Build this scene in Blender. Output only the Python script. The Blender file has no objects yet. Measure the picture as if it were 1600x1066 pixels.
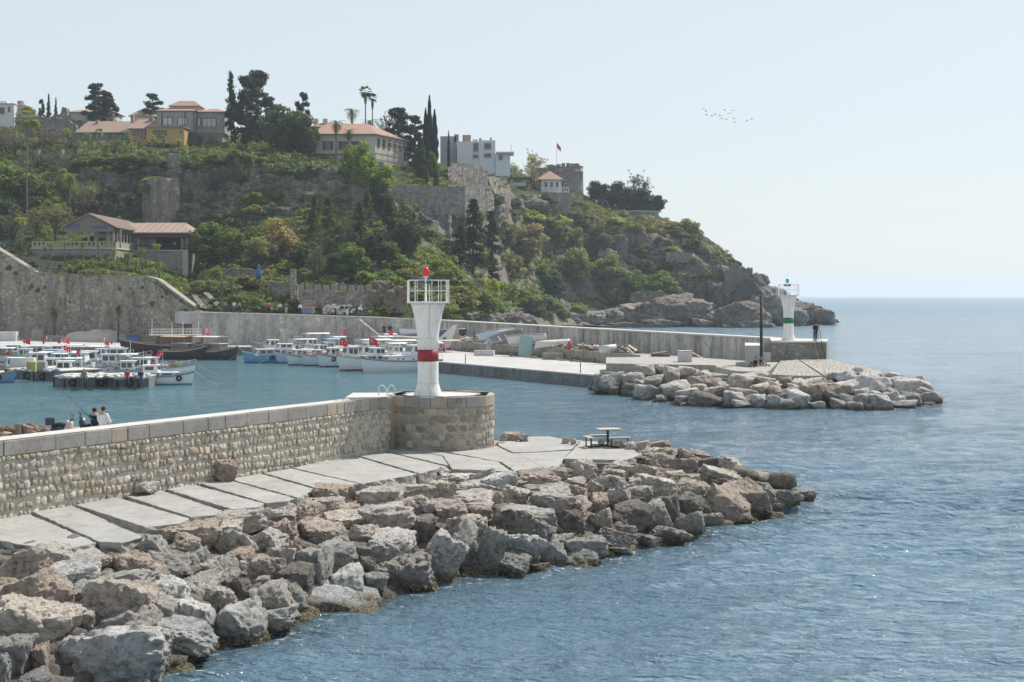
import bpy, bmesh, math, random
import numpy as np
from mathutils import Vector, Matrix, Euler
random.seed(7)
C = bpy.context.scene.collection
SC = bpy.context.scene
R = math.radians
# ---------------------------------------------------------------- camera
F = 2200.0            # focal length in pixels of the 1600 px wide photograph
H = 9.0               # eye height above the water
HZ = 462.0            # horizon row
cam_d = bpy.data.cameras.new('camera'); cam = bpy.data.objects.new('camera', cam_d); C.objects.link(cam)
cam.location = (0, 0, H); cam.rotation_euler = (R(90), 0, 0)
cam_d.sensor_width = 36; cam_d.lens = F/1600*36
cam_d.shift_y = -(533-HZ)/1600
cam_d.clip_start = 0.5; cam_d.clip_end = 60000
SC.camera = cam
# ---------------------------------------------------------------- sky, sun, exposure
SUN_EL, SUN_AZ = 52, 46     # degrees; azimuth is to the right of straight ahead
w = bpy.data.worlds.new('World'); SC.world = w; w.use_nodes = True
nt = w.node_tree; nt.nodes.clear()
sky = nt.nodes.new('ShaderNodeTexSky'); sky.sky_type = 'NISHITA'; sky.sun_disc = False
sky.sun_elevation = R(SUN_EL); sky.sun_rotation = R(SUN_AZ)
sky.air_density = 1.3; sky.dust_density = 0.6; sky.ozone_density = 1.0; sky.altitude = 0
hs = nt.nodes.new('ShaderNodeHueSaturation'); hs.inputs['Saturation'].default_value = 0.62
bg = nt.nodes.new('ShaderNodeBackground'); bg.inputs['Strength'].default_value = 0.119
wo = nt.nodes.new('ShaderNodeOutputWorld')
tn = nt.nodes.new('ShaderNodeVectorMath'); tn.operation = 'MULTIPLY'; tn.inputs[1].default_value = (.98, .995, 1.05)
nt.links.new(sky.outputs[0], hs.inputs['Color']); nt.links.new(hs.outputs[0], tn.inputs[0]); mw = nt.nodes.new('ShaderNodeMix'); mw.data_type = 'RGBA'; mw.inputs[0].default_value = .66; mw.inputs[7].default_value = (5.4, 6.0, 6.35, 1)   # thin milky veil over the whole sky
tc_ = nt.nodes.new('ShaderNodeTexCoord'); sx_ = nt.nodes.new('ShaderNodeSeparateXYZ'); mr_ = nt.nodes.new('ShaderNodeMapRange')   # the veil thins out overhead
nt.links.new(tc_.outputs['Generated'], sx_.inputs[0]); nt.links.new(sx_.outputs[2], mr_.inputs[0])
for i_, v_ in ((1, .18), (2, .8), (3, .66), (4, .25)): mr_.inputs[i_].default_value = v_
nt.links.new(mr_.outputs[0], mw.inputs[0])
nt.links.new(tn.outputs[0], mw.inputs[6]); nt.links.new(mw.outputs[2], bg.inputs['Color'])
nt.links.new(bg.outputs[0], wo.inputs['Surface'])
sun_d = bpy.data.lights.new('sun', 'SUN'); sun = bpy.data.objects.new('sun', sun_d); C.objects.link(sun)
sun_d.energy = 4.9; sun_d.angle = R(0.6); sun_d.color = (1.0, 0.95, 0.88)
sd = Vector((math.sin(R(SUN_AZ))*math.cos(R(SUN_EL)), math.cos(R(SUN_AZ))*math.cos(R(SUN_EL)), math.sin(R(SUN_EL))))
sun.rotation_euler = sd.to_track_quat('Z', 'Y').to_euler()
sun.location = (60, 40, 90)
SC.view_settings.view_transform = 'Standard'; SC.view_settings.look = 'None'
SC.view_settings.exposure = 0.16; SC.view_settings.gamma = 1
try: SC.view_settings.use_curve_mapping = False
except Exception: pass
SC.cycles.use_denoising = True
SC.cycles.max_bounces = 6; SC.cycles.diffuse_bounces = 3; SC.cycles.glossy_bounces = 3
SC.cycles.transparent_max_bounces = 6; SC.cycles.volume_bounces = 1
SC.cycles.sample_clamp_indirect = 4; SC.cycles.sample_clamp_direct = 0

# ---------------------------------------------------------------- where things stand
def at(px, py, z):
    """the point at height z seen at photograph pixel px, py"""
    Y = F*(H-z)/(py-HZ)
    return Vector(((px-800)*Y/F, Y, z))
def ay(px, py, Y):
    """the point at distance Y seen at photograph pixel px, py"""
    return Vector(((px-800)*Y/F, Y, H-(py-HZ)*Y/F))
def xy(px, Y): return ((px-800)*Y/F, Y)
def pp(v):
    return 800+F*v[0]/v[1], HZ+F*(H-v[2])/v[1]
def lerp_tab(tab, x):
    xs = [t[0] for t in tab]
    if x <= xs[0]: return tab[0][1]
    for i in range(1, len(tab)):
        if x <= xs[i]:
            t = (x-xs[i-1])/(xs[i]-xs[i-1]); return tab[i-1][1]*(1-t)+tab[i][1]*t
    return tab[-1][1]

def vary(c, a=.9, b=1.1):
    k = random.uniform(a, b); w_ = random.uniform(.97, 1.03); return (c[0]*k*w_, c[1]*k, c[2]*k/w_)

# ---------------------------------------------------------------- noise
def _h(i, j, k, s):
    n = (i*73856093) ^ (j*19349663) ^ (k*83492791) ^ (s*2654435761)
    n &= 0xffffffff
    n = ((n ^ (n >> 15))*2246822519) & 0xffffffff
    n = ((n ^ (n >> 13))*3266489917) & 0xffffffff
    n ^= n >> 16
    return n.astype(np.float64)/4294967295.0*2-1
def vnoise(p, s=0):
    p = np.asarray(p, float); i = np.floor(p).astype(np.int64); f = p-i; u = f*f*(3-2*f)
    r = 0
    for a in (0, 1):
        for b in (0, 1):
            for c in (0, 1):
                wt = (u[:, 0] if a else 1-u[:, 0])*(u[:, 1] if b else 1-u[:, 1])*(u[:, 2] if c else 1-u[:, 2])
                r = r+wt*_h(i[:, 0]+a, i[:, 1]+b, i[:, 2]+c, s)
    return r
def fbm(p, s=0, o=4, lac=2.1, g=.5):
    r = 0; a = 1
    p = np.asarray(p, float)
    for k in range(o):
        r = r+a*vnoise(p, s+k*17); p = p*lac; a *= g
    return r
def ridge(p, s=0, o=4):
    r = 0; a = 1
    p = np.asarray(p, float)
    for k in range(o):
        r = r+a*(1-2*np.abs(vnoise(p, s+k*13))); p = p*2.1; a *= .5
    return r

# ---------------------------------------------------------------- objects
def tag(o, label=None, cat=None, group=None, kind=None):
    if label: o['label'] = label
    if cat: o['category'] = cat
    if group: o['group'] = group
    if kind: o['kind'] = kind
    return o
def empty(name, loc, rz=0, label=None, cat=None, group=None, kind=None):
    o = bpy.data.objects.new(name, None); o.empty_display_size = .3
    o.location = loc; o.rotation_euler = (0, 0, rz); C.objects.link(o)
    return tag(o, label, cat, group, kind)
def link(o, parent=None):
    C.objects.link(o)
    if parent is not None: o.parent = parent
    return o
def kids(o): return list(o.children)
def copy_tree(o, parent=None):
    c = o.copy(); C.objects.link(c); c.parent = parent
    for ch in kids(o): copy_tree(ch, c)
    return c
class MB:
    def __init__(s): s.v = []; s.f = []; s.m = None
    def add(s, vs, fs):
        n = len(s.v); s.v += [tuple(v) for v in vs]; s.f += [tuple(i+n for i in f) for f in fs]; return s
    def box(s, c, d, rz=0, M=None):
        x, y, z = d[0]/2, d[1]/2, d[2]/2; ca, sa = math.cos(rz), math.sin(rz); vs = []
        for sx, sy, sz in ((-1,-1,-1),(1,-1,-1),(1,1,-1),(-1,1,-1),(-1,-1,1),(1,-1,1),(1,1,1),(-1,1,1)):
            p = (sx*x*ca-sy*y*sa, sx*x*sa+sy*y*ca, sz*z); p = Vector(p)
            if M is not None: p = M @ p
            vs.append((p[0]+c[0], p[1]+c[1], p[2]+c[2]))
        return s.add(vs, [(0,3,2,1),(4,5,6,7),(0,1,5,4),(1,2,6,5),(2,3,7,6),(3,0,4,7)])
    def bar(s, a, b, w, h=None, n=4):
        """a straight bar from a to b, n sides, radius w/2"""
        a = Vector(a); b = Vector(b); h = h or w; d = (b-a)
        if d.length < 1e-6: return s
        q = d.to_track_quat('Z', 'Y').to_matrix(); vs = []
        off = math.pi/4 if n == 4 else 0; k = math.sqrt(2)/2 if n == 4 else .5
        for P in (a, b):
            for i in range(n):
                t = 2*math.pi*i/n+off; vs.append(P+q @ Vector((math.cos(t)*w*k, math.sin(t)*h*k, 0)))
        fs = [(i, (i+1) % n, n+(i+1) % n, n+i) for i in range(n)]+[tuple(range(n-1, -1, -1)), tuple(range(n, 2*n))]
        return s.add(vs, fs)
    def tube(s, pts, rad, n=8, cap=True):
        pts = [Vector(p) for p in pts]; L = len(pts); vs = []
        rs = rad if isinstance(rad, (list, tuple)) else [rad]*L
        for i, P in enumerate(pts):
            d = (pts[min(i+1, L-1)]-pts[max(i-1, 0)])
            if d.length < 1e-9: d = Vector((0, 0, 1))
            q = d.normalized().to_track_quat('Z', 'Y').to_matrix()
            for k in range(n):
                t = 2*math.pi*k/n; vs.append(P+q @ Vector((math.cos(t)*rs[i], math.sin(t)*rs[i], 0)))
        fs = []
        for i in range(L-1):
            for k in range(n): fs.append((i*n+k, i*n+(k+1) % n, (i+1)*n+(k+1) % n, (i+1)*n+k))
        if cap: fs += [tuple(range(n-1, -1, -1)), tuple(range((L-1)*n, L*n))]
        return s.add(vs, fs)
    def lathe(s, prof, n=32, c=(0, 0, 0), sy=1, cap=True):
        vs = []; L = len(prof)
        for r, z in prof:
            for k in range(n):
                t = 2*math.pi*k/n; vs.append((c[0]+math.cos(t)*r, c[1]+math.sin(t)*r*sy, c[2]+z))
        fs = []
        for i in range(L-1):
            for k in range(n): fs.append((i*n+k, i*n+(k+1) % n, (i+1)*n+(k+1) % n, (i+1)*n+k))
        if cap: fs += [tuple(range(n-1, -1, -1)), tuple(range((L-1)*n, L*n))]
        return s.add(vs, fs)
    def prism(s, poly, z0, z1):
        """poly: xy corners counter-clockwise; z0, z1 numbers or lists"""
        n = len(poly); g = lambda z, i: z[i] if isinstance(z, (list, tuple)) else z
        vs = [(p[0], p[1], g(z0, i)) for i, p in enumerate(poly)]+[(p[0], p[1], g(z1, i)) for i, p in enumerate(poly)]
        ar = sum(poly[i][0]*poly[(i+1) % n][1]-poly[(i+1) % n][0]*poly[i][1] for i in range(n))
        fs = [tuple(range(n-1, -1, -1)), tuple(range(n, 2*n))]+[(i, (i+1) % n, n+(i+1) % n, n+i) for i in range(n)]
        if ar < 0: fs = [f[::-1] for f in fs]
        return s.add(vs, fs)
    def mesh(s, name, mat, smooth=False):
        me = bpy.data.meshes.new(name); me.from_pydata(s.v, [], s.f); me.materials.append(mat)
        if smooth: me.shade_smooth()
        me.update(); return me
    def build(s, name, mat, parent=None, smooth=False, bev=0, loc=None, col=None, kind=None):
        o = bpy.data.objects.new(name, s.mesh(name, mat, smooth)); link(o, parent)
        if loc: o.location = loc
        if col: o.color = (*col, 1)
        if bev:
            b = o.modifiers.new('bevel', 'BEVEL'); b.width = bev; b.segments = 2; b.limit_method = 'ANGLE'
        if kind: o['kind'] = kind
        return o
def np_mesh(name, V, Fa, mat, smooth=False):
    me = bpy.data.meshes.new(name); V = np.asarray(V, np.float32); Fa = np.asarray(Fa, np.int32)
    k = Fa.shape[1]
    me.vertices.add(len(V)); me.vertices.foreach_set('co', V.ravel())
    me.loops.add(Fa.size); me.loops.foreach_set('vertex_index', Fa.ravel())
    me.polygons.add(len(Fa)); me.polygons.foreach_set('loop_start', np.arange(0, Fa.size, k, dtype=np.int32))
    me.polygons.foreach_set('loop_total', np.full(len(Fa), k, np.int32))
    me.update(calc_edges=True); me.validate()
    if smooth: me.shade_smooth()
    if mat: me.materials.append(mat)
    return me
def inst(name, me, loc, parent=None, rot=(0, 0, 0), sc=(1, 1, 1), col=None, **kw):
    o = bpy.data.objects.new(name, me); link(o, parent); o.location = loc; o.rotation_euler = rot; o.scale = sc
    if col: o.color = (*col, 1)
    tag(o, **kw); return o

# ---------------------------------------------------------------- materials
class G:
    def __init__(s, name):
        s.m = bpy.data.materials.new(name); s.m.use_nodes = True; s.t = s.m.node_tree; s.t.nodes.clear()
        s.out = s.t.nodes.new('ShaderNodeOutputMaterial')
    def n(s, ty, out=0, **k):
        nd = s.t.nodes.new('ShaderNode'+ty)
        for a, v in k.items():
            if a.startswith('_'): setattr(nd, a[1:], v); continue
            sock = nd.inputs[int(a[1:])] if a[0] == 'i' and a[1:].isdigit() else nd.inputs[a.replace('__', ' ')]
            s.put(sock, v)
        return nd.outputs[out]
    def put(s, sock, v):
        if isinstance(v, bpy.types.NodeSocket): s.t.links.new(v, sock)
        else:
            if isinstance(v, tuple) and len(v) == 3 and sock.type == 'RGBA': v = (*v, 1)
            sock.default_value = v
    def noise(s, vec, scale, detail=5, rough=.6, out=0): return s.n('TexNoise', out, Vector=vec, Scale=scale, Detail=detail, Roughness=rough)
    def vor(s, vec, scale, feature='F1', out=0, rnd=1.0): return s.n('TexVoronoi', out, _feature=feature, Vector=vec, Scale=scale, Randomness=rnd)
    def ramp(s, fac, *st, interp='LINEAR'):
        nd = s.t.nodes.new('ShaderNodeValToRGB'); s.put(nd.inputs[0], fac); e = nd.color_ramp; e.interpolation = interp
        while len(e.elements) < len(st): e.elements.new(.5)
        for q, (p, c) in zip(e.elements, st):
            q.position = p; q.color = (c, c, c, 1) if isinstance(c, (int, float)) else (*c, 1)
        return nd.outputs[0]
    def mix(s, f, a, b, bt='MIX'):
        nd = s.t.nodes.new('ShaderNodeMix'); nd.data_type = 'RGBA'; nd.blend_type = bt
        s.put(nd.inputs[0], f); s.put(nd.inputs[6], a if not isinstance(a, (int, float)) else (a, a, a)); s.put(nd.inputs[7], b if not isinstance(b, (int, float)) else (b, b, b)); return nd.outputs[2]
    def math(s, op, a, b=0.0, c=0.0, clamp=False):
        nd = s.t.nodes.new('ShaderNodeMath'); nd.operation = op; nd.use_clamp = clamp
        s.put(nd.inputs[0], a); s.put(nd.inputs[1], b); s.put(nd.inputs[2], c); return nd.outputs[0]
    def mrange(s, v, a, b, c=0.0, d=1.0): return s.n('MapRange', Value=v, i1=a, i2=b, i3=c, i4=d)
    def vmul(s, v, k):
        nd = s.t.nodes.new('ShaderNodeVectorMath'); nd.operation = 'MULTIPLY'; s.put(nd.inputs[0], v); nd.inputs[1].default_value = k; return nd.outputs[0]
    def vadd(s, v, k):
        nd = s.t.nodes.new('ShaderNodeVectorMath'); nd.operation = 'ADD'; s.put(nd.inputs[0], v); s.put(nd.inputs[1], k); return nd.outputs[0]
    def pos(s): return s.n('NewGeometry', 0)
    def obj(s): return s.n('TexCoord', 3)
    def sep(s, v, i): return s.n('SeparateXYZ', i, Vector=v)
    def bump(s, h, strength=.5, dist=.05, normal=None):
        k = dict(Strength=strength, Distance=dist, Height=h)
        if normal is not None: k['Normal'] = normal
        return s.n('Bump', **k)
    def bsdf(s, col, rough=.8, normal=None, metal=0.0, spec=.3, **k):
        nd = s.t.nodes.new('ShaderNodeBsdfPrincipled')
        s.put(nd.inputs['Base Color'], col); s.put(nd.inputs['Roughness'], rough); s.put(nd.inputs['Metallic'], metal)
        s.put(nd.inputs['Specular IOR Level'], spec)
        if normal is not None: s.put(nd.inputs['Normal'], normal)
        for a, v in k.items(): s.put(nd.inputs[a.replace('__', ' ')], v)
        return nd.outputs[0]
    def done(s, sh): s.t.links.new(sh, s.out.inputs[0]); return s.m
def plain(name, col, rough=.6, metal=0.0, var=.12, scale=3.0, bump=.15, spec=.3, dirt=None):
    """painted or solid surface with slight mottling"""
    g = G(name); o = g.obj(); f = g.noise(o, scale, 6, .65)
    c = g.mix(f, tuple(x*(1-var) for x in col), tuple(min(1, x*(1+var)) for x in col))
    if dirt: c = g.mix(g.ramp(g.noise(g.vmul(o, (3, 3, .35)), scale*1.7, 7, .75), (.48, 0.0), (.68, .8)), c, dirt)
    return g.done(g.bsdf(c, rough, g.bump(g.noise(o, scale*8, 3), bump, .01) if bump else None, metal, spec))
def tinted(name, rough=.6, var=.1, scale=3.0, spec=.3, bump=.1):
    """takes its colour from the object's own colour"""
    g = G(name); oc = g.n('ObjectInfo', 1); o = g.obj()
    c = g.mix(g.noise(o, scale, 5, .6), g.mix(1.0, oc, (1-var,)*3, 'MULTIPLY'), g.mix(1.0, oc, (1+var,)*3, 'MULTIPLY'))
    return g.done(g.bsdf(c, rough, g.bump(g.noise(o, scale*9, 3), bump, .01), 0.0, spec))

def mat_boulder(name, tide=True, fine=1.0):
    g = G(name); p = g.pos(); oi = g.n('ObjectInfo', 1); rnd = g.n('ObjectInfo', 5)
    o = g.vadd(p, g.n('CombineXYZ', X=g.math('MULTIPLY', rnd, 37.0), Y=g.math('MULTIPLY', rnd, 91.0), Z=g.math('MULTIPLY', rnd, 13.0)))
    big = g.noise(o, 1.1/fine, 5, .6); med = g.noise(o, 5.0/fine, 8, .72); fin = g.noise(o, 26.0/fine, 6, .7)
    c = g.mix(g.ramp(big, (.3, 0.0), (.7, 1.0)), g.mix(1.0, oi, (.80, .79, .78), 'MULTIPLY'), g.mix(1.0, oi, (1.25, 1.24, 1.22), 'MULTIPLY'))
    c = g.mix(g.ramp(med, (.40, .7), (.52, 0.0)), c, g.mix(1.0, c, (.46, .43, .38), 'MULTIPLY'))
    crk = g.math('MULTIPLY', g.ramp(g.vor(g.vadd(o, g.vmul(g.n('TexNoise', 1, Vector=o, Scale=1.6/fine, Detail=5.0), (1.3, 1.3, 1.3))), .8/fine, 'DISTANCE_TO_EDGE'), (0, 1.0), (.02, 0.0)), g.ramp(g.noise(o, .9/fine, 3), (.48, 0.0), (.6, 1.0))); c = g.mix(g.math('MULTIPLY', crk, .6), c, (.10, .085, .07))
    c = g.mix(g.ramp(g.noise(o, 2.3/fine, 6, .7), (.57, 0.0), (.72, .4)), c, g.mix(.5, c, (.46, .33, .23)))      # rust-brown veins
    pits = g.ramp(g.vor(o, 9.0/fine), (.12, 1.0), (.34, 0.0))
    pm = g.math('MULTIPLY', pits, g.ramp(g.noise(o, 1.7/fine, 3), (.5, 0.0), (.64, 1.0)))
    c = g.mix(g.math('MULTIPLY', pm, .75), c, g.mix(1.0, c, (.35, .32, .28), 'MULTIPLY'))
    if tide:
        z = g.math('ADD', g.sep(p, 2), g.math('MULTIPLY', g.math('SUBTRACT', g.noise(p, 1.3, 5), .5), .9))
        c = g.mix(g.ramp(g.mrange(z, .5, 1.7), (0, .5), (1, 0.0)), c, g.mix(.45, g.mix(1.0, c, (.5, .51, .5), 'MULTIPLY'), (.12, .118, .105)))   # weathered grey nearer the sea
        c = g.mix(g.math('MULTIPLY', g.ramp(g.mrange(z, .12, .62), (0, 0.0), (.45, 1.0), (1, 0.0)), g.ramp(g.noise(p, .8, 4), (.42, 0.0), (.62, .7))), c, (.46, .47, .47))  # salt crust
        c = g.mix(g.ramp(g.mrange(z, -.05, .38), (0, 1.0), (.5, .75), (1, 0.0)), c, g.mix(g.ramp(g.noise(p, 14, 5), (.45, 0.0), (.6, 1.0)), (.055, .045, .03), (.34, .29, .17)))     # weed and barnacles
    hgt = g.math('ADD', g.math('MULTIPLY', med, 1.0), g.math('ADD', g.math('MULTIPLY', fin, .4), g.math('ADD', g.math('MULTIPLY', crk, -.5), g.math('MULTIPLY', pm, -.45))))
    return g.done(g.bsdf(c, .88, g.bump(hgt, 1.0, .26*fine), 0.0, .2))

def mat_conc(name, c1, c2, stain=(.2, .18, .15), sc=1.0, bump=.5, joint=None, streak=0.0, pit=0.0):
    g = G(name); p = g.pos()
    c = g.mix(g.ramp(g.noise(p, .55*sc, 6, .62), (.33, 0.0), (.68, 1.0)), c1, c2)
    c = g.mix(g.ramp(g.noise(p, 2.6*sc, 8, .75), (.5, 0.0), (.72, .65)), c, stain)
    sp = g.ramp(g.noise(p, 22*sc, 5, .7), (.34, 1.0), (.46, 0.0)); c = g.mix(g.math('MULTIPLY', sp, .35), c, stain)
    if streak: c = g.mix(g.math('MULTIPLY', g.ramp(g.noise(g.vmul(p, (1.6*sc, 1.6*sc, .16*sc)), 1.0, 8, .75), (.44, 0.0), (.62, 1.0)), streak), c, stain)
    cr = g.math('MULTIPLY', g.ramp(g.vor(g.vadd(p, g.vmul(g.n('TexNoise', 1, Vector=p, Scale=1.4*sc, Detail=6.0), (1.6, 1.6, 1.6))), .55*sc, 'DISTANCE_TO_EDGE'), (0, 1.0), (.012, 0.0)), g.ramp(g.noise(p, .5*sc, 3), (.46, 0.0), (.56, 1.0))); c = g.mix(g.math('MULTIPLY', cr, .7), c, (.10, .09, .075))
    h = g.math('ADD', g.noise(p, 9*sc, 8, .7), g.math('MULTIPLY', g.noise(p, 60*sc, 3), .3))
    if pit:
        v = g.ramp(g.vor(p, 11*sc), (.08, 1.0), (.2, 0.0)); v = g.math('MULTIPLY', v, g.ramp(g.noise(p, 3*sc, 3), (.47, 0.0), (.56, 1.0)))
        c = g.mix(g.math('MULTIPLY', v, pit), c, (.05, .045, .04)); h = g.math('SUBTRACT', h, v)
    return g.done(g.bsdf(c, .9, g.bump(h, bump, .04/sc), 0.0, .2))

def mat_rubble(name, cols, mortar, sx=1.0, sz=1.0, streak=.5, dark=(.07, .065, .06)):
    """stonework too far off to pick its stones apart: voronoi stones set in mortar"""
    g = G(name); p = g.pos(); q = g.vmul(p, (sx, sx, sz))
    q = g.vadd(q, g.vmul(g.n('TexNoise', 1, Vector=p, Scale=2.0), (.25, .25, .25)))
    e = g.vor(q, 1.0, 'DISTANCE_TO_EDGE'); cell = g.n('SeparateColor', 0, Color=g.vor(q, 1.0, 'F1', 1))
    c = g.ramp(cell, *[(i/(len(cols)-1), x) for i, x in enumerate(cols)])
    c = g.mix(g.ramp(e, (.03, 1.0), (.12, 0.0)), c, mortar)
    c = g.mix(g.math('MULTIPLY', g.ramp(g.noise(g.vmul(p, (.5, .5, .12)), 1.0, 8, .72), (.46, 0.0), (.64, 1.0)), streak), c, dark)
    h = g.math('ADD', g.ramp(e, (0, 0.0), (.2, 1.0)), g.math('MULTIPLY', g.noise(p, 6, 5), .6))
    return g.done(g.bsdf(c, .92, g.bump(h, .8, .12), 0.0, .15))

def mat_leaf(name, rough=.6, var=.5):
    g = G(name); oi = g.n('ObjectInfo', 1); p = g.pos()
    r = g.noise(p, .55, 4, .6); r2 = g.noise(p, 4.0, 2)
    c = g.mix(g.ramp(r, (.35, 0.0), (.65, 1.0)), g.mix(1.0, oi, (1-var*.7,)*3, 'MULTIPLY'), g.mix(1.0, oi, (1+var, 1+var*.9, 1+var*.2), 'MULTIPLY'))
    c = g.mix(g.ramp(r2, (.35, .45), (.6, 0.0)), c, g.mix(1.0, c, (.55, .58, .6), 'MULTIPLY'))
    d = g.bsdf(c, rough, None, 0.0, .25); t = g.n('BsdfTranslucent', Color=g.mix(1.0, c, (1.45, 1.5, .7), 'MULTIPLY'))
    return g.done(g.n('MixShader', i0=.42, i1=d, i2=t))
# ================================================================ sea, haze
def mat_water():
    g = G('sea_water'); p = g.pos(); X = g.sep(p, 0); Y = g.sep(p, 1)
    # the harbour basin is shallow, greener water
    har = g.math('MULTIPLY', g.mrange(g.math('ADD', X, g.math('MULTIPLY', g.noise(p, .02, 3), 12.0)), -4.0, 16.0, 1.0, 0.0), g.mrange(Y, 62.0, 90.0, 0.0, 1.0))
    c = g.mix(har, (.115, .195, .26), (.075, .165, .19))
    c = g.mix(g.ramp(g.noise(g.vmul(p, (.05, .12, 1)), 1.0, 4), (.4, 0.0), (.65, .5)), c, (.085, .18, .23))
    sh = g.n('Attribute', 2, _attribute_name='shore')
    c = g.mix(g.math('MULTIPLY', sh, .6), c, (.035, .055, .055))      # weed and rock just under the surface by the boulders
    foam = g.math('MULTIPLY', g.ramp(g.noise(g.vmul(p, (1.4, 2.2, 1)), 1.6, 6, .7), (.56, 0.0), (.66, 1.0)), g.mrange(sh, .35, .75))
    a = g.noise(g.vmul(p, (.5, .9, 1)), 1.0, 3, .55)
    b = g.noise(g.vmul(g.vadd(p, (7.7, 1.1, 0)), (1.6, 3.0, 1)), 1.0, 4, .6)
    d = g.noise(g.vmul(p, (4.5, 9, 1)), 1.0, 3, .6)
    calm = g.mix(har, 1.0, .55)
    patch = g.ramp(g.noise(g.vmul(p, (.03, .09, 1)), 1.0, 5, .6), (.35, .45), (.62, 1.0))
    k = g.math('MULTIPLY', calm, patch)
    h = g.math('ADD', g.math('MULTIPLY', a, 1.0), g.math('ADD', g.math('MULTIPLY', b, .75), g.math('MULTIPLY', d, .14)))
    h = g.math('MULTIPLY', h, k)
    n = g.bump(h, 1.0, .75)
    c = g.mix(g.math('MULTIPLY', foam, .75), c, (.75, .78, .78))
    return g.done(g.bsdf(c, g.math('ADD', g.mrange(Y, 60, 900, .07, .38), g.math('MULTIPLY', foam, .5)), n, 0.0, .5, IOR=1.333))
M_water = mat_water()
ks = np.concatenate([np.linspace(-1.6, -.52, 14), np.linspace(-.5, .5, 640), np.linspace(.52, 1.6, 14)])
rows = np.concatenate([np.linspace(-60, 24, 8), F*H/np.arange(720, 24, -1.35), [900, 1100, 1400, 1900, 2600, 4000, 6500, 10500]])
rows = np.unique(np.round(rows, 4)); dY = np.gradient(rows)
KK, YY = np.meshgrid(ks, rows); XX = KK*np.maximum(YY, 26); DD = np.repeat(dY[:, None], len(ks), 1)
rs = np.random.RandomState(5); ZZ = np.zeros_like(XX)
warp = vnoise(np.c_[XX.ravel()*.07, YY.ravel()*.07, 0*XX.ravel()], 3).reshape(XX.shape)
for i in range(46):
    L = .55*1.075**i if i < 34 else rs.uniform(1.2, 5.5); th = R(-72+rs.normal()*30); kx, ky = math.cos(th)*2*math.pi/L, math.sin(th)*2*math.pi/L
    am = .0105*L**.85*(1 if L < 3 else .55)*rs.uniform(.6, 1.3)
    ph = rs.uniform(0, 6.28)
    arg = XX*kx+YY*ky+ph+warp*2.2
    fade = np.clip((L*abs(1)/(2.6*np.maximum(DD, .05))-.6)/1.0, 0, 1)
    ZZ += am*fade*(np.sin(arg)+.18*np.sin(2*arg+.6))
amp = .62+.5*vnoise(np.c_[XX.ravel()*.035, YY.ravel()*.05, 0*XX.ravel()], 9).reshape(XX.shape)
inh = np.clip((-XX+14)/14, 0, 1)*np.clip((YY-62)/20, 0, 1)      # sheltered harbour basin
ZZ *= amp*(1-.45*inh)*1.05
nr, nc = XX.shape; idx = np.arange(nr*nc).reshape(nr, nc)
me_ = np_mesh('sea', np.c_[XX.ravel(), YY.ravel(), ZZ.ravel()], np.c_[idx[:-1, :-1].ravel(), idx[:-1, 1:].ravel(), idx[1:, 1:].ravel(), idx[1:, :-1].ravel()], M_water, True)
SHORES = [[(275, 1062), (330, 1020), (410, 1003), (470, 974), (520, 955), (590, 946), (640, 925), (690, 912), (740, 905), (800, 900), (850, 890), (940, 880), (1000, 858), (1080, 846), (1130, 828), (1200, 812), (1225, 802), (1255, 784), (1275, 781)],
          [(925, 610), (960, 617), (1000, 620), (1030, 628), (1080, 636), (1150, 638), (1250, 638), (1340, 640), (1400, 639), (1440, 634), (1470, 631)]]
dmin = np.full(XX.size, 1e9)
for shp in SHORES:
    pl_ = [at(x, y, 0) for x, y in shp]
    for a_, c_ in zip(pl_, pl_[1:]):
        ax_, ay_, bx_, by_ = a_.x, a_.y, c_.x, c_.y; t_ = np.clip(((XX.ravel()-ax_)*(bx_-ax_)+(YY.ravel()-ay_)*(by_-ay_))/((bx_-ax_)**2+(by_-ay_)**2), 0, 1)
        dmin = np.minimum(dmin, np.hypot(XX.ravel()-ax_-t_*(bx_-ax_), YY.ravel()-ay_-t_*(by_-ay_)))
at_ = me_.attributes.new('shore', 'FLOAT', 'POINT'); at_.data.foreach_set('value', np.exp(-dmin/1.1).astype(np.float32))
o_ = bpy.data.objects.new('sea', me_); C.objects.link(o_); o_['kind'] = 'structure'
_g = G('seabed'); M_bed = _g.done(_g.bsdf((.1, .12, .1), .9))
MB().box((0, 5220, -9), (33000, 10570, 2)).build('seabed', M_bed, kind='structure')
def haze(density=.00018):
    m = bpy.data.materials.new('haze_air'); m.use_nodes = True; t = m.node_tree; t.nodes.clear()
    o = t.nodes.new('ShaderNodeOutputMaterial'); v = t.nodes.new('ShaderNodeVolumePrincipled')
    v.inputs['Color'].default_value = (.80, .885, .97, 1); v.inputs['Density'].default_value = density
    v.inputs['Anisotropy'].default_value = .2
    t.links.new(v.outputs[0], o.inputs['Volume'])
    b = MB().box((0, 5220, 24), (33700, 10700, 74)); ob = b.build('haze', m, kind='stuff'); ob.display_type = 'WIRE'
haze()
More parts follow.
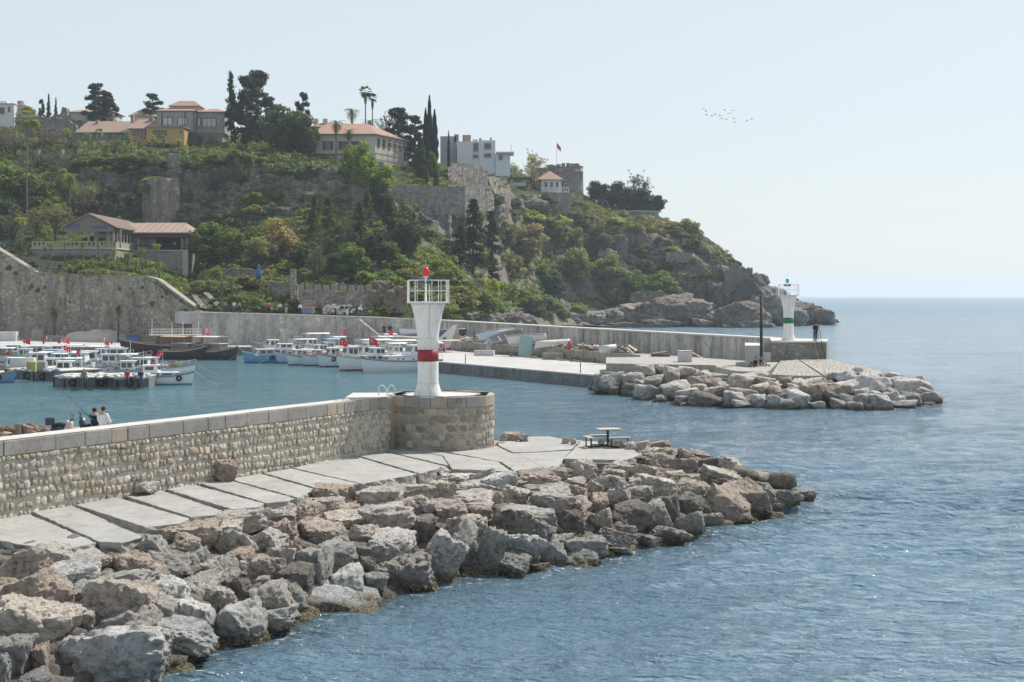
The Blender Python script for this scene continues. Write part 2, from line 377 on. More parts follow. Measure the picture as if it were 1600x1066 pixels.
# ================================================================ near breakwater: materials
M_bould = mat_boulder('weathered_limestone')
M_bould_far = mat_boulder('weathered_limestone_far', fine=1.4)
M_slab = mat_conc('slab_concrete', (.335, .325, .30), (.44, .43, .40), (.22, .205, .175), 1.3, .9)
M_slabedge = M_slab
M_cope = mat_conc('pitted_coping_stone', (.27, .26, .24), (.38, .365, .335), (.17, .155, .13), 1.6, .8, pit=1.0)
M_cope_t = mat_conc('travertine_coping', (.37, .32, .25), (.46, .41, .33), (.26, .20, .13), 1.6, .6, pit=.6)
M_mortar = mat_conc('lime_mortar', (.46, .43, .37), (.55, .52, .46), (.30, .27, .22), 2.0, .9)
M_topc = mat_conc('bright_top_concrete', (.50, .48, .44), (.60, .58, .53), (.42, .38, .31), 1.5, .35)  # pale concrete; on the near coping it stands for sunlight
M_quay = mat_conc('quay_concrete', (.52, .50, .46), (.62, .60, .56), (.36, .33, .28), .8, .3)
def mat_stone():
    g = G('rubble_wall_stone'); p = g.pos(); oi = g.n('ObjectInfo', 1)
    c = g.mix(g.noise(p, 3.0, 6, .7), g.mix(1.0, oi, (.75, .73, .70), 'MULTIPLY'), g.mix(1.0, oi, (1.2, 1.19, 1.16), 'MULTIPLY'))
    c = g.mix(g.ramp(g.noise(p, 9.0, 6, .75), (.5, 0.0), (.68, .6)), c, (.17, .14, .10))
    v = g.ramp(g.vor(p, 26.0), (.1, 1.0), (.3, 0.0))
    c = g.mix(g.math('MULTIPLY', v, .4), c, (.12, .1, .08))
    h = g.math('SUBTRACT', g.noise(p, 16, 6, .7), g.math('MULTIPLY', v, .4))
    return g.done(g.bsdf(c, .9, g.bump(h, .9, .05), 0.0, .2))
M_stone = mat_stone()

# ---------------------------------------------------------------- stone shapes
_b = bmesh.new(); bmesh.ops.create_icosphere(_b, subdivisions=5, radius=1); ICO5 = (np.array([v.co[:] for v in _b.verts]), np.array([[v.index for v in f.verts] for f in _b.faces])); _b.free()
_b = bmesh.new(); bmesh.ops.create_icosphere(_b, subdivisions=4, radius=1); ICO4 = (np.array([v.co[:] for v in _b.verts]), np.array([[v.index for v in f.verts] for f in _b.faces])); _b.free()
_b = bmesh.new(); bmesh.ops.create_icosphere(_b, subdivisions=3, radius=1); ICO3 = (np.array([v.co[:] for v in _b.verts]), np.array([[v.index for v in f.verts] for f in _b.faces])); _b.free()
_b = bmesh.new(); bmesh.ops.create_icosphere(_b, subdivisions=2, radius=1); ICO2 = (np.array([v.co[:] for v in _b.verts]), np.array([[v.index for v in f.verts] for f in _b.faces])); _b.free()
def rock_verts(ico, seed, planes=13, soft=.06, rough=.09, squash=(1, 1, 1)):
    rs = np.random.RandomState(seed); D = ico[0]
    N = rs.normal(size=(planes, 3)); N /= np.linalg.norm(N, axis=1)[:, None]
    hh = rs.uniform(.62, 1.0, planes)
    base = np.array([[1, 0, 0], [-1, 0, 0], [0, 1, 0], [0, -1, 0], [0, 0, 1], [0, 0, -1.]]); base += rs.normal(scale=.22, size=base.shape); base /= np.linalg.norm(base, axis=1)[:, None]
    N = np.vstack([N, base]); hh = np.append(hh, rs.uniform(.66, .86, 6))
    q = D @ N.T; r = np.where(q > 1e-3, hh/np.maximum(q, 1e-3), 9.0); r = np.minimum(r, 9)
    k = 1/soft; rr = -np.log(np.sum(np.exp(-k*r), axis=1))/k
    rr = np.clip(rr, .35, 1.35)
    P = D*rr[:, None]
    off = rs.uniform(0, 50, 3)
    n1 = fbm(P*1.6+off, seed, 4); n2 = ridge(P*3.1+off, seed+5, 4)
    st = rs.normal(size=3); st /= np.linalg.norm(st)                       # bedding direction
    lay = vnoise(np.c_[P @ st*5.0+n1*.6, P @ st*0+off[0], P @ st*0], seed+9)
    n3 = fbm(P*9+off, seed+3, 3)
    n4 = ridge(P*6.5+off, seed+21, 3)
    P = P*(1+rough*.9*n1+rough*.34*n2+rough*.5*lay+rough*.34*n3+rough*.16*n4)[:, None]
    mn, mx = P.min(0), P.max(0); P = (P-(mn+mx)/2)/(mx-mn)
    return P
ROCKS = [np_mesh('boulder_shape', rock_verts(ICO5, 100+i, planes=random.choice((4, 6, 8, 11)), soft=random.uniform(.008, .03), rough=random.uniform(.10, .21)), ICO5[1], M_bould, True) for i in range(26)]
for m_ in ROCKS: m_.set_sharp_from_angle(angle=R(38)) if hasattr(m_, 'set_sharp_from_angle') else None
ROCKF = [np_mesh('far_boulder_shape', rock_verts(ICO4, 300+i, planes=random.choice((7, 10, 14)), soft=.03, rough=.11), ICO4[1], M_bould_far, True) for i in range(16)]
SMALL = [rock_verts(ICO2, 500+i, 9, .04, .1) for i in range(14)]

TONE = {'w': (.80, .79, .765), 'p': (.70, .645, .575), 'b': (.57, .485, .41), 'g': (.56, .54, .505), 'd': (.29, .27, .24)}
TW = {'w': 'chalk white', 'p': 'pale beige', 'b': 'tan brown', 'g': 'grey', 'd': 'dark grey'}

# ---------------------------------------------------------------- the mound of the near breakwater
TOPC = [(-260, 838, 2.0), (-60, 846, 2.0), (0, 850, 2.0), (60, 862, 2.0), (150, 850, 2.0), (226, 842, 2.0), (296, 814, 2.0), (362, 800, 2.0), (414, 790, 2.0), (462, 781, 2.0), (500, 768, 2.0), (590, 752, 2.0),
        (650, 742, 2.0), (700, 735, 2.0), (800, 739, 2.0), (877, 728, 2.0), (978, 724, 2.0), (1003, 706, 2.0), (1060, 706, 1.9), (1100, 714, 1.7), (1150, 737, 1.2), (1200, 754, .7), (1265, 777, .1), (1275, 781, -.1)]
WATC = [(-260, 1240), (0, 1160), (150, 1105), (275, 1062), (330, 1020), (410, 1003), (470, 974), (520, 955), (590, 946), (640, 925), (690, 912), (740, 905), (800, 900), (850, 890), (940, 880), (1000, 858), (1080, 846), (1130, 828), (1200, 812), (1225, 802), (1255, 784), (1275, 781)]
T_y = [(a, b) for a, b, c in TOPC]; T_z = [(a, c) for a, b, c in TOPC]
def mound(px, py, drop=0.0):
    yt, yw, zt = lerp_tab(T_y, px), lerp_tab(WATC, px), lerp_tab(T_z, px)
    t = (py-yt)/max(8, yw-yt); t = max(-.15, min(1.05, t))
    # height falls from the pavement edge to the water
    z = zt*(1-t)**.9 if t < 1 else -.2*(t-1)
    if t < 0: z = zt
    return at(px, py, z-drop)
NEAR = """35 882 85 50 b;74 868 85 36 p;141 877 66 28 p;111 894 86 36 w;208 888 76 38 b;192 908 92 30 g;38 924 84 56 b;86 926 58 52 b;127 926 34 36 g;185 938 118 84 p;55 970 128 78 p;130 966 42 30 p;160 1022 190 92 w;200 972 95 58 g;25 1028 58 68 g;62 1032 40 48 b;2 1050 34 56 g;58 1062 50 30 g;232 1002 66 42 w;
304 837 92 44 b;296 855 52 38 b;242 853 50 38 g;312 874 40 38 g;263 883 68 42 g;236 897 42 34 b;265 926 72 46 w;311 915 64 48 p;346 893 70 48 g;371 922 48 42 d;351 828 62 28 p;375 850 70 48 p;378 813 76 36 p;367 874 54 34 b;418 845 62 40 p;412 891 78 44 b;438 870 46 32 p;438 806 52 24 p;417 822 32 20 p;446 830 38 32 b;299 959 64 54 w;346 936 44 40 p;372 974 82 68 w;246 950 58 50 p;275 990 120 48 w;240 1022 46 28 g;425 934 74 50 g;427 966 76 30 w;396 920 24 18 d;410 912 24 22 g;443 903 46 38 d;
528 773 72 36 b;594 778 64 36 p;643 769 76 30 p;505 792 66 28 p;477 807 52 40 b;446 804 32 24 p;530 813 70 30 p;549 797 36 22 b;598 813 98 52 p;650 789 54 32 p;451 832 30 36 b;506 836 76 38 b;565 838 50 38 p;609 856 78 56 w;659 831 48 46 d;460 865 44 40 b;485 885 64 62 g;519 867 72 46 g;559 860 46 28 d;570 885 38 36 d;634 892 90 56 g;546 908 62 42 w;587 911 36 30 g;537 938 124 44 w;460 908 52 52 d;453 932 44 46 g;656 921 38 14 g;
688 870 64 72 w;722 851 58 72 g;765 858 50 68 g;818 855 72 44 w;801 885 54 36 g;797 820 68 48 d;829 810 88 40 g;851 831 38 36 g;865 863 40 36 g;728 825 72 38 p;703 799 54 32 b;733 782 74 32 p;750 798 46 20 b;688 769 52 36 p;752 761 82 20 p;776 754 64 26 w;713 747 52 18 p;754 744 40 20 p;832 749 84 32 b;805 774 42 32 p;778 781 26 22 b;830 768 24 20 b;868 768 52 22 p;866 789 70 36 g;907 878 56 36 g;883 848 38 30 g;668 796 26 26 p;697 737 22 12 p;840 887 42 14 b;
915 738 42 34 p;872 741 26 20 p;877 768 32 24 p;899 754 30 18 b;904 767 32 18 b;928 763 26 26 b;954 755 46 24 g;958 744 36 22 b;893 792 62 38 b;936 785 30 26 b;961 779 54 34 p;1017 758 82 40 p;996 775 42 32 g;986 804 74 50 d;938 811 34 32 b;888 815 50 38 d;991 783 28 20 d;1025 806 52 46 g;1044 794 36 40 d;1076 816 46 40 g;1081 791 46 28 d;1076 767 50 38 b;958 839 64 28 g;916 857 62 34 g;881 843 30 18 g;1016 845 50 16 g;1046 837 66 28 g;978 833 28 24 b;965 857 46 12 g;
994 700 46 20 b;1027 696 40 14 b;1030 707 58 17 p;1031 723 56 30 b;1069 727 42 22 b;1052 743 32 15 p;998 735 48 26 p;965 732 52 20 p;1070 709 28 18 b;1068 752 46 26 b;1135 787 68 56 b;1174 777 52 70 b;1093 794 32 28 d;1112 811 34 22 g;1099 767 30 26 b;1123 747 64 28 p;1121 755 28 20 d;1105 725 32 18 d;1132 724 46 24 p;1177 745 50 22 b;1137 742 26 16 b;1192 768 44 36 g;1210 756 28 18 g;1225 780 48 32 g;1251 774 46 20 g;1210 791 24 10 g;1212 808 30 18 d;1093 711 32 14 b;1240 786 32 12 g;1155 757 30 20 b;1000 718 40 16 b;1015 738 34 18 b"""
TILT = {(688, 870): -28, (722, 851): -32, (765, 858): -22, (1174, 777): -30, (1123, 747): -20, (375, 850): -22, (346, 893): -20, (528, 773): -12, (111, 894): 6, (752, 761): -4, (986, 804): -16, (1135, 787): -12, (372, 974): -14}
ZONES = [(60, 'below the nearest walkway slab'), (150, 'below the second walkway slab'), (240, 'beside the second slab joint'), (330, 'below the third walkway slab'), (430, 'below the middle walkway slabs'),
         (520, 'by the tan slab-edge boulder'), (600, 'under the end of the slab walkway'), (680, 'below the red banded lighthouse'), (760, 'below the curved stone platform'), (840, 'below the open paving'), (920, 'just left of the picnic table'), (1000, 'below the picnic table'), (1080, 'just right of the picnic table'), (1160, 'near the end of the breakwater'), (1400, 'at the tip of the breakwater')]
ROWS = [(.16, 'top row'), (.36, 'second row'), (.58, 'middle rows'), (.8, 'lower rows'), (9, 'waterline')]
near_rocks = []
for k, rec in enumerate(NEAR.replace('\n', '').split(';')):
    a = rec.split(); px, py, pw, ph = map(float, a[:4]); tone = a[4]
    P = mound(px, py+ph*.18); s = F/P.y
    W = pw/s*1.14; Hh = ph/s*1.34; Dp = (W*.55+Hh*.55)*random.uniform(.95, 1.15); Dp = min(Dp, 2.6)
    col = vary(TONE[tone], .9, 1.12)
    Q = ay(px, py, P.y+.12*Dp); Q.z -= .1*Hh
    t = TILT.get((int(px), int(py)), random.uniform(-9, 9))
    if abs(t) > 15: W, Hh = W*.86, Hh*1.0
    rx = random.uniform(-8, 8)
    me = ROCKS[k % 26] if k > 25 else ROCKS[(k*7) % 26]
    o = inst('boulder', me, Q, rot=(R(rx), R(-t), R(random.choice((0, 180))+random.uniform(-6, 6))), sc=(W*random.choice((1, -1)), Dp, Hh), col=col, group='boulders heaped along the near breakwater')
    yt, yw = lerp_tab(T_y, px), lerp_tab(WATC, px); tt = (py-yt)/max(8, yw-yt)
    near_rocks.append((o, px, py, pw, ph, tone, tt))
def label_rocks(rocks, zones, rows, place):
    cells = {}
    for r in rocks:
        z = next(i for i, (lim, _) in enumerate(zones) if r[1] < lim); w_ = next(i for i, (lim, _) in enumerate(rows) if r[6] < lim)
        cells.setdefault((z, w_), []).append(r)
    ords = ['leftmost', 'second', 'third', 'fourth', 'fifth', 'sixth', 'seventh', 'eighth', 'ninth', 'tenth']
    for (z, w_), L in cells.items():
        L.sort(key=lambda r: r[1]); used = {}
        for r in L: used.setdefault((shape_w(r), r[5]), []).append(r)
        for (sw, tn), rr in used.items():
            for i, r in enumerate(rr):
                o_ = ords[i]+' ' if len(rr) > 1 else ''
                lab = f"{o_}{TW[tn]} {sw}, {rows[w_][1]} {zones[z][1]}"
                tag(r[0], lab[0].lower()+lab[1:], 'boulder')
def shape_w(r):
    a = r[3]/max(1, r[4]); big = r[3]*r[4]
    s_ = 'huge' if big > 5500 else 'large' if big > 2400 else 'middling' if big > 1000 else 'small'
    f_ = 'flat boulder' if a > 2.3 else 'long boulder' if a > 1.75 else 'upright boulder' if a < 1.05 else 'boulder'
    return s_+' '+f_
label_rocks(near_rocks, ZONES, ROWS, '')

# packed smaller stone filling the gaps between the boulders: one mass
def scatter_small(pts, sizes, name, mat, parent=None, cols=None, kind='stuff', n_shape=14):
    V = []; Fc = []; n = 0
    for i, (P, s) in enumerate(zip(pts, sizes)):
        q = SMALL[i % n_shape]; a = random.uniform(0, 6.28); ca, sa = math.cos(a), math.sin(a)
        v = q*np.array(s); v = np.c_[v[:, 0]*ca-v[:, 1]*sa, v[:, 0]*sa+v[:, 1]*ca, v[:, 2]]+np.array(P)
        V.append(v); Fc.append(ICO2[1]+n); n += len(v)
    me = np_mesh(name, np.vstack(V), np.vstack(Fc), mat, True); o = bpy.data.objects.new(name, me); link(o, parent)
    if kind: o['kind'] = kind
    if cols: o.color = (*cols, 1)
    return o
pts = []; szs = []
for i in range(2400):
    px = random.uniform(-200, 1255); yt, yw = lerp_tab(T_y, px), lerp_tab(WATC, px)
    py = yt+(yw-yt)*random.random()
    P = mound(px, py, .16); s = random.uniform(.22, .85)
    pts.append(P); szs.append((s*1.3, s*1.1, s*.8))
for q_, cc_ in enumerate(((.40, .36, .30), (.30, .275, .24), (.46, .39, .31))): scatter_small(pts[q_::3], szs[q_::3], 'packing_stones', M_bould, cols=cc_)
for k in range(46):    # boulders outside the picture on the left, and small loose stones standing at the far edge of the paving
    pass
FAREDGE = [(800, 679, 26, 9), (817, 681, 16, 8), (786, 681, 12, 7), (884, 685, 11, 7), (895, 686, 10, 6), (940, 688, 12, 7), (955, 689, 12, 6), (968, 690, 14, 7), (985, 694, 16, 9)]
for i, (px, py, pw, ph) in enumerate(FAREDGE):
    P = ay(px, py, 67.0-i*.5); s = F/P.y
    inst('boulder', ROCKS[(i*5+3) % 26], P+Vector((0, 0, -.1)), sc=(pw/s*1.2, pw/s, ph/s*1.7), col=TONE['p'], label=('small pale stone on the far edge of the paving, number %s from the platform' % ['one', 'two', 'three', 'four', 'five', 'six', 'seven', 'eight', 'nine'][i]), cat='boulder', group='loose stones on the far edge of the paving')
# core of the mound
V = []; cols_ = 90; rows_ = 14
for i in range(cols_):
    px = -260+(1275+260)*i/(cols_-1); yt, yw, zt = lerp_tab(T_y, px), lerp_tab(WATC, px), lerp_tab(T_z, px)
    for j in range(rows_):
        t = j/(rows_-1); P = mound(px, yt+(yw-yt)*t, .55); V.append(P)
    # and on down under water
    P = at(px, yw, -.6); V.append(Vector((P.x+.6, P.y-1.5, -2.5)))
Fc = []
rr = rows_+1
for i in range(cols_-1):
    for j in range(rr-1): Fc.append((i*rr+j, i*rr+j+1, (i+1)*rr+j+1, (i+1)*rr+j))
b = MB(); b.add(V, Fc)
top = [tuple(mound(-260+(1535)*i/29, lerp_tab(T_y, -260+1535*i/29), .2)) for i in range(30)]
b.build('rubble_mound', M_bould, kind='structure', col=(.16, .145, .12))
# paving bed under the slabs and out to the far edge
bed = MB()
near_e = [at(x, y+1, 1.78) for x, y, z in TOPC if x <= 1060]
far_e = [Vector((7.6, 62.6, 1.4)), Vector((6.6, 65.0, 1.6)), Vector((3.5, 68.3, 1.7)), Vector((-1.5, 69.6, 1.7)), Vector((-6, 66, 1.7)), Vector((-22.5, 36, 1.7)), Vector((-30, 24, 1.7))]
bed.prism([(v.x, v.y) for v in near_e+far_e], -2.5, [1.78]*len(near_e)+[1.55]+[1.85]*6)
bed.build('breakwater_bed', mat_conc('broken_concrete', (.36, .32, .26), (.46, .41, .34), (.22, .18, .14), 1.2, .9), kind='structure')
# far (hidden) flank: boulders falling to the sea behind the paving
pts = []; szs = []
for i in range(160):
    t = random.random(); a = Vector((11.5, 60.5, 0)).lerp(Vector((-2, 70.5, 0)), t); d = random.random()
    pts.append((a.x+d*1.5, a.y+d*2.2, 1.3-d*1.7)); s = random.uniform(.7, 1.3); szs.append((s, s, s*.7))
scatter_small(pts, szs, 'seaward_rubble', M_bould, cols=(.36, .32, .26))

# ---------------------------------------------------------------- walkway slabs
walk = empty('walkway', at(400, 760, 2.0), kind='structure')
SLABS = [[(-150, 820), (46, 803), (152, 848), (91, 860), (0, 845), (-120, 858)], [(49, 799), (113, 790), (226, 839), (190, 848), (156, 847)], [(117, 789), (179, 776), (296, 810), (282, 818), (228, 824)],
         [(183, 771), (241, 762), (350, 799), (336, 805), (298, 808)], [(245, 760), (304, 757), (413, 787), (400, 793), (363, 796)], [(308, 754), (355, 749), (461, 779), (450, 783), (416, 786)],
         [(358, 748), (408, 740), (494, 765), (465, 778)], [(411, 739), (455, 732), (562, 756), (497, 763)], [(457, 731), (546, 710), (652, 741), (592, 751), (566, 756)], [(549, 709), (592, 704), (698, 729), (656, 740)],
         [(595, 703), (625, 699), (690, 711), (702, 728)], [(628, 699), (676, 704), (780, 722), (800, 737), (706, 733), (692, 712)], [(680, 703), (776, 697), (800, 708), (872, 716), (850, 730), (804, 736), (784, 722)],
         [(778, 683), (858, 682), (905, 690), (893, 702), (840, 706), (802, 707), (778, 696)], [(860, 682), (912, 689), (975, 692), (1001, 710), (978, 719), (880, 717), (895, 703), (907, 690)],
         [(806, 708), (842, 707), (892, 704), (880, 718), (872, 730), (853, 733)], [(886, 719.5), (978, 721), (978, 725), (890, 723)]]
def slab_mesh(poly, z0, z1, jit=.035):
    n = len(poly); V = []; lv = (z1, z1-.015, z1-.12, z1-.26, z0); cx_ = sum(p[0] for p in poly)/n; cy_ = sum(p[1] for p in poly)/n
    ar = sum(poly[i][0]*poly[(i+1) % n][1]-poly[(i+1) % n][0]*poly[i][1] for i in range(n)); sg = 1 if ar > 0 else -1
    for q, z in enumerate(lv):
        for i, p in enumerate(poly):
            a, c_ = Vector(poly[i-1]), Vector(poly[(i+1) % n]); d = (c_-a).normalized(); o_ = Vector((d.y, -d.x))*sg; k = (-.012 if q == 0 else 0 if q == 1 else random.gauss(-.02, jit)); V.append((p[0]+o_.x*k, p[1]+o_.y*k, z+(random.gauss(0, .012) if 1 < q < 4 else random.gauss(0, .004) if q else random.gauss(0, .003))))
    Fc = [tuple(range(n))]+[(q*n+i, (q+1)*n+i, (q+1)*n+(i+1) % n, q*n+(i+1) % n) for q in range(4) for i in range(n)]
    if sg < 0: Fc = [f[::-1] for f in Fc]
    return MB().add(V, Fc)
def rough_edge(poly, step=.18, amp=.035):
    out = []
    for i in range(len(poly)):
        a, b_ = Vector(poly[i]), Vector(poly[(i+1) % len(poly)]); n = max(1, int((b_-a).length/step)); d = (b_-a).normalized(); nn = Vector((-d.y, d.x))
        for k in range(n): out.append(a.lerp(b_, k/n)+nn*random.gauss(0, amp)*(.3 if k == 0 else 1))
    return [(p.x, p.y) for p in out]
for i, pl in enumerate(SLABS):
    zt = 2.14+random.uniform(-.03, .03)+(-.12 if i == 16 else 0); poly = [(at(x, y, zt).x, at(x, y, zt).y) for x, y in pl]
    c = Vector((sum(p[0] for p in poly)/len(poly), sum(p[1] for p in poly)/len(poly)))
    poly = [tuple(c+(Vector(p)-c)*.992) for p in poly]
    b = slab_mesh(rough_edge(poly, .2, .018), zt-.42, zt); o = b.build('slab', M_slab, walk); o.location = -walk.location
    t1, t2 = random.uniform(-.004, .004), random.uniform(-.004, .004)

# ---------------------------------------------------------------- the parapet wall of rounded stones
D = Vector((10.2, 18.6, 0)).normalized(); Nn = Vector((D.y, -D.x, 0)); W0 = Vector((-15.8, 43.4, 0))
ang = math.atan2(D.y, D.x)
def wall_s(px):
    k = (px-800)/F; return (k*W0.y-W0.x)/(D.x-k*D.y)
S0 = wall_s(-160); S1 = wall_s(607)
wall = empty('parapet_wall', W0, 0, 'long sea wall of rounded stones with block coping, leading to the red banded lighthouse', 'sea wall')
def wp(s, off, z): return W0+D*s+Nn*off+Vector((0, 0, z))
def wbox(s0, s1, o0, o1, z0, z1):
    b = MB(); c = wp((s0+s1)/2, (o0+o1)/2, (z0+z1)/2)-W0; b.box(c, (s1-s0, o1-o0, z1-z0), ang); return b
wbox(S0, S1, -.9, -.012, 1.7, 4.02).build('wall_core', M_mortar, wall)
joints = [-160, -120, -70, -40, 5, 86, 132, 174, 199, 232, 285, 324, 351, 385, 419, 449, 478, 511, 526, 537, 563, 577, 592, 607]
for i in range(len(joints)-1):
    s0, s1 = wall_s(joints[i])+.012, wall_s(joints[i+1])-.012; u = random.uniform(-.012, .012)
    b = wbox(s0, s1, -.86, .03+u, 4.03, 4.5+random.uniform(-.01, .01)); o = b.build('coping_block', M_cope_t if joints[i] in (174, 511, 526, 563) else M_cope, wall, bev=.02)
wbox(S0, S1+.3, -.93, -.045, 4.512, 4.53).build('coping_lit_top', M_topc, wall)  # thin bright sheet: sunlight on the coping top put into the colour
ST = [np_mesh('wall_stone_shape', rock_verts(ICO3, 700+i, 6, .12, .07), ICO3[1], M_stone, True) for i in range(12)]
SC_ = [(.58, .54, .46), (.60, .57, .50), (.54, .49, .41), (.46, .40, .31), (.42, .385, .33), (.52, .48, .41), (.44, .36, .28), (.38, .35, .30), (.48, .40, .32), (.50, .45, .38)]
def lay_courses(s0, s1, z0, z1, hgt, wid):
    out = []; z = z0
    while z < z1-.1:
        hh = min(random.uniform(*hgt), z1-z); s = s0+random.uniform(0, .1)
        if z1-z-hh < .12: hh = z1-z
        while s < s1:
            w_ = random.uniform(*wid); 
            if random.random() < .07: w_ *= 1.7
            out.append((s+w_/2, min(z1-hh*.45, z+hh/2+random.uniform(-.03, .03)+.035*math.sin(s*.8+z*5)), w_, hh*random.uniform(.88, 1.02))); s += w_
        z += hh
    return out
def ground_z(s): return 1.95
L = lay_courses(S0, S1-.05, 1.98, 4.03, (.26, .36), (.15, .34))
L.sort(key=lambda q: q[0] if q[0] > wall_s(-4) else 99)
vis = L[:290]; rest = L[290:]
for i, (s, z, w_, h_) in enumerate(vis):
    P = wp(s, -.03, z)-W0; o = inst('stone', ST[random.randrange(12)], P, wall, (random.uniform(-.1, .1), random.uniform(-.15, .15), ang+random.uniform(-.1, .1)), (w_*.99, .21*random.uniform(.6, 1.15), h_*.98), vary(random.choice(SC_), .85, 1.12))
def join_stones(items, name, place, parent, mat, ico=ICO3, shapes=None, cols=(.46, .41, .34)):
    V = []; Fc = []; n = 0
    shp = shapes or [np.array([v.co[:] for v in m.vertices]) for m in ST]
    for i, it in enumerate(items):
        P, sc, a = place(it); q = shp[i % len(shp)]*np.array(sc); ca, sa = math.cos(a), math.sin(a)
        V.append(np.c_[q[:, 0]*ca-q[:, 1]*sa, q[:, 0]*sa+q[:, 1]*ca, q[:, 2]]+np.array(P)); Fc.append(ico[1]+n); n += len(q)
    me = np_mesh(name, np.vstack(V), np.vstack(Fc), mat, True); o = bpy.data.objects.new(name, me); link(o, parent); o['kind'] = 'stuff'; o.color = (*cols, 1); return o
for gidx in range(3):
    join_stones(rest[gidx::3], 'further_stones', lambda it: (wp(it[0], -.03, it[1])-W0, (it[2]*.99, .21*random.uniform(.6, 1.15), it[3]*.98), ang), wall, M_stone, cols=SC_[(0, 4, 2)[gidx]])

# ---------------------------------------------------------------- round platform under the lighthouse
PC = Vector((-3.25, 64.6, 0)); PR = 2.42
plat = empty('lighthouse_platform', PC, 0, 'round masonry platform with block rim at the end of the sea wall', 'platform')
b = MB().lathe([(PR-.015, 1.6), (PR-.015, 4.02)], 48); b.build('platform_core', mat_conc('platform_mortar', (.34, .31, .26), (.44, .41, .35), (.2, .17, .13), 2.0, .9), plat)
angs = [R(a) for a in (196, 214, 231, 249, 262, 279, 300, 327, 352, 15, 45, 80, 120, 158, 196+360)]
rimm = []
for i in range(len(angs)-1):
    a0, a1 = angs[i], angs[i+1]
    if a1 < a0: a1 += 2*math.pi
    n = 8; vs = []; g0 = .008/PR
    ts = [a0+g0+(a1-a0-2*g0)*k/(n-1) for k in range(n)]
    for r_, z in ((PR+.03, 4.03), (PR+.03, 4.5), (PR-.6, 4.5), (PR-.6, 4.03)):
        for t in ts: vs.append((math.cos(t)*r_, math.sin(t)*r_, z))
    fs = []
    for q in range(4):
        for k in range(n-1): fs.append((q*n+k, q*n+k+1, ((q+1) % 4)*n+k+1, ((q+1) % 4)*n+k))
    fs += [(0, n, 2*n, 3*n), (n-1, 4*n-1, 3*n-1, 2*n-1)]
    bb = MB().add(vs, fs); o = bb.build('coping_block', M_cope_t if i in (0, 1, 4, 7, 8, 9) else M_cope, plat, bev=.015)
MB().lathe([(PR-.61, 4.0), (PR-.61, 4.47)], 40).build('platform_floor', M_topc, plat)
q = lay_courses(0, 2*math.pi*PR*.62, 1.95, 4.02, (.27, .4), (.22, .5))
for s, z, w_, h_ in q:
    t = R(178)+s/PR
    P = Vector((math.cos(t)*(PR-.05), math.sin(t)*(PR-.05), z))
    inst('stone', ST[random.randrange(12)], P, plat, (random.uniform(-.04, .04), random.uniform(-.08, .08), t+math.pi/2), (w_*1.07, .16*random.uniform(.8, 1.1), h_*1.05), vary(random.choice(SC_), .6, .92))
b = MB().box(Vector((-2.6, .25, 3.0)), (3.4, 3.2, 2.75)); b.build('landing_block', M_cope_t, plat, bev=.03)
MB().box(Vector((-2.75, .25, 4.40)), (3.0, 3.1, .04)).build('landing_top', M_topc, plat)
# painted number on the rim
def text_obj(name, body, size, loc, rot, mat, parent=None, ext=.004, sx=1.0):
    cu = bpy.data.curves.new(name, 'FONT'); cu.body = body; cu.size = size; cu.extrude = ext; cu.materials.append(mat)
    cu.align_x = 'CENTER'; cu.align_y = 'CENTER'
    o = bpy.data.objects.new(name, cu); link(o, parent); o.location = loc; o.rotation_euler = rot; o.scale = (sx, 1, 1); return o
def mesh_text(name, body, size, loc, rot, mat, parent=None, ext=.004, sx=1.0):
    o = text_obj('lettering_curve', body, size, (0, 0, 0), (0, 0, 0), mat, None, ext)
    bpy.context.view_layer.update()
    me = bpy.data.meshes.new_from_object(o.evaluated_get(bpy.context.evaluated_depsgraph_get())); cu = o.data
    bpy.data.objects.remove(o); bpy.data.curves.remove(cu)
    r = bpy.data.objects.new(name, me); link(r, parent); r.location = loc; r.rotation_euler = rot; r.scale = (sx, 1, 1); return r
M_redp = plain('faded_red_paint', (.30, .05, .08), .7, var=.3)
tang = math.atan2((720-800)*62.3/F-PC.x, -1)   # not used
t_ = math.atan2(62.25-PC.y, (718-800)*62.25/F-PC.x)
mesh_text('painted_number', 'P2', .30, (math.cos(t_)*(PR+.036), math.sin(t_)*(PR+.036), 4.34), (R(90), 0, t_+math.pi/2), M_redp, plat)

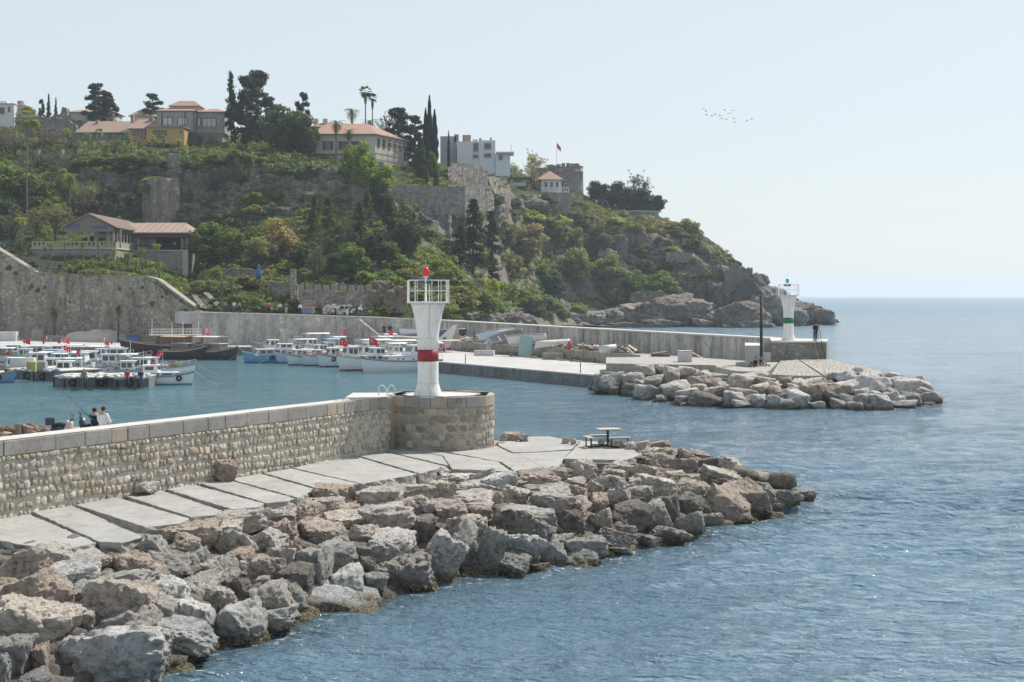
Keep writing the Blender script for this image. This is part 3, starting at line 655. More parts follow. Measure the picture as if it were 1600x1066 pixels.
# ---------------------------------------------------------------- lighthouses
M_wpaint = plain('white_tower_paint', (.84, .84, .82), .45, var=.03, scale=1.2, bump=.06, dirt=(.60, .55, .46))
M_white = plain('white_enamel', (.80, .80, .78), .4, var=.04)
M_band_r = plain('dark_red_band', (.30, .035, .045), .45, var=.1)
M_band_g = plain('green_band', (.02, .19, .10), .45, var=.1)
M_seam = plain('joint_grey', (.42, .42, .41), .6)
M_panel = plain('solar_panel', (.05, .09, .16), .2, var=.2, spec=.6)
M_blk = plain('black_steel', (.025, .025, .028), .5)
def mat_lens(name, col):
    g = G(name); return g.done(g.bsdf(col, .15, None, 0.0, .6, Emission__Color=(*col, 1), Emission__Strength=.0))
def lighthouse(loc, rz, band, lens_m, label, lens_col):
    T = empty('lighthouse', loc, rz, label, 'lighthouse')
    Hh = 4.27
    prof = [(.66, 0), (.655, .12), (.56, .36), (.485, .62), (.472, .8), (.472, 1.2), (.474, 1.6)]
    MB().lathe([(r, z) for r, z in prof]+[(.474, 1.62)], 48).build('tower_foot', M_wpaint, T, True)
    MB().lathe([(.474, 1.625), (.478, 2.155)], 48).build('colour_band', band, T, True)
    up = [(.478, 2.16), (.482, 2.65), (.50, 2.9), (.56, 3.3), (.645, 3.75), (.74, 4.1), (.80, 4.24)]
    MB().lathe(up, 48).build('flared_head', M_wpaint, T, True)
    for z in (.66, 2.66): MB().lathe([(.487 if z > 2 else .49, z), (.487 if z > 2 else .49, z+.012)], 48).build('joint_ring', M_seam, T)
    MB().tube([(.02*1, -.497, 2.68), (.02, -.558, 3.3), (.02, -.66, 3.78), (.02, -.808, 4.24)], .009, 5).build('cable', M_seam, T)
    MB().box((0, 0, 4.27), (1.84, 1.84, .07)).build('deck', M_white, T, bev=.01)
    rl = MB(); k = .88
    for z in (.50, .97):
        for a, c in (((-k, -k), (k, -k)), ((k, -k), (k, k)), ((k, k), (-k, k)), ((-k, k), (-k, -k))): rl.bar((*a, 4.3+z), (*c, 4.3+z), .035)
    rl.build('rail', M_white, T)
    for x, y in [(x, s*k) for s in (-1, 1) for x in (-k, -.53, .12, .53, k)]+[(s*k, y) for s in (-1, 1) for y in (-.3, .3)]:
        MB().bar((x, y, 4.3), (x, y, 5.27), .03).build('post', M_white, T)
    MB().bar((-.1, 0, 4.3), (-.1, 0, 5.45), .085, n=8).build('mast', M_white, T)
    MB().box((-.1, 0, 5.42), (.26, .26, .03)).build('lamp_bracket', M_white, T)
    MB().lathe([(.10, 0), (.15, .03), (.15, .3), (.12, .36), (.04, .4)], 20, (-.1, 0, 5.46)).build('lantern', lens_m, T, True)
    MB().bar((-.1, 0, 5.86), (-.1, 0, 6.55), .018, n=5).build('aerial', M_seam, T)
    for x, a in ((-.3, .5), (.08, -.5)):
        MM = Euler((R(58), 0, a)).to_matrix()
        MB().box((x, -.08, 5.22), (.30, .24, .03), M=MM).build('solar_panel', M_panel, T)
        MB().bar((-.1, 0, 5.15), (x, -.05, 5.2), .03).build('panel_arm', M_white, T)
    return T
M_lr = mat_lens('red_lens', (.75, .02, .03)); M_lg = mat_lens('teal_lens', (.02, .50, .42))
lighthouse((-3.78, 63.35, 4.42), .12, M_band_r, M_lr, 'white lighthouse with dark red band and red lantern on the near round platform', 'red')

# swimming ladder hoops on the landing
lad = empty('ladder', ay(598, 621, 63.5), 0, 'white tubular ladder hoops on the landing left of the near lighthouse', 'ladder')
for i, x in enumerate((0, .42)):
    pts = [(x-.18, 0, -.2), (x-.18, .0, .38)]+[(x-.18+.14*(1-math.cos(t)), .02*t, .38+.16*math.sin(t)) for t in [math.pi*k/8 for k in range(1, 8)]]+[(x+.12, .3, .36), (x+.16, .4, -.2)]
    MB().tube(pts, .022, 8).build('hoop', M_white, lad, True)

# picnic table
M_wood = plain('bleached_planks', (.47, .42, .34), .8, var=.25, scale=6, bump=.4)
TB = at(948, 698, 2.14); s_ = F/TB.y
pt = empty('picnic_table', TB, R(14), 'picnic table with three bench seats on a black steel frame at the paving edge', 'picnic table')
def planks(parent, c, L_, W_, n, th=.045, rz=0):
    for i in range(n):
        y = -W_/2+W_/n*(i+.5); MB().box((0, 0, 0), (L_, W_/n-.012, th)).build('plank', M_wood, parent, bev=.004, loc=(c[0]-math.sin(rz)*y, c[1]+math.cos(rz)*y, c[2])).rotation_euler = (0, 0, rz)
planks(pt, (0.1, 0, .80), 1.05, .72, 6)
MB().bar((.05, 0, 0), (.05, 0, .775), .09).build('centre_post', M_blk, pt)
MB().box((.1, 0, .765), (.8, .5, .02)).build('table_frame', M_blk, pt)
for nm, c, rz, L_ in (('a', (.42, -.62), 0, .98), ('b', (-.15, .66), 0, .98), ('c', (-.88, -.05), R(90), .98)):
    sx = empty('bench', (0, 0, 0)); sx.parent = pt
    planks(sx, (c[0], c[1], .46), L_, .30, 3, rz=rz)
    fr = MB(); d = Vector((math.cos(rz), math.sin(rz), 0))
    for e in (-.38, .38):
        p = Vector((c[0], c[1], 0))+d*e; fr.bar(p, p+Vector((0, 0, .435)), .05)
    fr.bar(Vector((c[0], c[1], .03))-d*.4, Vector((c[0], c[1], .03))+d*.4, .05)
    fr.bar(Vector((c[0], c[1], .43))-d*.4, Vector((c[0], c[1], .43))+d*.4, .05)
    fr.build('bench_frame', M_blk, sx)
    MB().bar((c[0], c[1], .03), (.05, 0, .03), .05).build('tie_bar', M_blk, sx)

# loose stones lying on the walkway against the wall
inst('boulder', ROCKS[3], wp(wall_s(342), .42, 2.14+.38), rot=(0, .1, .4), sc=(1.0, .9, .85), col=TONE['b'], label='round brown boulder lying on the slabs against the foot of the sea wall', cat='boulder')
inst('boulder', ROCKS[8], wp(wall_s(218), .32, 2.14+.2), rot=(0, -.05, .9), sc=(.85, .6, .5), col=TONE['p'], label='pale stone wedge on the slabs by the wall foot, left of the round brown boulder', cat='boulder')
# ================================================================ far breakwater, quays
M_wallf = mat_conc('weathered_sea_wall', (.42, .40, .36), (.62, .60, .555), (.16, .145, .12), .55, .6, streak=.85)
M_wallb = mat_rubble('whitewashed_rubble_wall', [(.36, .34, .30), (.54, .515, .47), (.45, .43, .39), (.64, .62, .57)], (.50, .475, .43), 1.3, 1.1, .75, (.17, .155, .13))
M_great = mat_rubble('old_town_wall_stone', [(.19, .165, .13), (.42, .37, .295), (.28, .245, .195), (.52, .47, .39)], (.31, .275, .225), 1.3, 1.7, .7, (.075, .075, .065))
M_qface = mat_conc('quay_face', (.17, .18, .175), (.27, .275, .265), (.07, .075, .07), .6, .5, streak=.6)
M_qtop = mat_conc('quay_paving', (.42, .41, .385), (.52, .51, .485), (.30, .28, .25), .5, .2)
M_ledge = mat_conc('debris_ledge_stone', (.28, .25, .205), (.40, .365, .31), (.15, .13, .11), .8, .8, streak=.3)
M_cobb = mat_rubble('cobbled_slab', [(.42, .39, .33), (.52, .49, .43), (.47, .44, .38), (.55, .52, .46)], (.34, .31, .26), 3.0, 3.0, .0)
M_pale = mat_conc('pale_concrete', (.52, .51, .48), (.62, .61, .58), (.40, .38, .34), 1.0, .2)
quay_xy = [(9.0, 136.5), (-8.25, 165), (-39, 213.5), (-200, 213), (-200, 275), (-30, 245), (-9, 218), (26, 142), (16, 136)]
MB().prism(quay_xy, -4, 1.2).build('quay', M_qtop, kind='structure')
qf = empty('quay_wall', (9, 136.5, 0), kind='structure')
seg = [((9.0, 136.5), (-8.25, 165)), ((-8.25, 165), (-39, 213.5)), ((-39, 213.5), (-200, 213))]
for a, b_ in seg:
    a = Vector((*a, 0)); b_ = Vector((*b_, 0)); n = max(1, round((b_-a).length/8.5)); d = (b_-a).normalized(); nn = Vector((d.y, -d.x, 0))*(-1)
    if nn.y > 0: nn = -nn
    for i in range(n):
        p, q_ = a.lerp(b_, i/n)+d*.03, a.lerp(b_, (i+1)/n)-d*.03; rz = math.atan2(d.y, d.x); u = random.uniform(-.04, .04)
        MB().box((p+q_)/2+nn*(.1+u)+Vector((0, 0, -.9))-qf.location, ((q_-p).length, .3, 3.98), rz).build('face_block', M_qface, qf)
        MB().box((p+q_)/2+nn*(.45+u)+Vector((0, 0, -1.6))-qf.location, ((q_-p).length, .5, 3.5), rz).build('footing', M_qface, qf)
        MB().box((p+q_)/2-nn*.1+Vector((0, 0, 1.19))-qf.location, ((q_-p).length, .6, .16), rz).build('kerb_stone', M_pale, qf, bev=.02)
# iron bollards standing on the quay edge
for i, (px, Y) in enumerate(((727, 160.5), (907, 142.0))):
    P = Vector((*xy(px, Y), 1.2)); MBo = MB().tube([(0, 0, 0), (0, 0, .55), (.02, 0, 1.15)], [.07, .05, .035], 8)
    o = MBo.build('mooring_post', M_blk, loc=P); tag(o, ('thin iron post on the quay edge just right of the red banded lighthouse', 'thin iron post on the quay edge before the grey end wall')[i], 'post', 'iron posts on the quay edge')
MB().prism([xy(696, 203), xy(840, 178), xy(940, 163), xy(1062, 148), xy(1062, 156), xy(1000, 163.5), xy(840, 187.5), xy(700, 212)], .5, 2.45).build('rubble_ledge', M_ledge, kind='structure')
MB().prism([xy(947, 136), xy(1055, 133.5), xy(1166, 131.5), (25.2, 142), (15, 163), xy(1000, 150), xy(947, 149)], -2, 2.46).build('end_platform', mat_conc('end_platform_concrete', (.33, .32, .29), (.43, .41, .37), (.2, .19, .165), .9, .6), kind='structure')
# tall wall
WP = [(1206, 140, 4.8), (1000, 163, 4.93), (840, 187, 5.05), (700, 212, 5.29), (640, 222, 5.35)]
WQ = [(640, 222, 5.35), (600, 222, 5.6), (450, 222.5, 6.07), (300, 224, 6.45)]
def wall_run(name, pts, mat, z0, th, label, cat, cap_m, capz=.18, seg_len=5.5, parent=None, panel=True):
    W = empty(name, Vector((*xy(pts[0][0], pts[0][1]), 0)), 0, label, cat) if parent is None else parent
    for i in range(len(pts)-1):
        a = Vector((*xy(pts[i][0], pts[i][1]), pts[i][2])); b_ = Vector((*xy(pts[i+1][0], pts[i+1][1]), pts[i+1][2]))
        d = (b_-a); d2 = Vector((d.x, d.y, 0)); L_ = d2.length; u = d2/L_; nn = Vector((-u.y, u.x, 0))
        if nn.y < 0: nn = -nn
        n = max(1, round(L_/seg_len))
        for k in range(n):
            p, q_ = a.lerp(b_, k/n), a.lerp(b_, (k+1)/n); g0 = u*.02
            po = [p+g0, q_-g0, q_-g0+nn*th, p+g0+nn*th]
            MB().prism([(v.x-W.location.x, v.y-W.location.y) for v in po], z0, [p.z-capz, q_.z-capz, q_.z-capz, p.z-capz]).build('wall_panel', mat, W)
            po = [p-nn*.12, q_-nn*.12, q_+nn*(th+.1), p+nn*(th+.1)]
            MB().prism([(v.x-W.location.x, v.y-W.location.y) for v in po], [p.z-capz+.01, q_.z-capz+.01, q_.z-capz+.01, p.z-capz+.01], [p.z, q_.z, q_.z, p.z]).build('coping', cap_m, W)
    return W
wall_run('sea_wall', WP, M_wallf, 0, 1.5, 'long weathered concrete wall of the far breakwater behind the debris ledge', 'sea wall', M_topc)
wall_run('harbour_wall', WQ, M_wallb, 0, 1.2, 'streaked stone wall holding up the promenade behind the moored boats', 'retaining wall', M_topc, seg_len=9)
MB().prism([xy(640, 222.5), xy(450, 223), xy(285, 224.5), xy(270, 236), xy(450, 232), xy(640, 231)], [4.5]*6, [5.3, 6.0, 6.4, 6.4, 6.0, 5.3]).build('promenade', M_qtop, kind='structure')
# steps let into the wall and the landing below
st = empty('stone_steps', Vector((*xy(600, 218), 1.2)), 0, 'flight of stone steps running down the harbour wall to a landing', 'steps')
x0, x1 = xy(562, 221)[0], xy(597, 221)[0]; n = 14
for i in range(n):
    t = i/n; xx = x0+(x1-x0)*t; z = 5.45-(5.45-2.7)*(i+1)/n
    MB().box((xx+(x1-x0)/n/2-st.location.x, 220.6-st.location.y, (z+1.2)/2-1.2), ((x1-x0)/n-.01, 2.4, z-1.2)).build('step', M_wallb, st)
    MB().box((xx+(x1-x0)/n/2-st.location.x, 219.1-st.location.y, z-1.2+.02), ((x1-x0)/n+.06, .9, .09)).build('lit_tread', M_pale, st)  # pale overhanging caps: light on the treads put into their colour
    MB().box((xx+(x1-x0)/n/2-st.location.x, 219.38-st.location.y, (z+1.2)/2-1.22), ((x1-x0)/n-.01, .06, z-1.24)).build('step_facing', M_wallb, st) if i % 3 == 0 and False else None
a_, b_ = xy(597, 218)[0], xy(700, 205)[0]
MB().prism([xy(597, 219.3), xy(700, 205), xy(708, 209), xy(645, 221), xy(597, 221.9)], .9, 2.62).build('landing', M_wallb, kind='structure')
MB().prism([xy(597, 219.2), xy(700, 204.9), xy(708, 209), xy(645, 221), xy(597, 221.9)], 2.625, 2.72).build('landing_paving', M_pale, kind='structure')

# platform of the green banded lighthouse
fp = empty('lighthouse_platform', Vector((*xy(1250, 133), 3.0)), 0, 'square stained stone platform under the green banded lighthouse', 'platform')
def sub(poly, o): return [(p[0]-o.location.x, p[1]-o.location.y) for p in poly]
M_pf = mat_rubble('platform_stonework', [(.28, .26, .225), (.36, .335, .29), (.31, .29, .255), (.42, .39, .34)], (.33, .305, .26), 2.0, 2.2, .75, (.13, .12, .10))
MB().prism(sub([xy(1206, 130.2), xy(1291, 129.8), xy(1293, 136.5), xy(1206, 137.5)], fp), -2.5, 1.62).build('platform_core', M_pf, fp)
MB().prism(sub([xy(1205, 130.1), xy(1291.5, 129.7), xy(1294, 136.6), xy(1203, 141)], fp), 1.625, 1.78).build('coping', M_topc, fp)
lighthouse(Vector((*xy(1232, 132.6), 4.76)), -.1, M_band_g, M_lg, 'white lighthouse with green band and teal lantern on the far breakwater', 'green')
ld = empty('ladder', Vector((*xy(1281, 129.4), 3.0)), 0, 'leaning black iron ladder against the platform of the green banded lighthouse', 'ladder')
for k in (0, .5):
    MB().tube([(k, -.55, 0), (k-.35, .15, 1.9), (k-.4, .2, 2.6), (k-.42, .45, 2.8), (k-.42, .8, 2.6), (k-.42, .85, 1.8)], .03, 6).build('side_rail', M_blk, ld)
for k in range(8):
    t = k/8; MB().bar((-.35*t, -.5+.65*t, .2+1.6*t), (.5-.35*t, -.5+.65*t, .2+1.6*t), .03).build('rung', M_blk, ld)
# door recess, pale blocks, lamp post
o = MB().prism([xy(1164, 131), xy(1190, 130.5), xy(1190, 138), xy(1164, 139)], 2.4, 4.35).build('concrete_buttress', M_pale); tag(o, 'plain pale concrete buttress left of the black lamp post on the far breakwater', 'buttress')
o = MB().box(Vector((*xy(1194.5, 129.6), 3.35)), (1.0, .9, .85)).build('concrete_box', M_pale, bev=.03); tag(o, 'low pale concrete box behind the two people sitting by the lamp post', 'box')
dr = empty('door', Vector((*xy(1199, 136), 2.6)), 0, 'narrow cream slatted door set in the wall end beside the lamp post', 'door')
MB().box((0, 0, 1.05), (.75, .06, 2.1)).build('door_leaf', M_topc, dr)
for k in range(9): MB().box((0, -.05, .2+k*.22), (.7, .04, .05)).build('slat', M_pale, dr)
LPp = Vector((*xy(1189.5, 128.6), 2.9)); lp = empty('street_lamp', LPp, 0, 'tall black lamp post with one glass globe left of the green banded lighthouse', 'street lamp')
MB().tube([(0, 0, 0), (0, 0, .5), (0, 0, 6.1)], [.17, .15, .11], 10).build('pole', M_blk, lp, True)
MB().bar((0, 0, 6.0), (-.35, -.1, 6.02), .05).build('bracket', M_blk, lp)
M_glob = plain('frosted_glass', (.42, .46, .46), .15, spec=.8)
MB().lathe([(.02, -.2), (.16, -.14), (.21, 0), (.17, .12), (.03, .2)], 14, (-.42, -.1, 5.93)).build('globe', M_glob, lp, True)
MB().lathe([(.2, .0), (.12, .1), (.02, .13)], 14, (-.42, -.1, 6.03)).build('lamp_hood', M_blk, lp, True)
bx = empty('concrete_block', Vector((*xy(1070, 139), 2.46)), .05, 'white square concrete block standing alone at the left end of the far breakwater', 'block')
MB().box((0, 0, .52), (1.24, 1.2, 1.04)).build('block_body', M_pale, bx, bev=.03); MB().box((0, 0, 1.08), (1.3, 1.26, .07)).build('lid', M_topc, bx)
po = empty('barrier_pole', Vector((*xy(1091, 141), 2.5)), 0, 'red and white striped barrier pole lying beside the white concrete block', 'pole')
a = Vector((-.65, .3, .85)); b_ = Vector((.75, -.3, .05))
for k in range(8): MB().bar(a.lerp(b_, k/8), a.lerp(b_, (k+1)/8), .07, n=8).build('stripe', M_white if k % 2 else M_lr, po)

# ---------------------------------------------------------------- far mound: slabs and boulders
def sl_at(px, py):
    Y = 53319/(py-462+314.3); return ay(px, py, Y)
fs_ = empty('sloping_apron', sl_at(1250, 575), kind='structure')
for i, (pl, m) in enumerate([([(1166, 574), (1199, 566), (1216, 566), (1201, 580), (1180, 580)], M_slab), ([(1219, 564), (1247, 562), (1284, 587), (1244, 587), (1205, 585)], M_cobb), ([(1249, 562), (1300, 561), (1316, 566), (1350, 573), (1379, 580), (1378, 585), (1346, 582), (1318, 581), (1288, 587)], M_cobb),
        ([(1212, 588.5), (1290, 590), (1292, 594), (1212, 593)], M_slab), ([(1119, 570), (1166, 574), (1180, 580), (1150, 580), (1118, 573)], M_slab)]):
    P = [sl_at(x, y) for x, y in pl]
    if i == 3: P = [p-Vector((0, 0, .35)) for p in P]
    ps = [(p.x-fs_.location.x, p.y-fs_.location.y) for p in P]
    MB().prism(ps, [p.z-.7-fs_.location.z for p in P], [p.z-fs_.location.z for p in P]).build('slab', m, fs_, bev=.03)
FTOP = [(925, 596, 1.2), (960, 580, 1.9), (1100, 575, 2.2), (1163, 577, 2.3), (1204, 585, 2.1), (1290, 590, 2.0), (1320, 581, 2.2), (1379, 584, 2.1), (1400, 590, 1.8), (1440, 603, 1.0), (1468, 628, 0)]
FWAT = [(925, 610), (960, 617), (1000, 620), (1030, 628), (1080, 636), (1150, 638), (1250, 638), (1340, 640), (1400, 639), (1440, 634), (1470, 631)]
FT_y = [(a, b) for a, b, c in FTOP]; FT_z = [(a, c) for a, b, c in FTOP]
def fmound(px, py, drop=0.0):
    yt, yw, zt = lerp_tab(FT_y, px), lerp_tab(FWAT, px), lerp_tab(FT_z, px)
    t = max(-.1, min(1.05, (py-yt)/max(6, yw-yt))); return at(px, py, zt*max(0, 1-max(t, 0))**.9-drop)
FARR = """956 598 44 26 g;989 594 40 20 g;986 609 30 18 d;1010 578 34 16 p;1021 596 28 22 p;1047 589 28 26 p;1077 582 38 17 p;1032 577 20 14 g;1014 616 46 22 w;1059 607 48 20 p;1102 588 34 15 p;1090 596 32 15 b;1113 599 30 16 b;1159 598 42 24 p;1126 590 28 12 p;1187 610 30 20 p;1073 615 36 14 w;1104 625 56 19 d;1117 614 36 18 p;1147 626 38 24 w;1158 632 32 16 w;1186 628 26 20 w;1209 630 26 22 w;1067 626 26 14 g;1073 633 22 9 d;1035 623 19 12 g;1027 627 16 8 p;1158 616 46 16 b;1131 604 30 14 p;1207 603 28 12 p;1211 613 22 18 b;1197 596 34 13 p;1141 581 40 14 p;1181 589 42 14 p;994 614 22 10 d;960 611 20 14 d;
1233 614 28 20 b;1229 597 22 14 b;1251 601 28 15 p;1255 610 24 21 b;1249 627 40 26 w;1222 632 48 17 g;1206 627 20 12 g;1277 609 36 18 b;1297 620 30 17 d;1276 634 24 12 w;1311 612 44 20 b;1309 632 26 15 g;1325 626 30 17 g;1335 635 30 14 g;1346 627 28 22 g;1375 630 38 22 w;1411 632 40 16 w;1423 625 38 20 g;1447 624 42 20 g;1322 589 36 18 w;1335 584 24 15 w;1360 589 34 14 w;1327 605 46 20 w;1364 603 54 26 w;1398 589 28 13 w;1413 604 46 24 w;1425 596 40 14 p;1438 603 34 18 p;1446 614 26 14 p;1370 618 24 12 w;1392 619 28 12 w;1295 586 18 11 w;1299 602 20 10 b;1273 597 38 11 p;1278 623 18 12 d;1462 625 12 14 d;940 600 26 24 g;945 608 22 14 d;1390 612 22 12 p;1346 614 26 12 w;1340 597 22 12 w;1382 596 24 12 w;1222 622 22 14 b;1240 605 20 10 p;1170 624 22 12 b;1092 606 26 12 p;1040 608 24 12 p;1000 600 20 12 p;1402 622 24 12 w;1360 636 22 10 g;1430 613 22 12 p;1452 632 20 8 g"""
FZ = [(985, 'at the corner of the grey end platform'), (1050, 'below the left part of the grey end platform'), (1110, 'below the white square concrete block'), (1165, 'left of the lamp post'), (1215, 'below the two sitting people'), (1270, 'below the green banded lighthouse'), (1330, 'below the cobbled apron'), (1390, 'right of the cobbled apron'), (1600, 'at the seaward tip of the far breakwater')]
FR = [(.33, 'top row'), (.66, 'middle row'), (9, 'waterline')]
far_rocks = []
for k, rec in enumerate(FARR.replace('\n', '').split(';')):
    a = rec.split(); px, py, pw, ph = map(float, a[:4]); P = fmound(px, py+ph*.15); s = F/P.y
    W, Hh = pw/s*1.08, ph/s*1.35; Dp = min(2.4, (W+Hh)*.55); Q = ay(px, py+1, P.y+.1*Dp)
    o = inst('boulder', ROCKF[k % 16], Q, rot=(R(random.uniform(-8, 8)), R(random.uniform(-12, 12)), R(random.choice((0, 180))+random.uniform(-6, 6))), sc=(W*random.choice((1, -1)), Dp, Hh), col=vary(TONE[a[4]], .92, 1.1), group='boulders heaped round the far breakwater')
    yt, yw = lerp_tab(FT_y, px), lerp_tab(FWAT, px); far_rocks.append((o, px, py, pw*1.6, ph*1.6, a[4], (py-yt)/max(6, yw-yt)))
label_rocks(far_rocks, FZ, FR, '')
pts = []; szs = []
for i in range(900):
    px = random.uniform(928, 1466); yt, yw = lerp_tab(FT_y, px), lerp_tab(FWAT, px); P = fmound(px, yt+(yw-yt)*random.random()**.9, .25); s = random.uniform(.4, 1.1); pts.append(P); szs.append((s*1.3, s*1.1, s*.8))
scatter_small(pts, szs, 'packing_stones', M_bould_far, cols=(.34, .315, .275))
V = []
for i in range(60):
    px = 925+545*i/59; yt, yw = lerp_tab(FT_y, px), lerp_tab(FWAT, px)
    for j in range(8): V.append(fmound(px, yt+(yw-yt)*j/7, .45))
    p = fmound(px, yw, 0); V.append(Vector((p.x, p.y-1, -2)))
MB().add(V, [(i*9+j, i*9+j+1, (i+1)*9+j+1, (i+1)*9+j) for i in range(59) for j in range(8)]).build('rubble_mound', M_bould_far, kind='structure', col=(.2, .185, .16))
b = MB().prism([xy(1166, 131), xy(1216, 128), xy(1300, 129), xy(1376, 125.5), xy(1385, 128), xy(1330, 136), xy(1292, 140), xy(1166, 140)], -2.5, [2.3, 2.9, 2.9, 1.95, 1.8, 1.6, 2.2, 2.2]); b.build('mound_core', M_ledge, kind='structure')
pts = []; szs = []
for i in range(150):
    t = random.random(); a = Vector((*xy(1295, 134), 2.2)).lerp(Vector((*xy(1452, 121.5), .6)), t); d = random.random()
    pts.append((a.x+d*2, a.y+d*4, a.z-d*2.2-.3)); s = random.uniform(.8, 1.7); szs.append((s, s, s*.7))
scatter_small(pts, szs, 'seaward_rubble', M_bould_far, cols=(.42, .385, .33))
# ================================================================ the cliff and the town hill
PROF = {
 -260: [(440,256),(415,266),(380,280),(330,292),(280,310),(245,330),(215,345),(200,385)],
 0: [(430,257),(402,266),(380,275),(340,290),(290,306),(248,330),(218,345),(200,385)],
 60: [(428,254),(402,262),(388,270),(345,288),(290,306),(248,326),(222,340),(202,380)],
 150: [(431,246),(410,256),(402,262),(350,296),(335,303),(252,309),(240,320),(205,380)],
 230: [(436,240),(426,256),(416,268),(404,276),(352,298),(338,304),(252,309),(240,320),(205,380)],
 300: [(482,229),(464,242),(450,262),(442,274),(392,292),(350,300),(258,309),(245,318),(210,372)],
 370: [(488,230),(468,236),(450,248),(420,264),(385,286),(340,300),(245,310),(236,320),(215,360)],
 450: [(491,230),(470,236),(452,248),(425,264),(390,284),(335,301),(258,309),(246,320),(222,355)],
 520: [(494,230),(470,237),(450,250),(425,266),(390,284),(330,302),(262,310),(250,320),(230,355)],
 600: [(497,228),(482,236),(455,248),(425,264),(395,284),(340,302),(284,312),(262,322),(240,355)],
 650: [(499,229),(478,240),(455,252),(420,270),(390,290),(350,306),(296,312),(285,322),(255,355)],
 700: [(500,234),(475,250),(450,268),(410,292),(370,312),(300,322),(288,330),(268,340),(255,365)],
 760: [(506,270),(484,290),(455,310),(410,334),(365,356),(300,364),(290,372),(270,380),(255,400)],
 800: [(507,330),(492,345),(468,362),(430,378),(385,398),(330,410),(300,414),(292,422),(262,450)],
 850: [(508,370),(492,380),(470,392),(435,402),(390,416),(340,426),(306,430),(298,436),(292,470)],
 900: [(509,395),(494,402),(474,410),(440,418),(395,428),(350,436),(325,440),(302,448),(296,480)],
 950: [(510,400),(494,408),(472,414),(440,420),(390,430),(352,437),(338,444),(330,452),(328,480)],
 1000: [(511,405),(496,412),(470,420),(440,425),(390,432),(352,440),(342,446),(336,452),(332,480)],
 1050: [(512,408),(496,414),(470,420),(440,425),(400,431),(370,437),(356,445),(350,452),(346,470)],
 1100: [(513,411),(498,416),(475,420),(445,424),(412,430),(388,438),(380,446),(374,455),(372,468)],
 1135: [(514,413),(500,417),(480,421),(455,425),(430,430),(414,437),(408,443),(404,450),(403,458)],
 1170: [(514,416),(502,419),(488,423),(466,427),(450,431),(436,436),(432,440),(430,445),(430,450)],
 1210: [(513,420),(505,422),(495,425),(480,428),(468,431),(459,435),(456,438),(455,441),(455,446)],
 1245: [(512,425),(507,426),(500,428),(492,430),(484,432),(477,434),(474,437),(473,439),(473,443)],
 1285: [(510,430),(506,431),(501,432),(497,433),(492,434),(487,435),(485,437),(484,438),(484,441)],
 1308: [(509,433),(508,433.3),(506,433.7),(505,434),(504,434.5),(502,435),(502,436),(502,437),(503,439)]}
NP = 170
def resample(pr):
    a = np.array(pr, float); d = np.hypot(np.diff(a[:, 0]), np.diff(a[:, 1])*1.1); s = np.r_[0, np.cumsum(d)]; s /= s[-1]
    t = np.linspace(0, 1, NP); return np.c_[np.interp(t, s, a[:, 0]), np.interp(t, s, a[:, 1])]
pk = sorted(PROF); RP = np.stack([resample(PROF[k]) for k in pk])
def prof_at(px):
    px = max(pk[0], min(pk[-1], px)); j = int(np.searchsorted(pk, px)); j = max(1, min(len(pk)-1, j)); t = (px-pk[j-1])/(pk[j]-pk[j-1]); return RP[j-1]*(1-t)+RP[j]*t
def ground(px, py):
    """the point of the hillside that the photograph shows at px, py"""
    p = prof_at(px); py_ = max(p[:, 0].min(), min(p[:, 0].max(), py)); o = np.argsort(p[:, 0]); return ay(px, py_, float(np.interp(py_, p[o, 0], p[o, 1])))
cols = np.r_[np.arange(-260, 1309, 3.0), 1308]
W = np.zeros((len(cols), NP+6, 3))
for i, px in enumerate(cols):
    p = prof_at(px); Y = p[:, 1]; X = (px-800)*Y/F; Z = H-(p[:, 0]-HZ)*Y/F; W[i, :NP] = np.c_[X, Y, Z]
    e = W[i, NP-1]; k = e[0]/e[1]
    flat = max(0, min(1, (900-px)/150)); d = 12+130*flat
    for q, (dy, dz) in enumerate(((.15, .2), (.35, .1), (.6, -.5*(1-flat)-.1), (.8, -.6), (.95, -1), (1.0, -1.1))):
        yy = e[1]+d*dy; zz = e[2]*(1+dz) if dz < 0 else e[2]+dz; W[i, NP+q] = (k*yy, yy, max(zz, -3))
P = W.reshape(-1, 3).copy()
# steepness drives how much crag there is
dz = np.gradient(W[:, :, 2], axis=1); dy = np.abs(np.gradient(W[:, :, 1], axis=1))+1e-3; st_ = np.clip(dz/dy/2.5, 0, 1).reshape(-1)
pxs = np.repeat(cols, NP+6); right = np.clip((pxs-1080)/60, 0, 1); tail = np.tile(np.r_[np.ones(NP), np.zeros(6)], len(cols))
n1 = fbm(P*np.array([.09, .09, .05]), 1, 4); n2 = ridge(P*np.array([.22, .22, .10]), 2, 4); n3 = fbm(P*.55, 3, 4); n4 = ridge(P*np.array([.8, .8, .5]), 8, 3)
am = (.35+1.6*st_+1.2*right)*tail*np.clip((1308-pxs)/30, .15, 1)
lz = P[:, 2]*.28+1.5*fbm(P*.03, 14, 2); led = np.abs((lz % 1)-.5)*2
P[:, 1] -= am*(1.3*n1+1.0*n2+.55*n3+.55*n4+1.1*(led**.5-.6)*st_)
P[:, 0] += am*.6*(fbm(P*.12, 11, 3)+.4*n3)
P[:, 2] += (.25+.9*right)*tail*np.clip((1308-pxs)/30, .1, 1)*(.6*n1+.45*n2+.25*n3)
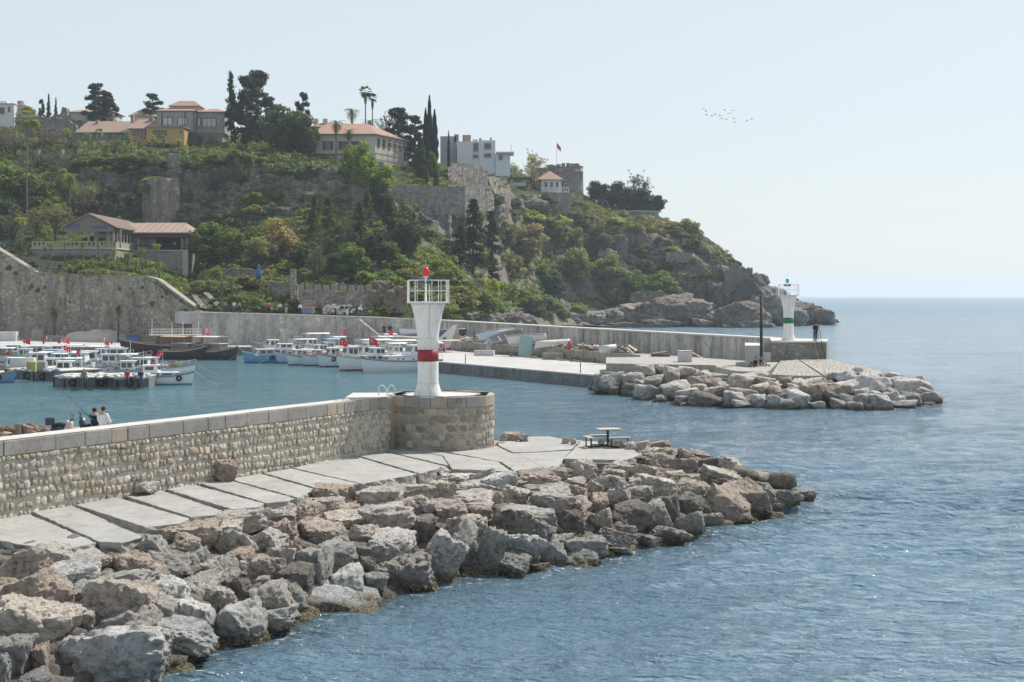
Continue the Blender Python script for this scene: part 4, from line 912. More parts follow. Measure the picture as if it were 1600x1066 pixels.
def mat_cliff():
    g = G('limestone_cliff'); p = g.pos(); nz = g.sep(g.n('NewGeometry', 1), 2)
    r = g.ramp(g.noise(g.vmul(p, (.25, .25, .10)), 1.0, 8, .65), (.3, (.20, .18, .155)), (.48, (.35, .31, .26)), (.62, (.45, .40, .335)), (.75, (.52, .475, .41)))
    r = g.mix(g.ramp(g.noise(g.vmul(p, (.9, .9, .18)), 1.0, 8, .75), (.45, 0.0), (.64, .75)), r, (.08, .078, .072))
    r = g.mix(g.ramp(g.noise(g.vmul(p, (.12, .12, .3)), 1.0, 5, .6), (.52, 0.0), (.66, .5)), r, (.30, .20, .13))
    low = g.mrange(g.sep(p, 2), .2, 7, 1.0, 0.0)
    r = g.mix(g.math('MULTIPLY', low, .45), r, (.30, .265, .22))
    v = g.ramp(g.noise(p, .35, 6, .65), (.35, (.045, .065, .026)), (.5, (.08, .11, .036)), (.66, (.13, .17, .05)), (.8, (.16, .16, .075)))
    xm = g.mrange(g.sep(p, 0), 62, 78, 1.0, .0)
    f = g.math('ADD', g.math('MULTIPLY', nz, 1.15), g.math('MULTIPLY', g.math('SUBTRACT', g.noise(p, .16, 6, .65), .5), 1.6))
    f = g.math('MULTIPLY', g.ramp(f, (.62, 0.0), (.84, 1.0)), g.math('MULTIPLY', xm, g.mrange(g.sep(p, 2), 1.5, 5.5, 0.0, 1.0)))
    c = g.mix(f, r, v)
    h = g.math('ADD', g.noise(g.vmul(p, (1, 1, .6)), .8, 10, .72), g.math('MULTIPLY', g.noise(p, 4, 4), .25))
    return g.done(g.bsdf(c, .95, g.bump(h, 1.0, 1.6), 0.0, .1))
M_cliff = mat_cliff()
ni, nj = len(cols), NP+6; idx = np.arange(ni*nj).reshape(ni, nj)
me_ = np_mesh('hillside', P, np.c_[idx[:-1, :-1].ravel(), idx[1:, :-1].ravel(), idx[1:, 1:].ravel(), idx[:-1, 1:].ravel()], M_cliff, True)
o_ = bpy.data.objects.new('hillside', me_); C.objects.link(o_); o_['kind'] = 'structure'
PV = P.reshape(ni, nj, 3)
def surf(px, py):
    """displaced ground under photograph pixel px, py"""
    i = int(max(0, min(ni-1, round((px+260)/3)))); g0 = ground(px, py)
    j = int(np.argmin(np.abs(W[i, :NP, 2]-g0.z)+.35*np.abs(W[i, :NP, 1]-g0.y))); return Vector(PV[i, j])
# sea rocks at the foot of the cliff
M_searock = mat_boulder('sea_cliff_rock', fine=5.0)
BIGR = [np_mesh('outcrop_shape', rock_verts(ICO5, 900+i, planes=random.choice((9, 12, 16)), soft=.03, rough=.24), ICO5[1], M_searock, True) for i in range(8)]
OUT = """820 497 60 24 396 p;868 498 70 26 398 p;915 500 60 22 400 p;955 497 60 26 402 g;1000 492 70 34 404 p;1040 488 90 44 406 b;1082 487 70 40 409 p;1112 500 50 24 405 g;1138 505 40 22 400 g;1160 497 80 46 398 b;1180 509 60 22 394 g;1098 507 34 14 400 g;1140 512 24 9 392 g;1030 508 60 16 398 g;975 510 50 12 396 p;1060 478 40 24 410 p;1150 445 46 56 418 g;1172 462 50 60 416 d;1200 480 60 54 415 g;1225 494 60 32 418 g;1246 492 60 36 424 b;1270 496 56 26 429 g;1290 499 30 18 432 b;1300 502 18 12 434 g;1215 464 40 22 428 g;1240 479 34 16 430 g;1135 470 36 50 420 g;780 500 60 18 330 b;745 497 50 16 300 g;1128 432 30 30 424 g;1118 460 34 50 422 g;1186 440 30 20 427 g;700 503 50 14 236 b;726 505 44 14 250 b;752 500 46 18 266 p;776 503 40 16 286 b;738 494 40 14 270 g;798 500 40 18 320 b;715 498 60 20 246 b;748 496 50 22 280 g;770 498 46 20 300 b;790 494 40 20 330 g;812 500 40 18 345 p;1010 470 50 30 412 b"""
outc = empty('rocky_shore', Vector((40, 400, 0)), kind='structure')
for k, rec in enumerate(OUT.split(';')):
    a = rec.split(); px, py, pw, ph, Y = map(float, a[:5]); s = F/Y; Q = ay(px, py, Y+2)-outc.location
    inst('rock', BIGR[k % 8], Q, outc, rot=(R(random.uniform(-12, 12)), R(random.uniform(-10, 20)), R(random.uniform(0, 360) if False else random.choice((0, 180)))), sc=(pw/s*1.15*random.choice((1, -1)), (pw+ph)/s*.55, ph/s*1.25), col=vary([c*.62 for c in TONE[a[5]]], .85, 1.1))

CRAG = "300 296 36 78 g;338 300 50 66 b;380 292 60 60 g;398 330 70 44 g;425 308 56 70 b;455 300 40 70 g;488 296 36 76 b;520 300 44 62 g;556 316 52 60 b;600 330 40 50 b;640 322 44 44 g;672 345 50 60 g;706 350 40 60 b;735 300 34 50 g;945 430 34 74 b;962 400 30 60 g;990 392 40 64 b;1022 396 46 60 b;1046 420 34 60 g;1085 436 40 70 g;1108 450 40 80 g;905 462 44 60 g;885 430 26 50 g;160 300 60 60 g;200 296 46 60 b;120 306 40 50 g;770 330 30 50 g;820 322 60 24 g;1135 440 30 50 g"
for k, rec in enumerate(CRAG.split(';')):
    a = rec.split(); px, py, pw, ph = map(float, a[:4]); Y = ground(px, py).y; s = F/Y; Q = ay(px, py, Y+3.2)-outc.location
    inst('rock', BIGR[(k*3) % 8], Q, outc, rot=(R(random.uniform(-8, 8)), R(random.uniform(-8, 8)), R(random.choice((0, 180)))), sc=(pw/s*1.3*random.choice((1, -1)), 9.0, ph/s*1.15), col=vary([c*.56 for c in TONE[a[4]]], .85, 1.15))

# ---------------------------------------------------------------- vegetation
M_leaf = mat_leaf('foliage'); M_bark = tinted('bark', .95, .3, 2.0, .1)
M_twig = M_bark
def leaf_quads(cent, nrm, size, rs, asp=1.5):
    """one small folded leaf spray per centre"""
    n = len(cent); t = rs.normal(size=(n, 3)); t -= nrm*np.sum(t*nrm, 1)[:, None]; t /= np.linalg.norm(t, axis=1)[:, None]; b = np.cross(nrm, t)
    s = (size*rs.uniform(.6, 1.3, n))[:, None]; a = t*s*.5*asp; b = b*s*.5
    V = np.stack([cent-a, cent-b*.9+nrm*s*.12, cent+a, cent+b*.9+nrm*s*.12], 1).reshape(-1, 3)
    return V, np.arange(4*n).reshape(n, 4)
def cloud(clumps, per, size, rs, shell=.55, up=.35):
    C_ = []; N_ = []
    for c, r in clumps:
        m = max(6, int(per*(r[0]*r[1]+r[0]*r[2]+r[1]*r[2])/3)); d = rs.normal(size=(m, 3)); d /= np.linalg.norm(d, axis=1)[:, None]
        k = rs.uniform(shell, 1.05, m)[:, None]; C_.append(np.array(c)+d*k*np.array(r)); nn = d+rs.normal(scale=.55, size=(m, 3))+np.array([0, 0, up]); N_.append(nn/np.linalg.norm(nn, axis=1)[:, None])
    return leaf_quads(np.vstack(C_), np.vstack(N_), size, rs)
KINDS_ = {}
def add_kind(name, V, Fc, trunk=None):
    KINDS_.setdefault(name, []).append((np_mesh(name+'_crown_shape', V, Fc, M_leaf), trunk.mesh(name+'_trunk_shape', M_bark, True) if trunk else None))
# all tree shapes are built at true size about 10 m high and 8 m wide, then scaled
for v in range(5):      # round broadleaf
    rs = np.random.RandomState(40+v); cl = []
    for i in range(42):
        d = rs.normal(size=3); d /= np.linalg.norm(d); k = rs.uniform(.35, .95); c = np.array([0, 0, 4.9])+d*k*np.array([3.1, 3.1, 4.2]); r = rs.uniform(.8, 1.6); cl.append((c, (r, r, r*.8)))
    V, Fc = cloud(cl, 110, .38, rs); tr = MB().tube([(0, 0, -1.5), (.1, 0, 2), (.0, .2, 5)], [.35, .25, .1], 7)
    for i in range(7):
        a = rs.uniform(0, 6.28); tr.tube([(0, 0, 1.5+i*.4), (1.4*math.cos(a), 1.4*math.sin(a), 4+i*.3), (2.3*math.cos(a), 2.3*math.sin(a), 6+rs.uniform(-1, 2))], [.14, .08, .03], 5)
    add_kind('broadleaf', V, Fc, tr)
for v in range(3):      # sparse spring tree: twigs and thin leaf
    rs = np.random.RandomState(70+v); cl = []; tr = MB().tube([(0, 0, -1.5), (.1, 0, 2), (0, .1, 4.5)], [.3, .22, .1], 6)
    for i in range(26):
        a = rs.uniform(0, 6.28); q = rs.uniform(.3, 1); z0 = rs.uniform(1, 4); e = np.array([3.6*q*math.cos(a), 3.6*q*math.sin(a), 9.6-3.6*q+rs.uniform(-1.8, .3)]); m_ = e*.5+np.array([0, 0, z0*.5])+rs.normal(scale=.3, size=3)
        tr.tube([(0, 0, z0), tuple(m_), tuple(e)], [.10, .06, .02], 4)
        for j in range(3):
            e2 = e+rs.normal(scale=1.0, size=3); tr.tube([tuple(m_*.4+e*.6), tuple(e2)], [.035, .012], 3); cl.append((e2, (.55, .55, .5)))
        cl.append((e, (.8, .8, .65)))
    V, Fc = cloud(cl, 40, .24, rs, .1); add_kind('sparse', V, Fc, tr)
for v in range(2):      # leafless grey shrub
    rs = np.random.RandomState(90+v); tr = MB(); C_ = []
    for i in range(60):
        a = rs.uniform(0, 6.28); q = rs.uniform(.1, 1)**.7; e = np.array([3.8*q*math.cos(a), 3.8*q*math.sin(a), rs.uniform(4, 9.8)*(1-.4*q)]); tr.tube([(0, 0, -.5), tuple(e*.5+rs.normal(scale=.4, size=3)), tuple(e)], [.09, .05, .02], 3)
        for j in range(3): tr.tube([tuple(e*rs.uniform(.5, .9)), tuple(e+rs.normal(scale=.9, size=3))], [.03, .012], 3)
        C_.append((e, (.5, .5, .5)))
    V, Fc = cloud(C_, 14, .2, rs, .1); add_kind('bare', V, Fc, tr)
for v in range(3):      # conifer with tiered drooping boughs
    rs = np.random.RandomState(110+v); C_ = []; N_ = []; tr = MB().tube([(0, 0, -1), (0, 0, 5), (0, 0, 9.9)], [.25, .16, .03], 6)
    for i in range(70):
        z = 1.2+8.4*rs.uniform(0, 1)**.8; L_ = 3.4*(1-z/10.2)*rs.uniform(.55, 1.15)+.25; a = rs.uniform(0, 6.28)
        tr.tube([(0, 0, z), (L_*math.cos(a), L_*math.sin(a), z-.25*L_)], [.05, .01], 3)
        m_ = int(26*L_)+8; t = rs.uniform(.1, 1, m_); C_.append(np.c_[L_*t*math.cos(a)+rs.normal(scale=.16, size=m_)*(1+t), L_*t*math.sin(a)+rs.normal(scale=.16, size=m_)*(1+t), z-.25*L_*t+rs.normal(scale=.14, size=m_)+.12]); nn = rs.normal(scale=.5, size=(m_, 3))+np.array([0, 0, 1]); N_.append(nn/np.linalg.norm(nn, axis=1)[:, None])
    V, Fc = leaf_quads(np.vstack(C_), np.vstack(N_), .36, rs, 1.8); add_kind('conifer', V, Fc, tr)
for v in range(2):      # column cypress, 10 high, 2.4 wide
    rs = np.random.RandomState(130+v); m_ = 5200; z = rs.uniform(0, 1, m_); r = 1.2*np.clip(np.sin(np.pi*np.clip(z, .02, 1)**.75)**.6, 0, 1)*(1-.35*z)*rs.uniform(.78, 1.06, m_)*(1+.15*np.sin(z*30)); a = rs.uniform(0, 6.28, m_)
    c = np.c_[r*np.cos(a), r*np.sin(a), .3+9.7*z]; nn = np.c_[np.cos(a), np.sin(a), .5+0*a]+rs.normal(scale=.4, size=(m_, 3)); nn /= np.linalg.norm(nn, axis=1)[:, None]
    V, Fc = leaf_quads(c, nn, .26, rs, 1.8); add_kind('cypress', V, Fc, MB().tube([(0, 0, -1), (0, 0, 8)], [.2, .05], 6))
for v in range(3):      # cedar with flat plates of foliage
    rs = np.random.RandomState(150+v); cl = []; tr = MB().tube([(0, 0, -1), (.1, 0, 5), (.0, .1, 9.5)], [.4, .28, .06], 7)
    for i in range(60):
        z = rs.uniform(1.0, 9.6); a = rs.uniform(0, 6.28); L_ = (3.9*(1-((z-5)/5.6)**2))*rs.uniform(.45, 1.05); c = np.array([L_*math.cos(a)*.85, L_*math.sin(a)*.85, z]); tr.tube([(0, 0, z-.6), tuple(c)], [.1, .03], 4); r = rs.uniform(.7, 1.35); cl.append((c, (r, r, r*.42)))
    V, Fc = cloud(cl, 200, .34, rs, .2, .9); add_kind('cedar', V, Fc, tr)
def frond_mesh(n, L_, droop, width, rs, z0=0, elev=(-.5, 1.2), leaflets=14, zs=.3):
    Vs = []; Fs = []; k = 0
    for i in range(n):
        a = rs.uniform(0, 6.28); el = rs.uniform(*elev); ll = L_*rs.uniform(.75, 1.1); h = np.array([math.cos(a), math.sin(a), 0]); sd_ = np.array([-math.sin(a), math.cos(a), 0])
        pts = []
        for j in range(leaflets+1):
            t = j/leaflets; e2 = el-droop*t*t; pts.append((h*math.cos(e2)*ll*t*.96+np.array([0, 0, math.sin(el)*ll*t-droop*ll*t*t*.5+z0])))
        for j in range(1, leaflets+1):
            for s_ in (-1, 1):
                p = pts[j]; q = pts[j-1]; w_ = width*math.sin(math.pi*min(.97, (j-.3)/leaflets*.9+.08)); tip = p+sd_*s_*w_+(p-q)*1.3+np.array([0, 0, -zs*w_])
                Vs += [q, q*.45+p*.55, tip, tip*.98+q*.02]; Fs.append((k, k+1, k+2, k+3)); k += 4
    return np.array(Vs), np.array(Fs)
for v in range(2):      # date palm, crown about 6 m across, trunk 6 m
    rs = np.random.RandomState(170+v); V, Fc = frond_mesh(54, 3.3, 1.5, .42, rs, 6.0); tr = MB().tube([(0, 0, -1), (.05, 0, 3), (0, 0, 6.0), (0, 0, 6.4)], [.30, .26, .30, .2], 9); add_kind('date_palm', V, Fc, tr)
for v in range(2):      # fan palm: ball of fans over a skirt of dead leaves
    rs = np.random.RandomState(190+v); Vs = []; Fs = []; k = 0
    for i in range(46):
        a = rs.uniform(0, 6.28); el = rs.uniform(-.9, 1.35); d = np.array([math.cos(a)*math.cos(el), math.sin(a)*math.cos(el), math.sin(el)]); c = d*rs.uniform(.9, 1.25)+np.array([0, 0, 8.6]); s1 = np.cross(d, [0, 0, 1]); s1 /= np.linalg.norm(s1)+1e-6; s2 = np.cross(s1, d)
        for j in range(11):
            b_ = -1.35+2.7*j/10; dr = d*math.cos(b_)+s1*math.sin(b_); tip = c+dr*rs.uniform(.75, 1.0)-np.array([0, 0, .22]); w_ = .07; pr = np.cross(dr, s2); 
            Vs += [c, c+dr*.5+pr*w_, tip, c+dr*.5-pr*w_]; Fs.append((k, k+1, k+2, k+3)); k += 4
    tr = MB().tube([(0, 0, -1), (0, 0, 4), (0, 0, 8.4)], [.22, .15, .15], 8); tr.tube([(0, 0, 6.9), (0, 0, 7.6), (0, 0, 8.4)], [.22, .42, .3], 9); add_kind('fan_palm', np.array(Vs), np.array(Fs), tr)
for v in range(3):      # clipped or dense shrub, 10 x 10
    rs = np.random.RandomState(210+v); cl = []
    for i in range(26):
        d = rs.normal(size=3); d[2] = abs(d[2]); d /= np.linalg.norm(d); c = np.array([0, 0, 2.5])+d*rs.uniform(.3, .85, 1)*np.array([4.2, 4.2, 6.0]); r = rs.uniform(1.1, 2.1); cl.append((c, (r, r, r*.8)))
    V, Fc = cloud(cl, 55, .62, rs); add_kind('shrub', V, Fc)
SIZE = {'broadleaf': (8, 10), 'sparse': (8.4, 10), 'bare': (8, 9), 'conifer': (7, 10), 'cypress': (2.4, 10), 'cedar': (8, 10), 'date_palm': (6.6, 8.6), 'fan_palm': (4.2, 10.3), 'shrub': (11, 10)}
COLS = {'dark': (.024, .040, .022), 'deep': (.068, .096, .038), 'mid': (.135, .18, .050), 'fresh': (.20, .265, .058), 'lime': (.32, .35, .07), 'olive': (.21, .215, .09), 'tan': (.28, .235, .135), 'grey': (.17, .16, .13), 'blue': (.020, .034, .028)}
CW = {'dark': 'dark green', 'deep': 'deep green', 'mid': 'mid green', 'fresh': 'fresh green', 'lime': 'yellow green', 'olive': 'olive green', 'tan': 'tan brown', 'grey': 'grey', 'blue': 'blackish green'}
NM = {'broadleaf': 'tree', 'sparse': 'tree', 'bare': 'tree', 'conifer': 'conifer', 'cypress': 'cypress', 'cedar': 'cedar', 'date_palm': 'palm_tree', 'fan_palm': 'palm_tree', 'shrub': 'shrub'}
DW = {'broadleaf': 'round leafy tree', 'sparse': 'thin leafed tree', 'bare': 'leafless twiggy tree', 'conifer': 'tiered conifer', 'cypress': 'narrow cypress', 'cedar': 'spreading cedar', 'date_palm': 'feather palm', 'fan_palm': 'fan palm', 'shrub': 'dense shrub'}
_tc = [0]
def tree(kind, px, pyb, pyt, pw, tone, Y=None, label=None, group=None, on=None, sink=0.0):
    g0 = surf(px, pyb) if Y is None else ay(px, pyb, Y)
    if Y is not None and pyb < 330 and Y > 300:
        p_ = prof_at(px); o_ = np.argsort(p_[:, 1]); py0 = pyb; e_ = p_[-1]
        pyb = float(np.interp(Y, p_[o_, 1], p_[o_, 0])) if Y <= e_[1] else HZ-(HZ-e_[0])*e_[1]/Y
        pyb = max(pyb, py0) if 'palm' not in kind else max(pyb, py0); g0 = ay(px, pyb, Y)
    if on is not None: g0 = Vector((g0.x, g0.y, on))
    s = F/g0.y; cu = KINDS_[kind][_tc[0] % len(KINDS_[kind])]; _tc[0] += 1
    sw, sh = SIZE[kind]; hgt = (pyb-pyt)/s; wd = pw/s
    T = empty(NM[kind], g0-Vector((0, 0, sink)), random.uniform(0, 6.28), label, 'shrub' if kind == 'shrub' else 'palm tree' if 'palm' in kind else 'tree', group)
    sc = (wd/sw, wd/sw, hgt/sh); cz = 0; u = wd/sw
    if 'palm' in kind:      # the crown keeps its shape whatever the trunk length
        top_, bs_ = (10.3, 8.6) if kind == 'fan_palm' else (8.6, 6.0); u = min(u, hgt/sh); sc = (u, u, u); cz = hgt-top_*u; tz = (hgt-(top_-bs_)*u)/bs_
    c = inst('foliage' if kind == 'shrub' else 'crown', cu[0], (0, 0, cz), T, sc=sc, col=vary(COLS[tone], .88, 1.12))
    if cu[1]: inst('trunk', cu[1], (0, 0, 0), T, sc=(u**.5 if 'palm' in kind else wd/sw,)*2+((tz if 'palm' in kind else hgt/sh),), col=(.16, .145, .12) if 'palm' in kind else (.11, .095, .075))
    return T
# ---- skyline and garden trees read one by one
N_ = 'none'
SKY_TREES = [
 ('cedar', 150, 182, 130, 50, 'blue', 372, 'spreading dark cedar on the skyline above the green house, left of the pair'),
 ('cedar', 168, 184, 143, 34, 'blue', 376, 'lower dark cedar touching the right side of the skyline cedar above the green house'),
 ('cedar', 238, 185, 146, 42, 'dark', 365, 'open branched pine leaning behind the yellow house roof'),
 ('conifer', 76, 178, 146, 12, 'blue', 380, 'slim pointed conifer, taller of the three behind the ruined wall at left'),
 ('conifer', 87, 178, 150, 10, 'blue', 382, 'slim pointed conifer just right of the tallest behind the ruined wall at left'),
 ('cedar', 65, 178, 155, 14, 'blue', 380, 'small rounded dark tree left of two slim conifers on the left skyline'),
 ('conifer', 361, 217, 110, 34, 'dark', 332, 'tall pointed conifer standing just right of the grey timber house'),
 ('cedar', 402, 225, 111, 66, 'dark', 342, 'tallest broad dark cedar on the skyline right of the grey timber house'),
 ('cedar', 385, 235, 118, 50, 'dark', 335, 'dark cedar squeezed between the pointed conifer and the tallest cedar'),
 ('broadleaf', 443, 256, 152, 84, 'deep', 322, 'huge rounded dark evergreen on the cliff edge left of the tile roofed mansion'),
 ('broadleaf', 478, 262, 176, 52, 'deep', 322, 'dark evergreen hanging over the left end of the tile roofed mansion'),
 ('cedar', 473, 200, 144, 32, 'blue', 345, 'small drooping cedar top behind the huge rounded evergreen'),
 ('broadleaf', 372, 262, 222, 50, 'mid', 316, 'bushy ivy clad tree at the cliff edge below the grey timber house'),
 ('fan_palm', 571, 212, 133, 26, 'deep', 345, 'tallest fan palm above the mansion roof, left of two'),
 ('fan_palm', 582, 212, 145, 20, 'deep', 347, 'shorter fan palm just right of the tallest one above the mansion'),
 ('date_palm', 550, 212, 160, 38, 'mid', 343, 'feather palm with arching fronds rising behind the mansion roof'),
 ('date_palm', 577, 216, 178, 36, 'deep', 341, 'low feather palm at the feet of the two tall fan palms'),
 ('date_palm', 525, 249, 178, 38, 'deep', 318, 'stout feather palm standing in front of the mansion wall'),
 ('date_palm', 545, 244, 194, 32, 'deep', 320, 'smaller feather palm beside the stout one in front of the mansion'),
 ('cedar', 622, 246, 168, 56, 'blue', 342, 'dark crown behind the scaffolded corner of the mansion'),
 ('cedar', 648, 250, 180, 44, 'blue', 340, 'dark rounded crown between mansion scaffold and the tall cypresses'),
 ('sparse', 608, 215, 168, 44, 'grey', 348, 'thin bare topped tree over the mansion roof right of the fan palms'),
 ('cypress', 671, 240, 150, 12, 'blue', 338, 'tallest needle thin cypress left of the white flat roofed house'),
 ('cypress', 665, 240, 170, 12, 'blue', 339, 'shorter cypress left of the tallest one'),
 ('cypress', 679, 242, 172, 13, 'blue', 337, 'cypress right of the tallest one, nearest the white house'),
 ('cypress', 701, 232, 204, 5, 'blue', 345, 'very small pointed cypress in front of the white flat roofed house'),
 ('cypress', 657, 268, 214, 20, 'deep', 326, 'clipped cone of cypress in the terraced garden right of the scaffold'),
 ('shrub', 677, 262, 222, 28, 'mid', 327, 'round clipped tree in the terraced garden below the tall cypresses'),
 ('cypress', 666, 281, 256, 11, 'deep', 320, 'short clipped cypress on the lower garden terrace, left of two'),
 ('cypress', 682, 289, 264, 10, 'deep', 319, 'short clipped cypress on the lower garden terrace, right of two'),
 ('broadleaf', 565, 300, 217, 56, 'fresh', 306, 'bright green tree growing on the cliff in front of the mansion'),
 ('broadleaf', 592, 310, 250, 60, 'fresh', 305, 'bright green lower crown spilling right of the tree before the mansion'),
 ('broadleaf', 545, 264, 220, 36, 'fresh', 308, 'small bright green crown in front of the mansion shutters'),
 ('broadleaf', 596, 336, 282, 50, 'deep', 303, 'dark crown hanging under the bright green cliff tree'),
 ('sparse', 835, 268, 236, 52, 'olive', 440, 'pale thin tree in front of the round fort wall'),
 ('sparse', 830, 300, 258, 34, 'tan', 428, 'yellow brown leafed tree just left of the white villa'),
 ('sparse', 795, 288, 252, 44, 'olive', 420, 'thin olive tree left of the yellow brown one by the villa'),
 ('broadleaf', 935, 312, 280, 50, 'blue', 462, 'dark tree clump just right of the round fort'),
 ('broadleaf', 965, 322, 282, 60, 'blue', 460, 'broad dark rounded trees above the curved terrace wall, left part'),
 ('broadleaf', 1000, 326, 288, 60, 'dark', 458, 'broad dark tree above the curved terrace wall, right part'),
 ('sparse', 998, 320, 268, 46, 'blue', 462, 'taller feathery tree rising from the dark clump above the curved terrace'),
 ('broadleaf', 1028, 334, 302, 30, 'dark', 456, 'small dark tree at the right end of the clump above the curved terrace'),
 ('broadleaf', 1078, 386, 338, 48, 'olive', 444, 'olive brown round tree on the skyline of the falling headland'),
 ('broadleaf', 1020, 384, 336, 44, 'tan', 440, 'tan brown bush below the right end of the curved terrace'),
 ('shrub', 945, 340, 306, 44, 'dark', 456, 'dark bush under the left part of the dark clump above the curved terrace'),
 ('shrub', 978, 338, 300, 50, 'dark', 458, 'dark bush filling the middle of the clump above the curved terrace'),
 ('shrub', 1012, 338, 304, 44, 'deep', 457, 'dark bush under the right part of the clump above the curved terrace'),
 ('cedar', 1128, 414, 391, 18, 'blue', 447, 'lone little wind bent pine on the skyline near the headland end'),
 ('sparse', 1112, 404, 378, 18, 'grey', 447, 'bare grey bush just left of the lone little pine'),
 ('fan_palm', 42, 378, 165, 50, 'olive', 283, 'very tall fan palm with bare trunk near the left edge'),
]
for k, (kd, px, pb, ptp, pw, tn, Y, lb) in enumerate(SKY_TREES): tree(kd, px, pb, ptp, pw, tn, Y, lb)
HEDGE_PALMS = [(105, 238, 202, 18), (138, 240, 205, 16), (155, 238, 202, 20), (143, 242, 216, 14), (197, 238, 207, 18), (205, 240, 226, 12), (238, 240, 212, 16), (243, 240, 215, 14), (256, 240, 213, 14), (279, 240, 213, 18)]
for i, (px, pb, ptp, pw) in enumerate(HEDGE_PALMS): tree('date_palm' if i % 2 else 'fan_palm', px, pb+4, ptp-2, pw*1.3, 'fresh', 322-i*.2, 'short fan palm %s in the row along the cliff top railing' % ['at the left end', 'second from the left', 'third from the left', 'fourth from the left', 'fifth from the left', 'sixth from the left', 'seventh from the left', 'eighth from the left', 'ninth from the left', 'at the right end'][i], 'short palms along the cliff top railing')
GARD = [(35, 380, 338, 22, 'mid'), (70, 402, 385, 14, 'fresh'), (80, 408, 378, 18, 'mid'), (101, 406, 376, 14, 'fresh'), (129, 410, 377, 16, 'mid'), (154, 408, 382, 12, 'grey'), (178, 412, 388, 16, 'mid'), (200, 420, 392, 24, 'olive'), (222, 420, 386, 18, 'mid'), (245, 410, 380, 18, 'fresh'), (228, 430, 404, 30, 'mid'), (248, 432, 408, 30, 'fresh'), (212, 424, 402, 24, 'olive')]
for i, (px, pb, ptp, pw, tn) in enumerate(GARD): tree('date_palm', px, pb+2, ptp-5, pw*1.25, 'fresh' if i % 3 else 'lime', 257-i*.4, 'young palm in the terrace garden under the tile roofed restaurant, %s from the left' % ['first', 'second', 'third', 'fourth', 'fifth', 'sixth', 'seventh', 'eighth', 'ninth', 'tenth', 'eleventh', 'twelfth', 'thirteenth'][i], 'young palms in the restaurant garden')
for i, (px, pb, ptp, pw, Y) in enumerate(((85, 521, 474, 30, 247), (185, 524, 468, 32, 238), (290, 520, 474, 28, 231))): tree('date_palm', px, pb+3, ptp, pw, 'mid', Y, 'ragged palm on the quay against the old town wall, %s' % ('leftmost of three', 'middle of three', 'rightmost of three')[i], 'palms on the quay against the old town wall')
